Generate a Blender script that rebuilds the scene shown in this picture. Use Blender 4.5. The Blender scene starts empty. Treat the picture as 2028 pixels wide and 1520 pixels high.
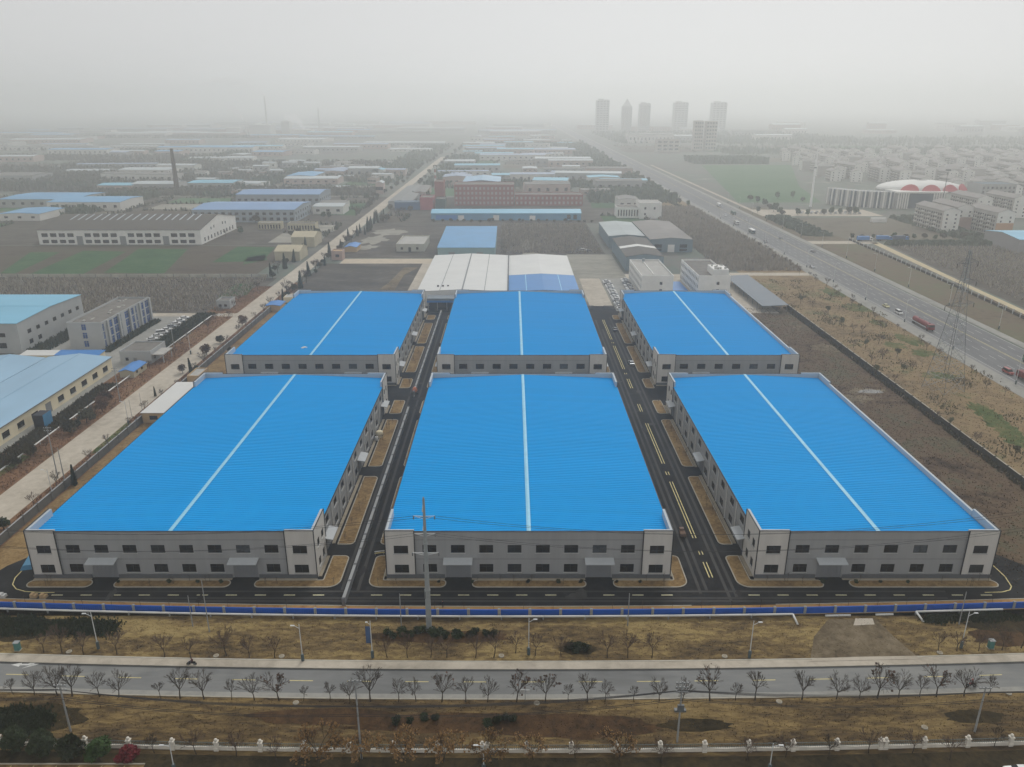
import bpy, bmesh, math, random
from mathutils import Vector, Matrix
R = math.radians
random.seed(7)
sc = bpy.context.scene
COL = sc.collection

# ------------------------------------------------------------------ camera
CAM_H = 95.0
F_PX, W_PX, CXP, CYP = 1542.0, 2028.0, 1014.0, 760.0
PITCH = math.atan(557 / F_PX)
cd = bpy.data.cameras.new('camera')
cam = bpy.data.objects.new('camera', cd); COL.objects.link(cam)
cam.location = (0, 0, CAM_H)
cam.rotation_euler = (math.pi / 2 - PITCH, 0, 0)
cd.sensor_width = 36.0
cd.lens = 36.0 * F_PX / W_PX
cd.clip_start = 0.5; cd.clip_end = 40000
sc.camera = cam

# ------------------------------------------------------------------ sky, sun, exposure
SUN_EL, SUN_AZ = R(42), R(18)
world = bpy.data.worlds.new('World'); sc.world = world; world.use_nodes = True
nt = world.node_tree; nt.nodes.clear()
wo = nt.nodes.new('ShaderNodeOutputWorld'); bg = nt.nodes.new('ShaderNodeBackground')
sky = nt.nodes.new('ShaderNodeTexSky'); sky.sky_type = 'NISHITA'; sky.sun_disc = False
sky.sun_elevation = SUN_EL; sky.sun_rotation = SUN_AZ
sky.air_density = 1.0; sky.dust_density = 1.0; sky.ozone_density = 1.0
hs = nt.nodes.new('ShaderNodeHueSaturation'); hs.inputs['Saturation'].default_value = 0.05
mxs = nt.nodes.new('ShaderNodeMix'); mxs.data_type = 'RGBA'; mxs.inputs[0].default_value = 0.85   # an even overcast veil over the clear sky
mxs.inputs[7].default_value = (4.15, 4.16, 4.18, 1)
bg.inputs['Strength'].default_value = 0.14
nt.links.new(sky.outputs[0], hs.inputs['Color']); nt.links.new(hs.outputs[0], mxs.inputs[6]); nt.links.new(mxs.outputs[2], bg.inputs[0]); nt.links.new(bg.outputs[0], wo.inputs[0])
sl = bpy.data.lights.new('sun', 'SUN'); sl.energy = 1.5; sl.angle = R(22); sl.color = (1, 0.975, 0.94)
so = bpy.data.objects.new('sun', sl); COL.objects.link(so)
so.rotation_euler = (math.pi / 2 - SUN_EL, 0, math.pi - SUN_AZ)
vs = sc.view_settings
vs.view_transform = 'Standard'; vs.look = 'None'; vs.gamma = 1.0; vs.use_curve_mapping = False; vs.exposure = 0.08
sc.cycles.volume_bounces = 4
sc.cycles.max_bounces = 6
sc.cycles.diffuse_bounces = 2; sc.cycles.glossy_bounces = 2; sc.cycles.transmission_bounces = 2
sc.cycles.use_denoising = True

# ------------------------------------------------------------------ helpers
CT, ST = math.cos(PITCH), math.sin(PITCH)
def G(px, py, z=0.0):
    """where a point of the photograph meets the level z"""
    u = (px - CXP) / F_PX; v = (py - CYP) / F_PX
    t = (z - CAM_H) / (-ST - v * CT)
    return (u * t, (CT - v * ST) * t)

ONES = ['', 'first', 'second', 'third', 'fourth', 'fifth', 'sixth', 'seventh', 'eighth', 'ninth', 'tenth', 'eleventh', 'twelfth', 'thirteenth',
        'fourteenth', 'fifteenth', 'sixteenth', 'seventeenth', 'eighteenth', 'nineteenth']
TENS = {2: ('twenty', 'twentieth'), 3: ('thirty', 'thirtieth'), 4: ('forty', 'fortieth'), 5: ('fifty', 'fiftieth'), 6: ('sixty', 'sixtieth'), 7: ('seventy', 'seventieth')}
def nth(n):
    if n < 20: return ONES[n]
    a, b = divmod(n, 10)
    return TENS[a][1] if b == 0 else TENS[a][0] + '-' + ONES[b]

class MB:
    def __init__(s): s.v = []; s.f = []
    def add(s, vs, fs):
        n = len(s.v); s.v += [tuple(p) for p in vs]; s.f += [tuple(i + n for i in f) for f in fs]; return s
    def quad(s, a, b, c, d): return s.add([a, b, c, d], [(0, 1, 2, 3)])
    def box(s, x0, x1, y0, y1, z0, z1):
        return s.add([(x0, y0, z0), (x1, y0, z0), (x1, y1, z0), (x0, y1, z0), (x0, y0, z1), (x1, y0, z1), (x1, y1, z1), (x0, y1, z1)],
                     [(0, 3, 2, 1), (4, 5, 6, 7), (0, 1, 5, 4), (1, 2, 6, 5), (2, 3, 7, 6), (3, 0, 4, 7)])
    def prism(s, poly, z0, z1):
        n = len(poly)
        s.add([(p[0], p[1], z0) for p in poly] + [(p[0], p[1], z1) for p in poly],
              [tuple(range(n, 2 * n))] + [(i, (i + 1) % n, n + (i + 1) % n, n + i) for i in range(n)])
        return s
    def tube(s, p0, p1, r0, r1=None, n=6, cap=True):
        r1 = r0 if r1 is None else r1
        a, b = Vector(p0), Vector(p1); d = (b - a)
        if d.length < 1e-6: return s
        d.normalize()
        u = d.cross(Vector((0, 0, 1)) if abs(d.z) < 0.95 else Vector((1, 0, 0))).normalized(); w = d.cross(u)
        vs = []
        for c, r in ((a, r0), (b, r1)):
            for i in range(n):
                t = 2 * math.pi * i / n
                vs.append(c + u * (r * math.cos(t)) + w * (r * math.sin(t)))
        fs = [(i, n + i, n + (i + 1) % n, (i + 1) % n) for i in range(n)]
        if cap: fs += [tuple(range(n)), tuple(range(2 * n - 1, n - 1, -1))]
        return s.add(vs, fs)
    def path(s, pts, r, n=6):
        for a, b in zip(pts, pts[1:]): s.tube(a, b, r, r, n)
        return s
    def ball(s, c, rx, ry, rz, nu=10, nv=6):
        vs = [(c[0], c[1], c[2] - rz)]; fs = []
        for j in range(1, nv):
            ph = -math.pi / 2 + math.pi * j / nv
            for i in range(nu):
                t = 2 * math.pi * i / nu
                vs.append((c[0] + rx * math.cos(ph) * math.cos(t), c[1] + ry * math.cos(ph) * math.sin(t), c[2] + rz * math.sin(ph)))
        vs.append((c[0], c[1], c[2] + rz)); L = len(vs) - 1
        for i in range(nu): fs.append((0, 1 + (i + 1) % nu, 1 + i))
        for j in range(nv - 2):
            for i in range(nu):
                a = 1 + j * nu; fs.append((a + i, a + (i + 1) % nu, a + nu + (i + 1) % nu, a + nu + i))
        a = 1 + (nv - 2) * nu
        for i in range(nu): fs.append((a + i, a + (i + 1) % nu, L))
        return s.add(vs, fs)
    def lathe(s, prof, c=(0, 0, 0), n=10):
        vs = []; fs = []
        for r, z in prof:
            for i in range(n):
                t = 2 * math.pi * i / n; vs.append((c[0] + r * math.cos(t), c[1] + r * math.sin(t), c[2] + z))
        for j in range(len(prof) - 1):
            for i in range(n): fs.append((j * n + i, j * n + (i + 1) % n, (j + 1) * n + (i + 1) % n, (j + 1) * n + i))
        fs.append(tuple(range(n - 1, -1, -1))); fs.append(tuple(range((len(prof) - 1) * n, len(prof) * n)))
        return s.add(vs, fs)
    def mesh(s, name, mat, smooth=False):
        m = bpy.data.meshes.new(name); m.from_pydata(s.v, [], s.f)
        if mat: m.materials.append(mat)
        if smooth: m.polygons.foreach_set('use_smooth', [True] * len(m.polygons))
        m.update(); return m
    def build(s, name, mat, parent=None, loc=(0, 0, 0), rz=0.0, smooth=False):
        return inst(name, s.mesh(name, mat, smooth), parent, loc, rz)

def inst(name, mesh, parent=None, loc=(0, 0, 0), rz=0.0):
    o = bpy.data.objects.new(name, mesh); COL.objects.link(o)
    o.location = loc; o.rotation_euler = (0, 0, rz)
    if parent: o.parent = parent; KIDS.setdefault(parent.name, []).append(o)
    return o
KIDS = {}
def tag(o, label, cat, group=None, kind=None):
    if label: o['label'] = label
    if cat: o['category'] = cat
    if group: o['group'] = group
    if kind: o['kind'] = kind
    return o
def thing(name, label, cat, loc=(0, 0, 0), rz=0.0, group=None):
    o = bpy.data.objects.new(name, None); COL.objects.link(o)
    o.location = loc; o.rotation_euler = (0, 0, rz); o.empty_display_size = 0.3
    return tag(o, label, cat, group)
def struct(o, label=None): o['kind'] = 'structure'; return tag(o, label, None)
def stuff(o, label=None, cat=None, group=None): o['kind'] = 'stuff'; return tag(o, label, cat, group)
def copy_tree(o, parent=None):
    c = o.copy(); COL.objects.link(c); c.parent = parent
    if parent: KIDS.setdefault(parent.name, []).append(c)
    for k in KIDS.get(o.name, []): copy_tree(k, c)
    return c
def place(proto, used, loc, rz=0.0, label=None, group=None, scale=None):
    """the prototype itself the first time, then copies of it and its parts"""
    if not used: o = proto; used.append(1)
    else: o = copy_tree(proto)
    o.location = loc; o.rotation_euler = (0, 0, rz)
    if scale: o.scale = (scale, scale, scale) if not isinstance(scale, tuple) else scale
    if o.get('category') == 'tree': o.rotation_euler = (random.uniform(-.07, .07), random.uniform(-.07, .07), rz)
    if label: o['label'] = label
    if group: o['group'] = group
    return o

# ------------------------------------------------------------------ materials (all from world position, so copies differ)
def srgb(r, g, b):
    f = lambda c: (c / 255) / 12.92 if c <= 10 else (((c / 255) + 0.055) / 1.055) ** 2.4
    return (f(r), f(g), f(b))
MATS = {}
def mat(name, rgb, rough=0.8, var=0.15, scale=0.5, metal=0.0, spec=0.3, bump=0.0, stretch=None, detail=5.0):
    if name in MATS: return MATS[name]
    m = bpy.data.materials.new(name); m.use_nodes = True; t = m.node_tree; N = t.nodes; Lk = t.links
    b = N['Principled BSDF']; b.inputs['Roughness'].default_value = rough; b.inputs['Metallic'].default_value = metal
    b.inputs['Specular IOR Level'].default_value = spec
    if var or bump:
        g = N.new('ShaderNodeNewGeometry'); mp = N.new('ShaderNodeMapping')
        s = stretch or (1, 1, 1); mp.inputs['Scale'].default_value = (scale * s[0], scale * s[1], scale * s[2])
        n = N.new('ShaderNodeTexNoise'); n.inputs['Detail'].default_value = detail; n.inputs['Roughness'].default_value = 0.6; n.inputs['Scale'].default_value = 1.0
        Lk.new(g.outputs['Position'], mp.inputs[0]); Lk.new(mp.outputs[0], n.inputs['Vector'])
        r = N.new('ShaderNodeValToRGB'); r.color_ramp.elements[0].position = 0.3; r.color_ramp.elements[1].position = 0.7
        r.color_ramp.elements[0].color = tuple(max(0, c * (1 - var)) for c in rgb) + (1,)
        r.color_ramp.elements[1].color = tuple(min(1, c * (1 + var)) for c in rgb) + (1,)
        Lk.new(n.outputs[0], r.inputs[0]); Lk.new(r.outputs[0], b.inputs['Base Color'])
        if bump:
            bp = N.new('ShaderNodeBump'); bp.inputs['Strength'].default_value = bump; bp.inputs['Distance'].default_value = 0.2
            Lk.new(n.outputs[0], bp.inputs['Height']); Lk.new(bp.outputs[0], b.inputs['Normal'])
    else: b.inputs['Base Color'].default_value = rgb + (1,)
    MATS[name] = m; return m
def land(name, stops, big=0.03, small=0.6, mixk=0.5, bump=0.3, stretch=(1, 1, 1), rough=0.95):
    """ground of several colours: a large and a small noise added, then a colour ramp"""
    if name in MATS: return MATS[name]
    m = bpy.data.materials.new(name); m.use_nodes = True; t = m.node_tree; N = t.nodes; Lk = t.links
    b = N['Principled BSDF']; b.inputs['Roughness'].default_value = rough; b.inputs['Specular IOR Level'].default_value = 0.1
    g = N.new('ShaderNodeNewGeometry'); outs = []
    for sc_, dt in ((big, 4.0), (small, 8.0)):
        mp = N.new('ShaderNodeMapping'); mp.inputs['Scale'].default_value = tuple(sc_ * k for k in stretch)
        n = N.new('ShaderNodeTexNoise'); n.inputs['Scale'].default_value = 1.0; n.inputs['Detail'].default_value = dt; n.inputs['Roughness'].default_value = 0.68
        n.inputs['Distortion'].default_value = 0.4
        Lk.new(g.outputs['Position'], mp.inputs[0]); Lk.new(mp.outputs[0], n.inputs['Vector']); outs.append(n.outputs[0])
    mx = N.new('ShaderNodeMix'); mx.data_type = 'FLOAT'; mx.inputs[0].default_value = mixk
    Lk.new(outs[0], mx.inputs[2]); Lk.new(outs[1], mx.inputs[3])
    r = N.new('ShaderNodeValToRGB'); e = r.color_ramp.elements
    while len(e) < len(stops): e.new(0.5)
    for el, (p, c) in zip(e, stops): el.position = p; el.color = tuple(c) + (1,)
    Lk.new(mx.outputs[0], r.inputs[0]); Lk.new(r.outputs[0], b.inputs['Base Color'])
    if bump:
        bp = N.new('ShaderNodeBump'); bp.inputs['Strength'].default_value = bump; bp.inputs['Distance'].default_value = 0.4
        Lk.new(outs[1], bp.inputs['Height']); Lk.new(bp.outputs[0], b.inputs['Normal'])
    MATS[name] = m; return m

A_GROUND = land('far_ground', [(0.34, srgb(78, 80, 76)), (0.45, srgb(112, 110, 104)), (0.54, srgb(98, 108, 97)), (0.66, srgb(148, 144, 136))], 0.008, 0.05, 0.5, 0.1)
A_STRAW = land('straw_grass', [(0.33, srgb(44, 40, 28)), (0.42, srgb(80, 67, 49)), (0.5, srgb(114, 96, 65)), (0.57, srgb(146, 127, 84)), (0.66, srgb(160, 142, 98))], 0.07, 0.75, 0.46, 0.6, (0.55, 1.3, 1))
A_STRAW2 = land('brown_grass', [(0.33, srgb(38, 34, 25)), (0.42, srgb(70, 58, 43)), (0.5, srgb(100, 83, 57)), (0.57, srgb(132, 112, 74)), (0.66, srgb(148, 128, 88))], 0.08, 0.8, 0.46, 0.6, (0.4, 1.4, 1))
A_DARKSOIL = land('dark_soil', [(0.4, srgb(34, 30, 20)), (0.52, srgb(58, 50, 34)), (0.62, srgb(74, 62, 40))], 0.1, 0.9, 0.5, 0.5)
A_SOIL = land('bed_soil', [(0.38, srgb(100, 80, 54)), (0.5, srgb(132, 108, 72)), (0.62, srgb(156, 132, 92))], 0.15, 1.1, 0.5, 0.4)
A_ORANGE = land('sandy_strip', [(0.38, srgb(140, 104, 64)), (0.5, srgb(170, 132, 84)), (0.62, srgb(150, 130, 84))], 0.2, 1.1, 0.5, 0.3)
A_DIRT = land('waste_dirt', [(0.34, srgb(48, 40, 33)), (0.43, srgb(78, 64, 51)), (0.51, srgb(104, 87, 69)), (0.58, srgb(84, 82, 64)), (0.68, srgb(140, 122, 98))], 0.06, 0.45, 0.42, 0.8)
A_BARE = land('bare_dark_land', [(0.36, srgb(64, 60, 55)), (0.5, srgb(84, 79, 72)), (0.6, srgb(100, 95, 87)), (0.72, srgb(124, 118, 108))], 0.03, 0.25, 0.45, 0.5, (1, 2, 1))
A_VERGE = land('dry_verge', [(0.33, srgb(84, 74, 56)), (0.44, srgb(120, 103, 78)), (0.53, srgb(142, 122, 92)), (0.6, srgb(112, 108, 76)), (0.7, srgb(94, 98, 62))], 0.035, 0.3, 0.45, 0.5)
A_REDSOIL = land('reddish_verge', [(0.36, srgb(84, 66, 48)), (0.48, srgb(116, 86, 64)), (0.58, srgb(132, 102, 76)), (0.68, srgb(96, 92, 60))], 0.04, 0.5, 0.5, 0.5)
A_GREEN = land('green_crop', [(0.36, srgb(40, 72, 42)), (0.5, srgb(52, 88, 52)), (0.6, srgb(70, 94, 60)), (0.7, srgb(98, 98, 72))], 0.06, 0.3, 0.4, 0.2)
A_FIELDG = land('far_green_field', [(0.36, srgb(66, 98, 66)), (0.5, srgb(78, 108, 76)), (0.64, srgb(92, 112, 84))], 0.01, 0.1, 0.5, 0.1)
A_MUD = land('mud', [(0.38, srgb(78, 68, 54)), (0.5, srgb(112, 100, 80)), (0.62, srgb(130, 118, 98))], 0.08, 0.6, 0.5, 0.4)
A_GREENVERGE = land('green_verge', [(0.38, srgb(56, 76, 38)), (0.48, srgb(76, 90, 48)), (0.56, srgb(106, 102, 66)), (0.66, srgb(128, 112, 80))], 0.08, 0.6, 0.5, 0.4)
A_ASPH = land('new_asphalt', [(0.34, srgb(22, 23, 25)), (0.48, srgb(32, 33, 35)), (0.58, srgb(42, 43, 45)), (0.7, srgb(66, 66, 66))], 0.06, 0.5, 0.45, 0.1, rough=0.85)
A_ROAD = land('road_asphalt', [(0.38, srgb(116, 117, 116)), (0.5, srgb(126, 127, 126)), (0.62, srgb(138, 138, 134))], 0.05, 0.6, 0.45, 0.05, (0.25, 1, 1), 0.85)
A_HWAY = land('highway_asphalt', [(0.38, srgb(104, 105, 107)), (0.5, srgb(114, 115, 116)), (0.62, srgb(124, 124, 124))], 0.05, 0.5, 0.45, 0.05, (1, 0.15, 1), 0.85)
A_CONC = land('pale_concrete', [(0.38, srgb(162, 153, 138)), (0.5, srgb(180, 171, 156)), (0.62, srgb(192, 183, 168))], 0.06, 0.5, 0.5, 0.1)
A_CONCG = land('grey_concrete', [(0.38, srgb(134, 133, 128)), (0.5, srgb(150, 149, 143)), (0.62, srgb(160, 158, 152))], 0.06, 0.5, 0.5, 0.1)
A_YARD = land('stained_yard', [(0.38, srgb(120, 117, 108)), (0.5, srgb(146, 143, 132)), (0.62, srgb(160, 156, 144))], 0.05, 0.3, 0.5, 0.1, (0.5, 1.6, 1))
M_KERB = mat('kerb_stone', srgb(168, 162, 148), 0.9, 0.15, 0.8)
M_YEL = mat('yellow_paint', srgb(212, 198, 140), 0.8, 0.25, 1.2)
M_WHT = mat('white_paint', srgb(206, 206, 202), 0.8, 0.2, 1.2)
M_ROOF = mat('blue_sheet_roof', srgb(0, 157, 228), 0.65, 0.045, 1.0, spec=0.04, stretch=(0.02, 0.55, 0.02), detail=3)
M_RIDGE = mat('ridge_strip', srgb(136, 198, 226), 0.5, 0.08, 0.4)
M_WALL = mat('grey_cladding', srgb(154, 155, 155), 0.55, 0.08, 0.6, spec=0.3, stretch=(1, 1, .08))
M_TOWER = mat('pale_grey_panel', srgb(202, 199, 193), 0.6, 0.07, 0.6, stretch=(1, 1, .1))
M_PARA = mat('parapet_lining', srgb(178, 186, 192), 0.6, 0.06, 0.3)
M_TRIM = mat('dark_trim', srgb(44, 46, 50), 0.6, 0.0)
M_SEAM = mat('seam_line', srgb(98, 100, 102), 0.7, 0.0)
M_GLASS = mat('dark_glass', srgb(14, 15, 17), 0.2, 0.3, 0.4, spec=0.25)
M_FRAME = mat('window_frame', srgb(40, 42, 44), 0.5, 0.0)
M_SILL = mat('window_sill', srgb(178, 178, 174), 0.7, 0.05, 1)
M_PLINTH = mat('plinth_tile', srgb(96, 99, 102), 0.7, 0.12, 1.5)
M_CANOPY = mat('canopy_sheet', srgb(186, 190, 192), 0.45, 0.06, 0.5)
M_PIPE = mat('white_pipe', srgb(216, 216, 212), 0.5, 0.06, 0.5)
M_APRON = mat('apron', srgb(150, 140, 122), 0.9, 0.15, 0.5)
M_DOOR = mat('grey_door', srgb(132, 134, 136), 0.5, 0.04, 0.5)
M_BLUEPANEL = mat('navy_panel', srgb(0, 86, 182), 0.6, 0.12, 0.4)
M_POST = mat('post_concrete', srgb(150, 152, 152), 0.8, 0.15, 1.0)
M_STEEL = mat('galvanised', srgb(150, 155, 156), 0.6, 0.12, 0.8, metal=0.1)
M_STEELD = mat('dull_steel', srgb(112, 115, 116), 0.6, 0.12, 0.8, metal=0.2)
M_LAMP = mat('lamp_white', srgb(208, 210, 210), 0.5, 0.05, 1.0)
M_WIRE = mat('cable', srgb(40, 40, 42), 0.6, 0.0)
M_BARK = mat('bark', srgb(64, 54, 46), 0.95, 0.25, 2.0)
M_TWIG = mat('twig', srgb(66, 56, 48), 0.95, 0.25, 2.0)
M_TWIGP = mat('pale_twig', srgb(92, 76, 66), 0.95, 0.25, 2.0)
M_LEAFO = mat('dry_leaf', srgb(136, 106, 68), 0.9, 0.35, 1.6)
M_LEAFK = mat('brown_leaf', srgb(84, 64, 54), 0.9, 0.35, 1.6)
M_LEAFD = mat('evergreen_leaf', srgb(44, 56, 32), 0.8, 0.45, 1.2)
M_LEAFG = mat('bright_leaf', srgb(54, 78, 36), 0.8, 0.4, 1.2)
M_LEAFB = mat('brown_green_leaf', srgb(70, 66, 46), 0.9, 0.4, 1.0)
M_LEAFR = mat('red_leaf', srgb(104, 26, 36), 0.8, 0.35, 1.4)
M_LEAFC = mat('cypress_leaf', srgb(42, 58, 44), 0.9, 0.35, 1.0)
M_BRUSH = mat('grey_brush', srgb(152, 143, 131), 0.95, 0.25, 0.2)
M_IVORY = mat('white_masonry', srgb(222, 216, 204), 0.9, 0.1, 1.0)
M_IRON = mat('iron_bar', srgb(104, 114, 112), 0.6, 0.1, 1.0)
M_RUBBER = mat('rubber', srgb(26, 26, 27), 0.9, 0.0)
M_BLACKG = mat('car_glass', srgb(26, 30, 34), 0.1, 0.0, spec=0.6)

def front_bend(x): return 2.2 * (x / 95.0) ** 2
def strip(name, y0, y1, z, m, x0=-190, x1=190, step=10, parent=None):
    """a band of ground along the gently curving street"""
    b = MB(); x = x0; xs = []
    while x < x1: xs.append(x); x += step
    xs.append(x1)
    for a, c in zip(xs, xs[1:]):
        b.quad((a, y0 + front_bend(a), z), (c, y0 + front_bend(c), z), (c, y1 + front_bend(c), z), (a, y1 + front_bend(a), z))
    return b.build(name, m, parent)
def kerb_strip(name, y0, y1, z0, z1, m, x0=-190, x1=190, parent=None):
    b = MB(); x = x0
    while x < x1 - 0.01:
        c = min(x + 10, x1); fa, fc = front_bend(x), front_bend(c)
        b.add([(x, y0 + fa, z0), (c, y0 + fc, z0), (c, y1 + fc, z0), (x, y1 + fa, z0), (x, y0 + fa, z1), (c, y0 + fc, z1), (c, y1 + fc, z1), (x, y1 + fa, z1)],
              [(4, 5, 6, 7), (0, 1, 5, 4), (2, 3, 7, 6)]); x = c
    return b.build(name, m, parent)
def sheet(name, x0, x1, y0, y1, z, m, parent=None):
    return struct(MB().quad((x0, y0, z), (x1, y0, z), (x1, y1, z), (x0, y1, z)).build(name, m, parent))
def poly_sheet(name, pts, z, m, parent=None):
    b = MB(); b.add([(p[0], p[1], z) for p in pts], [tuple(range(len(pts)))]); o = b.build(name, m, parent)
    nrm = o.data.polygons[0].normal
    if nrm.z < 0: o.data.flip_normals()
    return struct(o)
def blob(cx, cy, rx, ry, n=22, jit=0.22, rnd=random):
    return [(cx + rx * (1 + rnd.uniform(-jit, jit)) * math.cos(2 * math.pi * i / n), cy + ry * (1 + rnd.uniform(-jit, jit)) * math.sin(2 * math.pi * i / n)) for i in range(n)]

# ================================================================== THE GROUND
sheet('ground', -9000, 9000, -600, 14000, 0.0, A_GROUND)
# --- the street in front, with its verges (they bend gently)
struct(strip('lower_soil', 60, 93.2, 0.02, A_DARKSOIL))
near_v = struct(strip('near_verge', 93.2, 105.7, 0.03, A_STRAW2))
road = struct(strip('front_road', 105.7, 113.0, 0.03, A_ROAD))
kerb_strip('kerb', 105.55, 105.8, 0.0, 0.12, M_KERB, parent=road)
struct(strip('gutter_strip', 105.8, 106.9, 0.036, A_CONCG), None)
struct(strip('gutter', 112.55, 113.0, 0.036, mat('wet_gutter', srgb(66, 68, 68), 0.7, 0.2, 0.5)))
pav = struct(strip('front_pavement', 113.12, 114.9, 0.15, A_CONC))
kerb_strip('kerb', 113.0, 113.12, 0.0, 0.15, M_KERB, parent=pav)
kerb_strip('kerb', 114.9, 115.15, 0.0, 0.2, mat('pale_kerb', srgb(182, 178, 166), 0.9, 0.12, 0.8), parent=pav)
struct(strip('upper_verge', 115.15, 128.0, 0.03, A_STRAW))
tanst = struct(strip('sandy_strip', 128.0, 131.3, 0.1, A_ORANGE, -113, 113))
kerb_strip('kerb', 131.3, 131.5, 0.0, 0.15, M_KERB, -112, 36, parent=tanst)
kerb_strip('kerb', 131.3, 131.5, 0.0, 0.15, M_KERB, 53, 113, parent=tanst)
# centre dashes of the street
k = 0
for i in range(-12, 13):
    x = -6.5 + i * 10.1; y = 109.9 + front_bend(x)
    a = math.atan2(front_bend(x + 2) - front_bend(x - 2), 4)
    struct(MB().quad((-2.05, -0.08, 0), (2.05, -0.08, 0), (2.05, 0.08, 0), (-2.05, 0.08, 0)).build('road_dash', M_YEL, road, (x, y, 0.036), a))
# turn arrow painted on the street (head, shaft and barb)
ax, ay = G(50, 1318)
arr = MB()
arr.add([(-2.6, 0.1, 0), (-0.9, -0.45, 0), (-0.9, 0.65, 0)], [(0, 1, 2)])
arr.quad((-0.95, -0.05, 0), (1.3, -0.05, 0), (1.3, 0.35, 0), (-0.95, 0.35, 0))
arr.add([(0.3, 0.35, 0), (1.3, 0.35, 0), (2.0, 1.1, 0), (2.5, 1.1, 0), (1.6, 1.75, 0), (0.2, 1.1, 0), (0.9, 1.1, 0)], [(0, 1, 2, 3, 4, 5, 6)])
arr.add([(-0.2, -0.9, 0), (1.9, 0.0, 0), (2.3, 0.35, 0), (1.3, 0.3, 0)], [(0, 1, 2, 3)])
struct(arr.build('turn_arrow', M_WHT, road, (ax, ay, 0.038)))
# green and dark patches of ground cover on the verges
rp = random.Random(3); gc_z = 0.036
for (px, py, rx, ry, m) in [(110, 1242, 13, 2.6, 'd'), (20, 1250, 9, 3.0, 'd'), (60, 1425, 8.5, 3.6, 'd'), (930, 1432, 22, 2.2, 'b'), (1120, 1440, 16, 2.6, 'b'), (1380, 1437, 6, 1.4, 'd'),
                            (1930, 1420, 5, 1.5, 'd'), (1145, 1286, 3.4, 1.6, 'd'), (870, 1262, 14, 1.8, 'b'), (2010, 1262, 9, 3, 'b'), (640, 1420, 12, 1.8, 'b'), (1990, 1240, 8, 2, 'd')]:
    x, y = G(px, py)
    gc_z += 0.004
    poly_sheet('ground_cover', blob(x, y, rx, ry, 26, 0.16, rp), gc_z, {'d': A_DARKSOIL, 'b': land('umber_grass', [(0.4, srgb(52, 42, 30)), (0.5, srgb(78, 58, 40)), (0.62, srgb(96, 74, 50))], 0.1, 0.8)}[m])
# muddy driveway through the verge
poly_sheet('mud_driveway', [G(*p) for p in [(1605, 1306), (1818, 1303), (1770, 1262), (1735, 1228), (1640, 1228), (1612, 1262)]], 0.1, A_MUD)
poly_sheet('concrete_slab', [G(*p) for p in [(1690, 1240), (1732, 1238), (1728, 1226), (1694, 1226)]], 0.11, A_CONC)
poly_sheet('concrete_slab', [G(*p) for p in [(1600, 1312), (1830, 1307), (1812, 1301), (1700, 1303), (1612, 1306)]], 0.21, A_CONC)

# --- the works yard
sheet('yard_asphalt', -103.5, 103.5, 128.5, 376, 0.03, A_ASPH)
poly_sheet('yard_asphalt', [(-115, 128.8), (-103.5, 128.8), (-103.5, 146), (-107, 150), (-110, 146)], 0.031, A_ASPH)
poly_sheet('yard_asphalt', [(103.5, 128.8), (117, 128.8), (112, 146), (107, 152), (103.5, 152)], 0.031, A_ASPH)
sheet('left_soil_strip', -116, -103.5, 128.5, 380, 0.022, A_SOIL)
sheet('waste_ground', 103.5, 134.5, 128.5, 376, 0.022, A_DIRT)
for (px, py, rx, ry) in [(1715, 775, 7, 3.0), (1690, 790, 6, 4), (1640, 690, 7, 5), (1600, 650, 6, 4)]:
    gc_z += 0.004; x, y = G(px, py); poly_sheet('pale_mud', blob(x, y, rx, ry, 20, 0.25, rp), gc_z - .05, A_MUD)
x, y = G(1718, 776)
poly_sheet('puddle', blob(x + 1, y, 4.5, 1.8, 20, 0.25, rp), 0.075, mat('puddle_water', srgb(110, 106, 98), 0.06, 0.1, 0.3, spec=0.6))
M_LINE = mat('cream_paint', srgb(220, 214, 176), 0.8, 0.2, 1.2)
def dash(x0, x1, y0, y1, m=M_YEL, z=0.037): struct(MB().quad((x0, y0, z), (x1, y0, z), (x1, y1, z), (x0, y1, z)).build('lane_marking', m))
for i in range(-16, 17):
    x = 2.0 + i * 5.95
    if not (-38 < x < -30 or 36 < x < 47): dash(x - 1.15, x + 1.15, 135.2, 135.46, M_LINE)
for y0, y1 in [(141.6, 147.5), (150.5, 152.0), (157.5, 186), (190, 192), (197, 226), (236, 242.5), (258, 268), (273, 274.5), (279, 309), (312.5, 314), (318, 350)]:
    dash(41.85, 42.05, y0, y1); dash(42.55, 42.75, y0, y1)
def curve_line(name, pts, w, m, z):
    b = MB()
    for (a, c) in zip(pts, pts[1:]):
        d = Vector((c[0] - a[0], c[1] - a[1])).normalized(); n = Vector((-d.y, d.x)) * w / 2
        b.quad((a[0] - n.x, a[1] - n.y, z), (c[0] - n.x, c[1] - n.y, z), (c[0] + n.x, c[1] + n.y, z), (a[0] + n.x, a[1] + n.y, z))
    o = b.build(name, m)
    for p in o.data.polygons:
        if p.normal.z < 0: p.flip()
    return struct(o)
curve_line('lane_marking', [G(*p) for p in [(108, 1174), (80, 1174), (50, 1172), (32, 1167), (25, 1158), (30, 1145), (46, 1128), (62, 1117)]], 0.2, M_YEL, 0.038)
curve_line('lane_marking', [G(*p) for p in [(1950, 1174), (1985, 1173), (2000, 1169), (2003, 1162), (1990, 1142), (1966, 1120)]], 0.2, M_YEL, 0.038)

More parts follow.
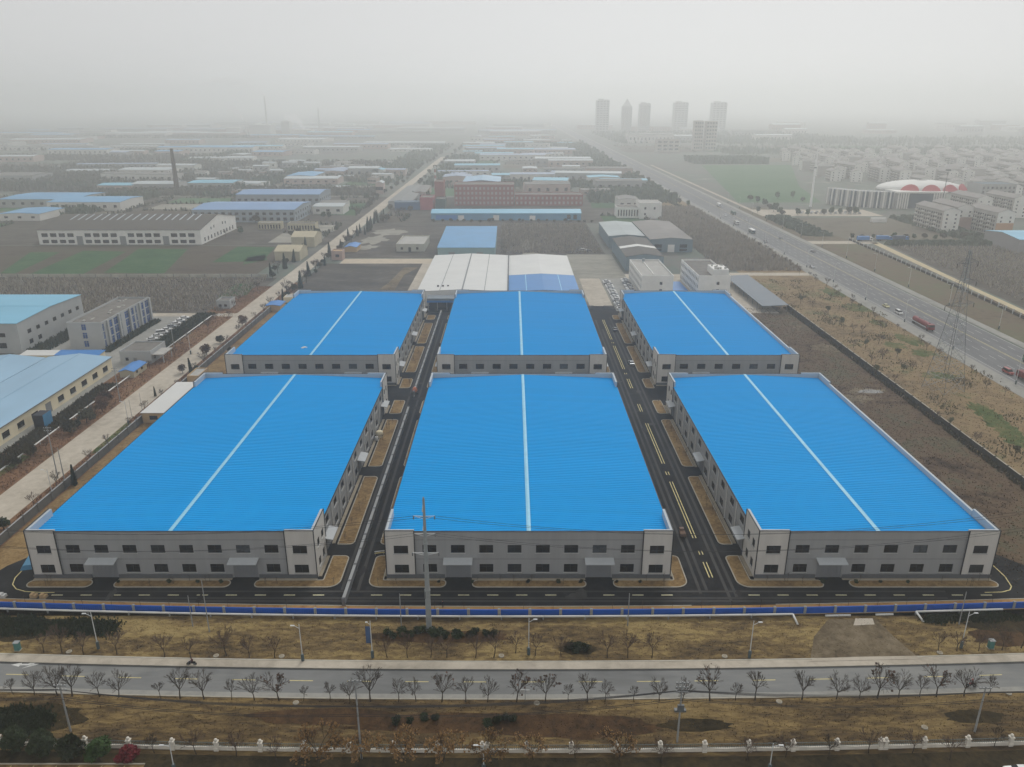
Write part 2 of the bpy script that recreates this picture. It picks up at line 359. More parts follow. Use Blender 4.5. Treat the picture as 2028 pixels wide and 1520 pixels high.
rtk = random.Random(12); zt = 0.0312
m_tr = mat('dusty_track', srgb(62, 61, 60), .9, .35, .35, stretch=(1, .2, 1)); m_tr2 = mat('dark_patch', srgb(22, 22, 24), .8, .3, .3)
for x in (38.8, 40.3, 44.4, 45.9, -35.2, -31.9): zt += .0004; sheet('tyre_track', x - .32, x + .32, 133 + rtk.uniform(0, 6), 330 + rtk.uniform(0, 30), zt, m_tr)
for y in (133.3, 134.3, 136.6): zt += .0004; sheet('tyre_track', -98 + rtk.uniform(0, 8), 96 - rtk.uniform(0, 8), y - .28, y + .28, zt, mat('dusty_track_across', srgb(60, 59, 58), .9, .35, .35, stretch=(.2, 1, 1)))
for i in range(26):
    zt += .0002; x, y = rtk.choice([(rtk.uniform(-98, 98), rtk.uniform(132.5, 137)), (rtk.uniform(38, 46.5), rtk.uniform(140, 340)), (rtk.uniform(-36, -31), rtk.uniform(140, 340)), (rtk.uniform(-90, 90), rtk.uniform(245, 257))])
    poly_sheet('asphalt_patch', blob(x, y, rtk.uniform(.6, 2.4), rtk.uniform(.5, 2.2), 14, .3, rtk), zt, rtk.choice([m_tr, m_tr2, m_tr2]))
# planting beds: kerbed islands of sandy soil
def ring_bed(poly, radii):
    """kerbed bed from a corner list (anticlockwise) with a radius for each corner"""
    def ring(g):
        out = []; n = len(poly)
        for k in range(n):
            p0, p1, p2 = Vector(poly[k - 1]), Vector(poly[k]), Vector(poly[(k + 1) % n]); r = radii[k]
            d0, d1 = (p0 - p1).normalized(), (p2 - p1).normalized(); cr = (p1.x - p0.x) * (p2.y - p1.y) - (p1.y - p0.y) * (p2.x - p1.x); sg = 1 if cr > 0 else -1
            c = p1 + (d0 + d1) * r; rr = r - g * sg
            a0 = math.atan2(-d1.y * sg, -d1.x * sg); a1 = math.atan2(-d0.y * sg, -d0.x * sg)
            a0 = math.atan2((p1 + d0 * r - c).y, (p1 + d0 * r - c).x); a1 = math.atan2((p1 + d1 * r - c).y, (p1 + d1 * r - c).x); da = (a1 - a0 + math.pi) % (2 * math.pi) - math.pi
            for j in range(6): t_ = a0 + da * j / 5; out.append((c.x + rr * math.cos(t_), c.y + rr * math.sin(t_)))
        return out
    o, i = ring(0), ring(0.22); n = len(o)
    s = struct(MB().add([(p[0], p[1], 0.13) for p in i], [tuple(range(n))]).build('planting_bed', A_SOIL))
    b = MB(); b.add([(p[0], p[1], 0.0) for p in o] + [(p[0], p[1], 0.18) for p in o] + [(p[0], p[1], 0.18) for p in i] + [(p[0], p[1], 0.1) for p in i],
                    [(k, (k + 1) % n, n + (k + 1) % n, n + k) for k in range(n)] + [(n + k, n + (k + 1) % n, 2 * n + (k + 1) % n, 2 * n + k) for k in range(n)] +
                    [(2 * n + k, 2 * n + (k + 1) % n, 3 * n + (k + 1) % n, 3 * n + k) for k in range(n)])
    b.build('kerb', M_KERB, s); return s
BEDS = []
def bed(x0, x1, y0, y1, r=1.6, flat=None):
    e = .3; rr = {'l': [e, r, r, e], 'r': [r, e, e, r], None: [r] * 4}[flat]
    return ring_bed([(x0, y0), (x1, y0), (x1, y1), (x0, y1)], rr)
yf, yb_, yt = 137.9, 140.6, 150.0
for x0, x1, xs, side in [(-101.6, -88, 0, None), (-83.4, -59, 0, None), (-54, -36.0, -39.9, 'r'), (-30.2, -13.8, -27.1, 'l'), (-8.4, 15.6, 0, None), (21.2, 36.9, 34.1, 'r'), (47.2, 65.3, 50.4, 'l'), (70.7, 101.8, 0, None)]:
    if side is None: bed(x0, x1, yf, yb_, 1.3)
    elif side == 'r': ring_bed([(x0, yf), (x1, yf), (x1, yt), (xs, yt), (xs, yb_), (x0, yb_)], [1.3, 2.6, 1.3, .3, .3, 1.0])
    else: ring_bed([(x0, yf), (x1, yf), (x1, yb_), (xs, yb_), (xs, yt), (x0, yt)], [2.6, 1.3, 1.0, .3, .3, 1.3])
    BEDS.append((x0 + .8, x1 - .8, 138.3, 140.3))
YB = [(154.6, 189), (195, 229), (234, 246), (258, 268), (275, 308), (312, 344), (350, 358)]
for y0, y1 in YB:
    for x0, x1, f in ((-39.9, -36.0, 'l'), (-30.2, -27.1, 'r'), (34.1, 36.9, 'l'), (47.2, 50.4, 'r')):
        bed(x0, x1, y0, y1, 1.3, f)
        if y0 < 350: BEDS.append((x0 + .5, x1 - .5, y0 + 1, y1 - 1))

# --- left street, its verges and the neighbours' land
sheet('concrete_road', -131.5, -121.5, 60, 1500, 0.03, A_CONC)
sheet('left_verge', -147, -131.5, 60, 420, 0.022, A_REDSOIL)
sheet('left_verge', -121.5, -116, 60, 430, 0.022, A_REDSOIL)
poly_sheet('green_verge', [G(*p) for p in [(180, 900), (205, 870), (245, 838), (278, 838), (255, 862), (215, 893)]], 0.028, A_GREENVERGE)
poly_sheet('green_verge', [G(*p) for p in [(0, 945), (30, 925), (60, 905), (40, 900), (0, 925)]], 0.028, A_GREENVERGE)
sheet('factory_path', -151, -147, 150, 282, 0.03, A_CONCG)
sheet('works_yard', -200, -147, 280, 362, 0.026, A_CONCG)
sheet('dark_hedge_bed', -150, -141, 296, 362, 0.034, A_DARKSOIL)
sheet('side_lane', -400, -131.5, 356, 362, 0.03, A_CONC)
sheet('bare_land', -420, -135, 362, 442, 0.02, A_BARE)
sheet('bare_land', -118, -52, 366, 484, 0.02, A_BARE)
sheet('bare_land', -118, 62, 502, 655, 0.02, A_BARE)
poly_sheet('mud_flat', [G(*p) for p in [(775, 585), (800, 545), (830, 530), (800, 530), (770, 560), (740, 582)]], 0.03, A_MUD)
for px, py, rx, ry in [(740, 475, 10, 18), (770, 460, 12, 14), (725, 490, 9, 8), (1045, 485, 5, 22), (1050, 505, 6, 8)]:
    x, y = G(px, py); gc_z += 0.004; poly_sheet('pale_rubble', blob(x, y, rx, ry, 22, 0.35, rp), gc_z - .06, A_YARD)
sheet('bare_land', -430, -132, 550, 850, 0.008, A_BARE)
sheet('bare_land', -114, 166, 656, 845, 0.008, A_BARE)
sheet('concrete_path', -108, -50, 484, 500, 0.03, mat('sand_paving', srgb(186, 172, 150), 0.9, 0.1, 0.2))
sheet('concrete_path', -56, -50, 366, 484, 0.032, A_CONC)
sheet('concrete_yard', 36, 66, 384, 515, 0.03, A_YARD)
sheet('concrete_yard', 38.5, 50, 376, 440, 0.034, A_CONC)
sheet('car_park', 50.5, 66, 366, 440, 0.034, A_CONCG)
sheet('office_yard', 66, 128, 362, 452, 0.028, A_CONC)
sheet('crop_field', -420, -150, 446, 548, 0.018, land('fallow', [(0.38, srgb(66, 58, 50)), (0.5, srgb(88, 79, 68)), (0.62, srgb(78, 78, 62))], 0.02, 0.2, 0.5, 0.3, (1, 2.5, 1)))
for pts in [[(60, 543), (165, 543), (250, 499), (165, 497)], [(205, 541), (325, 542), (372, 494), (275, 493)], [(420, 520), (520, 518), (545, 490), (470, 489)], [(0, 542), (30, 542), (120, 500), (60, 500)], [(430, 590), (490, 585), (505, 560), (470, 562)],
            [(480, 525), (530, 515), (525, 505), (490, 510)]]:
    poly_sheet('crop_patch', [G(*p) for p in pts], 0.034, A_GREEN)
for px, py, rx, ry in [(1830, 700, 5, 5), (1950, 815, 4, 7), (1985, 845, 4, 8), (2015, 870, 4, 7), (1700, 610, 7, 9), (1650, 580, 6, 10), (1800, 672, 5, 8), (1775, 685, 4, 5), (1740, 640, 3, 5), (1860, 745, 6, 4)]:
    gc_z += .001; x, y = G(px, py); poly_sheet('weedy_patch', blob(x, y, rx, ry, 34, 0.4, rp), gc_z - .09, A_GREENVERGE)
# --- highway on the right
sheet('highway_verge', 134.5, 174.5, 60, 1300, 0.02, A_VERGE)
hw = sheet('highway', 182, 209, 60, 3600, 0.03, A_HWAY)
sheet('highway_pavement', 174.5, 180.8, 60, 3600, 0.1, A_CONCG)
sheet('highway_shoulder', 180.8, 182, 60, 3600, 0.036, mat('shoulder', srgb(126, 126, 126), 0.9, 0.1, 0.3))
sheet('highway_pavement', 210.2, 214.5, 60, 3600, 0.1, A_CONCG)
sheet('far_verge', 214.5, 246, 60, 760, 0.02, land('far_verge', [(0.36, srgb(82, 74, 62)), (0.48, srgb(106, 94, 78)), (0.58, srgb(96, 97, 74)), (0.68, srgb(122, 110, 92))], 0.03, 0.3))
for x in (182.4, 208.6):
    sheet('lane_marking', x, x + 0.18, 60, 2200, 0.036, M_WHT, hw)
for x in (197.4, 197.95): sheet('lane_marking', x, x + 0.16, 60, 2200, 0.036, M_YEL, hw)
for x in (186.4, 190.2, 193.9, 201.5, 205.0):
    for i in range(44):
        y = 195 + i * 12; sheet('lane_dash', x, x + 0.16, y, y + 5, 0.036, M_WHT, hw)
sheet('side_road', 214.5, 262, 556, 568, 0.03, A_CONC)
sheet('side_road', 128, 176, 448, 456, 0.03, A_CONC)
poly_sheet('sand_track', [(258, 562), (264, 562), (253, 430), (247.5, 350), (243, 330), (240, 250), (236.5, 250), (239, 330), (244, 360), (249, 430)], 0.03, mat('sand', srgb(186, 172, 140), 0.95, 0.1, 0.2))
poly_sheet('bare_land', [(266, 556), (420, 556), (420, 250), (244, 250), (254, 420)], 0.018, A_BARE)
sheet('dry_field', 216, 330, 570, 690, 0.018, land('dry_field', [(0.38, srgb(88, 82, 72)), (0.5, srgb(110, 103, 90)), (0.62, srgb(102, 100, 82))], 0.02, 0.2, 0.5, 0.2, (1, 2, 1)))
poly_sheet('green_field', [(228, 800), (312, 800), (345, 960), (450, 1300), (305, 1300)], 0.02, A_FIELDG)
sheet('field_path', 222, 226, 700, 1300, 0.03, A_CONC)
sheet('coach_park', 226, 330, 700, 745, 0.03, A_CONC)

# ================================================================== BUILDING KIT
def wall_run(mb, o, u, L, z0, z1, ops=(), dep=0.2):
    """a wall face along u (outside on its right) with real openings (u0, u1, z0, z1) and their reveals"""
    n = (u[1], -u[0])
    P = lambda a, z, k=0.0: (o[0] + u[0] * a - n[0] * k, o[1] + u[1] * a - n[1] * k, z)
    us = sorted({0.0, L} | {p[0] for p in ops} | {p[1] for p in ops}); zs = sorted({z0, z1} | {p[2] for p in ops} | {p[3] for p in ops})
    for a, b in zip(us, us[1:]):
        for c, d in zip(zs, zs[1:]):
            m, q = (a + b) / 2, (c + d) / 2
            if any(p[0] < m < p[1] and p[2] < q < p[3] for p in ops): continue
            mb.quad(P(a, c), P(b, c), P(b, d), P(a, d))
    for a, b, c, d in ops:
        mb.quad(P(a, c), P(a, c, dep), P(b, c, dep), P(b, c)); mb.quad(P(a, d), P(b, d), P(b, d, dep), P(a, d, dep))
        mb.quad(P(a, c), P(a, d), P(a, d, dep), P(a, c, dep)); mb.quad(P(b, c), P(b, c, dep), P(b, d, dep), P(b, d))
WIN = {}; WCOUNT = [0]
M_GLASS2 = mat('grey_glass', srgb(38, 42, 46), 0.2, 0.4, 0.5, spec=0.3); M_GLASS3 = mat('curtained_glass', srgb(70, 76, 82), 0.5, 0.5, 1.5, spec=0.2)
def window(parent, o, u, a, z, w, h, dep=0.2, frame=M_FRAME, glass=M_GLASS, sill=True, cols=2, name='window'):
    """window > pane: frame with mullions set in an opening, glass behind it"""
    key = (round(w, 2), round(h, 2), frame.name, glass.name, sill, cols)
    if key not in WIN:
        f = MB(); t = 0.09
        f.box(0, w, 0, 0.08, 0, t); f.box(0, w, 0, 0.08, h - t, h); f.box(0, t, 0, 0.08, t, h - t); f.box(w - t, w, 0, 0.08, t, h - t)
        for i in range(1, cols): x = w * i / cols; f.box(x - 0.04, x + 0.04, 0.01, 0.07, t, h - t)
        f.box(t, w - t, 0.012, 0.06, h * 0.68, h * 0.68 + 0.07)
        s = MB().box(-0.12, w + 0.12, -dep - 0.08, 0.02, -0.12, -0.003) if sill else None
        g = MB().quad((0, 0.09, 0), (w, 0.09, 0), (w, 0.09, h), (0, 0.09, h))
        WIN[key] = (f.mesh('window', frame), g.mesh('pane', glass), s.mesh('sill', M_SILL) if s else None, g.mesh('pane', M_GLASS2) if glass is M_GLASS else None, g.mesh('pane', M_GLASS3) if glass is M_GLASS else None)
    n = (u[1], -u[0]); rz = math.atan2(u[1], u[0]); d = dep - 0.1
    f, g, s, g2, g3 = WIN[key]; WCOUNT[0] += 1
    if g2: g = g2 if WCOUNT[0] % 7 == 3 else g3 if WCOUNT[0] % 11 == 5 else g
    wo_ = inst(name, f, parent, (o[0] + u[0] * a - n[0] * d, o[1] + u[1] * a - n[1] * d, z), rz)
    inst('pane', g, wo_)
    if s: inst('sill', s, wo_)
    return wo_
def roof_gable_y(mb, w, d, h, rise, ov=0.3, th=0.15):
    """gable roof with its ridge along y"""
    x0, x1, y0, y1, c = -ov, w + ov, -ov, d + ov, w / 2; e = h - rise * ov / (w / 2)
    mb.add([(x0, y0, e), (c, y0, h + rise), (x1, y0, e), (x0, y1, e), (c, y1, h + rise), (x1, y1, e), (x0, y0, e - th), (c, y0, h + rise - th), (x1, y0, e - th), (x0, y1, e - th), (c, y1, h + rise - th), (x1, y1, e - th)],
           [(0, 1, 4, 3), (1, 2, 5, 4), (0, 6, 7, 1), (1, 7, 8, 2), (3, 4, 10, 9), (4, 5, 11, 10), (0, 3, 9, 6), (2, 8, 11, 5), (6, 9, 10, 7), (7, 10, 11, 8)])
def roof_gable_x(mb, w, d, h, rise, ov=0.3, th=0.15):
    x0, x1, y0, y1, c = -ov, w + ov, -ov, d + ov, d / 2; e = h - rise * ov / (d / 2)
    mb.add([(x0, y0, e), (x0, c, h + rise), (x0, y1, e), (x1, y0, e), (x1, c, h + rise), (x1, y1, e), (x0, y0, e - th), (x0, c, h + rise - th), (x0, y1, e - th), (x1, y0, e - th), (x1, c, h + rise - th), (x1, y1, e - th)],
           [(0, 3, 4, 1), (1, 4, 5, 2), (0, 1, 7, 6), (1, 2, 8, 7), (3, 9, 10, 4), (4, 10, 11, 5), (0, 6, 9, 3), (2, 5, 11, 8), (6, 7, 10, 9), (7, 8, 11, 10)])

def building(name, label, cat, x, y, w, d, h, wallm, roofm, roof='flat', rise=1.5, rz=0.0, wins=(), group=None, parapet=0.6, door=None, small=False, seams=0,
             frame=M_FRAME, glass=M_GLASS, ridge=None, ov=0.3, sill=False):
    """a building with openings; wins = list of (side, list of (a, z, w, h)); small = windows too small to pick apart, joined in one part"""
    t = thing(name, label, cat, (x, y, 0), rz, group)
    sides = {'f': ((0, 0), (1, 0), w), 'r': ((w, 0), (0, 1), d), 'b': ((w, d), (-1, 0), w), 'l': ((0, d), (0, -1), d)}
    ops = {k: [] for k in sides}
    for s, lst in wins: ops[s] += lst
    mb = MB(); dop = {}
    for s, (o, u, L) in sides.items():
        op = [(a, a + ww, z, z + hh) for a, z, ww, hh in ops[s]]
        dr = [q for q in (door or []) if q[0] == s]
        op += [(q[1], q[1] + q[2], 0.0, q[3]) for q in dr]
        wall_run(mb, o, u, L, 0.0, h + (parapet if roof == 'flat' else 0), op, 0.2)
        for q in dr:
            n = (u[1], -u[0]); p = (o[0] + u[0] * q[1] - n[0] * .15, o[1] + u[1] * q[1] - n[1] * .15, 0)
            db = MB().box(0, q[2], 0, 0.08, 0.0, q[3])
            for k in range(1, int(q[2] / 0.9)): db.box(k * 0.9 - .03, k * 0.9 + .03, -0.03, 0, 0.1, q[3] - 0.1)
            db.build('door', q[4] if len(q) > 4 else M_DOOR, t, p, math.atan2(u[1], u[0]))
    if roof == 'gable_y':
        mb.add([(0, 0, h), (w, 0, h), (w / 2, 0, h + rise), (0, d, h), (w, d, h), (w / 2, d, h + rise)], [(0, 1, 2), (4, 3, 5)])
    if roof == 'gable_x':
        mb.add([(0, 0, h), (0, d, h), (0, d / 2, h + rise), (w, 0, h), (w, d, h), (w, d / 2, h + rise)], [(1, 0, 2), (3, 4, 5)])
    mb.build('wall', wallm, t)
    rb = MB()
    if roof == 'gable_y': roof_gable_y(rb, w, d, h + 0.05, rise, ov)
    elif roof == 'gable_x': roof_gable_x(rb, w, d, h + 0.05, rise, ov)
    elif roof == 'shed': rb.add([(-ov, -ov, h), (w + ov, -ov, h), (w + ov, d + ov, h + rise), (-ov, d + ov, h + rise), (-ov, -ov, h - .12), (w + ov, -ov, h - .12), (w + ov, d + ov, h + rise - .12), (-ov, d + ov, h + rise - .12)], [(0, 1, 2, 3), (4, 7, 6, 5), (0, 4, 5, 1), (1, 5, 6, 2), (2, 6, 7, 3), (3, 7, 4, 0)])
    else:
        tk = 0.25; H = h + parapet; rb.quad((tk, tk, h), (w - tk, tk, h), (w - tk, d - tk, h), (tk, d - tk, h))
    ro = rb.build('roof', roofm, t)
    if roof == 'flat':
        pb = MB(); H = h + parapet; tk = 0.25
        o4 = [(0, 0), (w, 0), (w, d), (0, d)]; i4 = [(tk, tk), (w - tk, tk), (w - tk, d - tk), (tk, d - tk)]
        for k in range(4):
            a, b, c, e = o4[k], o4[(k + 1) % 4], i4[(k + 1) % 4], i4[k]
            pb.quad((a[0], a[1], H), (b[0], b[1], H), (c[0], c[1], H), (e[0], e[1], H)); pb.quad((e[0], e[1], h), (e[0], e[1], H), (c[0], c[1], H), (c[0], c[1], h))
        pb.build('parapet', wallm, ro)
    if ridge:
        if roof == 'gable_y': MB().box(w / 2 - .35, w / 2 + .35, -ov, d + ov, h + rise + .02, h + rise + .12).build('ridge_cap', ridge, ro)
        else: MB().box(-ov, w + ov, d / 2 - .35, d / 2 + .35, h + rise + .02, h + rise + .12).build('ridge_cap', ridge, ro)
    if small:
        gb = MB(); fb = MB(); any_ = False
        for s, (o, u, L) in sides.items():
            n = (u[1], -u[0])
            for a, z, ww, hh in ops[s]:
                any_ = True
                P = lambda q, zz, k: (o[0] + u[0] * q - n[0] * k, o[1] + u[1] * q - n[1] * k, zz)
                gb.quad(P(a, z, .18), P(a + ww, z, .18), P(a + ww, z + hh, .18), P(a, z + hh, .18))
        if any_: stuff(gb.build('window_panes', glass, t))
    else:
        for s, (o, u, L) in sides.items():
            for a, z, ww, hh in ops[s]: window(t, o, u, a, z, ww, hh, 0.2, frame, glass, sill)
    return t
def row(n, L, w, z, h, m0=None, skip=()):
    """n windows spread evenly along a side of length L"""
    p = L / n
    return [(p * (i + 0.5) - w / 2, z, w, h) for i in range(n) if i not in skip]

# ================================================================== THE SIX BLUE-ROOFED WAREHOUSES
def make_warehouse(w, nb, fdoors, right_parapet):
    d, HP, HT, HE, HR = 100.0, 11.1, 11.5, 9.7, 10.95
    t = thing('blue_warehouse', '', 'warehouse')
    bay = w / nb; tw = bay - 0.1; tl = 9.0
    sd = [(10.9, 4.6), (50.6, 4.6), (90.1, 4.6)]               # doors along each long side
    fd = [(bay * (k + 0.5), 5.2) for k in fdoors]
    ZU, ZL = (6.05, 1.9), (1.35, 2.0)
    fu = [(bay * (i + .5) - 1.45, ZU[0], 2.9, ZU[1]) for i in range(1, nb - 1)]
    fl = [(bay * (i + .5) - 1.45, ZL[0], 2.9, ZL[1]) for i in range(1, nb - 1) if i not in fdoors]
    nsb = 12; sb = d / nsb
    su, slw = [], []
    for i in range(1, nsb - 1):
        c = sb * (i + .5); su.append((c - 1.5, ZU[0], 3.0, ZU[1]))
        if all(abs(c - q[0]) > 3.9 for q in sd): slw.append((c - 1.5, ZL[0], 3.0, ZL[1]))
    flip = lambda lst: [(d - a - ww, z, ww, h) for a, z, ww, h in lst]
    wl = MB()
    F = ((0, 0), (1, 0)); Rr = ((w, 0), (0, 1)); B = ((w, d), (-1, 0)); Lf = ((0, d), (0, -1))
    rect = lambda l: [(a, a + ww, z, z + h) for a, z, ww, h in l]
    wall_run(wl, *F, w, 0, HP, rect(fu + fl) + [(c - k / 2, c + k / 2, 0, 3.9) for c, k in fd])
    wall_run(wl, *Rr, d, 0, HE, rect(su + slw) + [(c - k / 2, c + k / 2, 0, 3.7) for c, k in sd])
    wall_run(wl, *B, w, 0, HP)
    wall_run(wl, *Lf, d, 0, HE, rect(flip(su + slw)) + [(d - c - k / 2, d - c + k / 2, 0, 3.7) for c, k in sd])
    wl.build('wall', M_WALL, t)
    # parapet lining behind the front and back walls
    MB().box(0.01, w - 0.01, 0.01, 0.35, HE - 0.4, HP - 0.01).build('parapet', M_PARA, t)
    MB().box(0.01, w - 0.01, d - 0.35, d - 0.01, HE - 0.4, HP - 0.01).build('parapet', M_PARA, t)
    if right_parapet: MB().box(w - 0.45, w + 0.12, 9.0, d - 9.0, HE + 0.02, HT - 0.55).build('parapet', M_PARA, t)
    # ribbed roof sheets falling from the ridge to both eaves
    rb = MB(); p = 0.9; n = int((d - 0.7) / p); prof = []
    for i in range(n):
        y = 0.35 + i * p; prof += [(y, 0), (y + p * .66, 0), (y + p * .76, .1), (y + p * .9, .1)]
    prof.append((d - 0.35, 0)); c = w / 2
    for xa, za, xb, zb in ((-0.25, HE + .06, c, HR), (c, HR, w + .25 - (0.7 if right_parapet else 0), HE + .06)):
        n0 = len(rb.v)
        for y, b in prof: rb.v += [(xa, y, za + b), (xb, y, zb + b)]
        for i in range(len(prof) - 1): q = n0 + 2 * i; rb.f.append((q, q + 1, q + 3, q + 2))
    ro = rb.build('roof', M_ROOF, t)
    rs = MB(); rs.add([(c - .45, .36, HR + .12), (c, .36, HR + .19), (c + .45, .36, HR + .12), (c - .45, d - .36, HR + .12), (c, d - .36, HR + .19), (c + .45, d - .36, HR + .12)], [(0, 1, 4, 3), (1, 2, 5, 4)])
    rs.build('ridge_strip', M_RIDGE, ro)
    MB().box(-0.45, -0.26, tl, d - tl, HE - .15, HE + .1).build('gutter', M_TRIM, t)
    if not right_parapet: MB().box(w + .26, w + .45, tl, d - tl, HE - .15, HE + .1).build('gutter', M_TRIM, t)
    # corner towers of paler panels, a little proud and higher than the walls
    o = 0.28
    for ix in (0, 1):
        for iy in (0, 1):
            tb = MB(); tr = MB()
            cx = lambda v: v if ix == 0 else w - v
            cy = lambda v: v if iy == 0 else d - v
            fw = [(tw / 2 - 1.5 + .05, ZU[0], 3.0, ZU[1]), (tw / 2 - 1.5 + .05, ZL[0], 3.0, ZL[1])] if iy == 0 else []
            sw = [(2.1, ZU[0], 1.7, ZU[1]), (5.6, ZU[0], 1.7, ZU[1]), (2.1, ZL[0], 1.7, ZL[1]), (5.6, ZL[0], 1.7, ZL[1])]
            lf, ls = tw + o, tl + o
            # outer faces
            if iy == 0:
                of = (-o, -o) if ix == 0 else (w - tw, -o)
                fo = [(a + (o if ix == 0 else 0), z, ww, h) for a, z, ww, h in fw]
                wall_run(tb, of, (1, 0), lf, 0, HT, rect(fo), 0.18)
                for q in fo: window(t, of, (1, 0), q[0], q[1], q[2], q[3], 0.18, sill=True)
            else:
                of = (tw, d + o) if ix == 0 else (w + o, d + o)
                wall_run(tb, of, (-1, 0), lf, 0, HT)
            if ix == 1:
                os_ = (w + o, -o) if iy == 0 else (w + o, d - tl)
                so_ = [(a + (o if iy == 0 else 0), z, ww, h) for a, z, ww, h in sw]; us_ = (0, 1)
            else:
                os_ = (-o, tl) if iy == 0 else (-o, d + o)
                so_ = [(a + (o if iy == 1 else 0), z, ww, h) for a, z, ww, h in sw]; us_ = (0, -1)
            wall_run(tb, os_, us_, ls, 0, HT, rect(so_), 0.18)
            for q in so_: window(t, os_, us_, q[0], q[1], q[2], q[3], 0.18, sill=True)
            tb.build('corner_tower', M_TOWER, t)
            # return faces and lining seen from above
            lb = MB()
            xa, xb = sorted((cx(-o + .01), cx(tw))); ya, yb = sorted((cy(-o + .01), cy(.36)))
            lb.box(xa, xb, ya, yb, HE - .5, HT - .01)
            xa, xb = sorted((cx(-o + .01), cx(.36))); ya, yb = sorted((cy(.36), cy(tl)))
            lb.box(xa, xb, ya, yb, HE - .5, HT - .012)
            xa, xb = sorted((cx(tw - .02), cx(tw))); ya, yb = sorted((cy(-o + .01), cy(0)))
            lb.box(xa, xb, ya, yb, 0, HE - .5)
            xa, xb = sorted((cx(-o + .01), cx(0))); ya, yb = sorted((cy(tl - .02), cy(tl)))
            lb.box(xa, xb, ya, yb, 0, HE - .5)
            lb.build('parapet', M_PARA, t)
            # dark edge trims
            for vx, vy in ((-o, -o), (tw, -o), (-o, tl)):
                X, Y = cx(vx), cy(vy); tr.box(X - .09, X + .09, Y - .09, Y + .09, 0, HT + .06)
            xa, xb = sorted((cx(-o), cx(tw))); Y = cy(-o); tr.box(xa, xb, Y - .1, Y + .1, HT - .02, HT + .1)
            ya, yb = sorted((cy(-o), cy(tl))); X = cx(-o); tr.box(X - .1, X + .1, ya, yb, HT - .02, HT + .1)
            tr.build('trim', M_TRIM, t)
    MB().box(tw, w - tw, -.1, .2, HP, HP + .12).build('trim', M_TRIM, t); MB().box(tw, w - tw, d - .2, d + .1, HP, HP + .1).build('trim', M_TRIM, t)
    sm = MB()
    for z in (4.55, 9.15): sm.box(tw, w - tw, -.025, 0, z, z + .07); sm.box(w, w + .025, tl, d - tl, z, z + .07) if z < 9 else None; sm.box(-.025, 0, tl, d - tl, z, z + .07) if z < 9 else None
    sm.build('seam', M_SEAM, t)
    # windows of the walls between the towers
    for q in fu + fl: window(t, *F, q[0], q[1], q[2], q[3])
    for q in su + slw: window(t, *Rr, q[0], q[1], q[2], q[3])
    for q in flip(su + slw): window(t, *Lf, q[0], q[1], q[2], q[3])
    # doors with canopies
    def door(o_, u, c, k, h):
        n = (u[1], -u[0]); rz = math.atan2(u[1], u[0])
        b = MB().box(-k / 2, k / 2, 0.1, 0.16, 0, h)
        for i in range(1, 6): xx = -k / 2 + k * i / 6; b.box(xx - .04, xx + .04, 0.05, 0.1, 0.05, h - .05)
        b.box(-k / 2, k / 2, 0.04, .1, h - .25, h - .18)
        do = b.build('door', M_DOOR, t, (o_[0] + u[0] * c, o_[1] + u[1] * c, 0), rz)
        cb = MB(); kw = k / 2 + .45
        cb.add([(-kw, 0.0, h + 1.0), (kw, 0.0, h + 1.0), (kw, -2.0, h + .6), (-kw, -2.0, h + .6), (-kw, 0.0, h + .8), (kw, 0.0, h + .8), (kw, -2.0, h + .42), (-kw, -2.0, h + .42)],
               [(0, 3, 2, 1), (4, 5, 6, 7), (3, 7, 6, 2), (0, 4, 7, 3), (1, 2, 6, 5)])
        for i in range(14): xx = -kw + .2 + i * (2 * kw - .4) / 13; cb.add([(xx - .03, -.02, h + 1.05), (xx + .03, -.02, h + 1.05), (xx + .03, -2.0, h + .65), (xx - .03, -2.0, h + .65)], [(0, 3, 2, 1)])
        cb.build('canopy', M_CANOPY, t, (o_[0] + u[0] * c, o_[1] + u[1] * c, 0), rz)
    for c_, k in fd: door(*F, c_, k, 3.9)
    for c_, k in sd: door(*Rr, c_, k, 3.7); door(*Lf, d - c_, k, 3.7)
    # tiled plinth between the doors
    pb = MB(); xs = [-.32]
    for c_, k in fd: xs += [c_ - k / 2 - .25, c_ + k / 2 + .25]
    xs.append(w + .32)
    for a, b in zip(xs[::2], xs[1::2]): pb.box(a, b, -.42, -.29, 0, 1.0)
    pb.build('plinth', M_PLINTH, t)
    ab = MB()
    for a, b in zip(xs[::2], xs[1::2]): ab.box(a, b, -.95, -.43, 0, .12)
    ys = [0.4]
    for c_, k in sd: ys += [c_ - k / 2 - .3, c_ + k / 2 + .3]
    ys.append(d - .4)
    for a, b in zip(ys[::2], ys[1::2]): ab.box(w + .3, w + 1.05, a, b, 0, .16); ab.box(-1.05, -.3, a, b, 0, .16)
    ab.build('apron', M_APRON, t)
    # white downpipes between the bays
    pm = MB().tube((0, 0, .2), (0, 0, HE - .1), .12, n=6).mesh('downpipe', M_PIPE)
    for i in range(1, nsb + 1):
        y = sb * i - (0 if i < nsb else 9)
        if 9.2 < y < d - 9.2 and all(abs(y - q[0]) > 2.8 for q in sd):
            inst('downpipe', pm, t, (w + .14, y, 0)); inst('downpipe', pm, t, (-.14, y, 0))
    return t
grp = 'six blue roofed warehouses'
WA = make_warehouse(59.4, 10, (2, 7), False); ua = []
WB = make_warehouse(49.4, 8, (2,), True); ub = []
Y1, Y2 = 141.6, 261.4
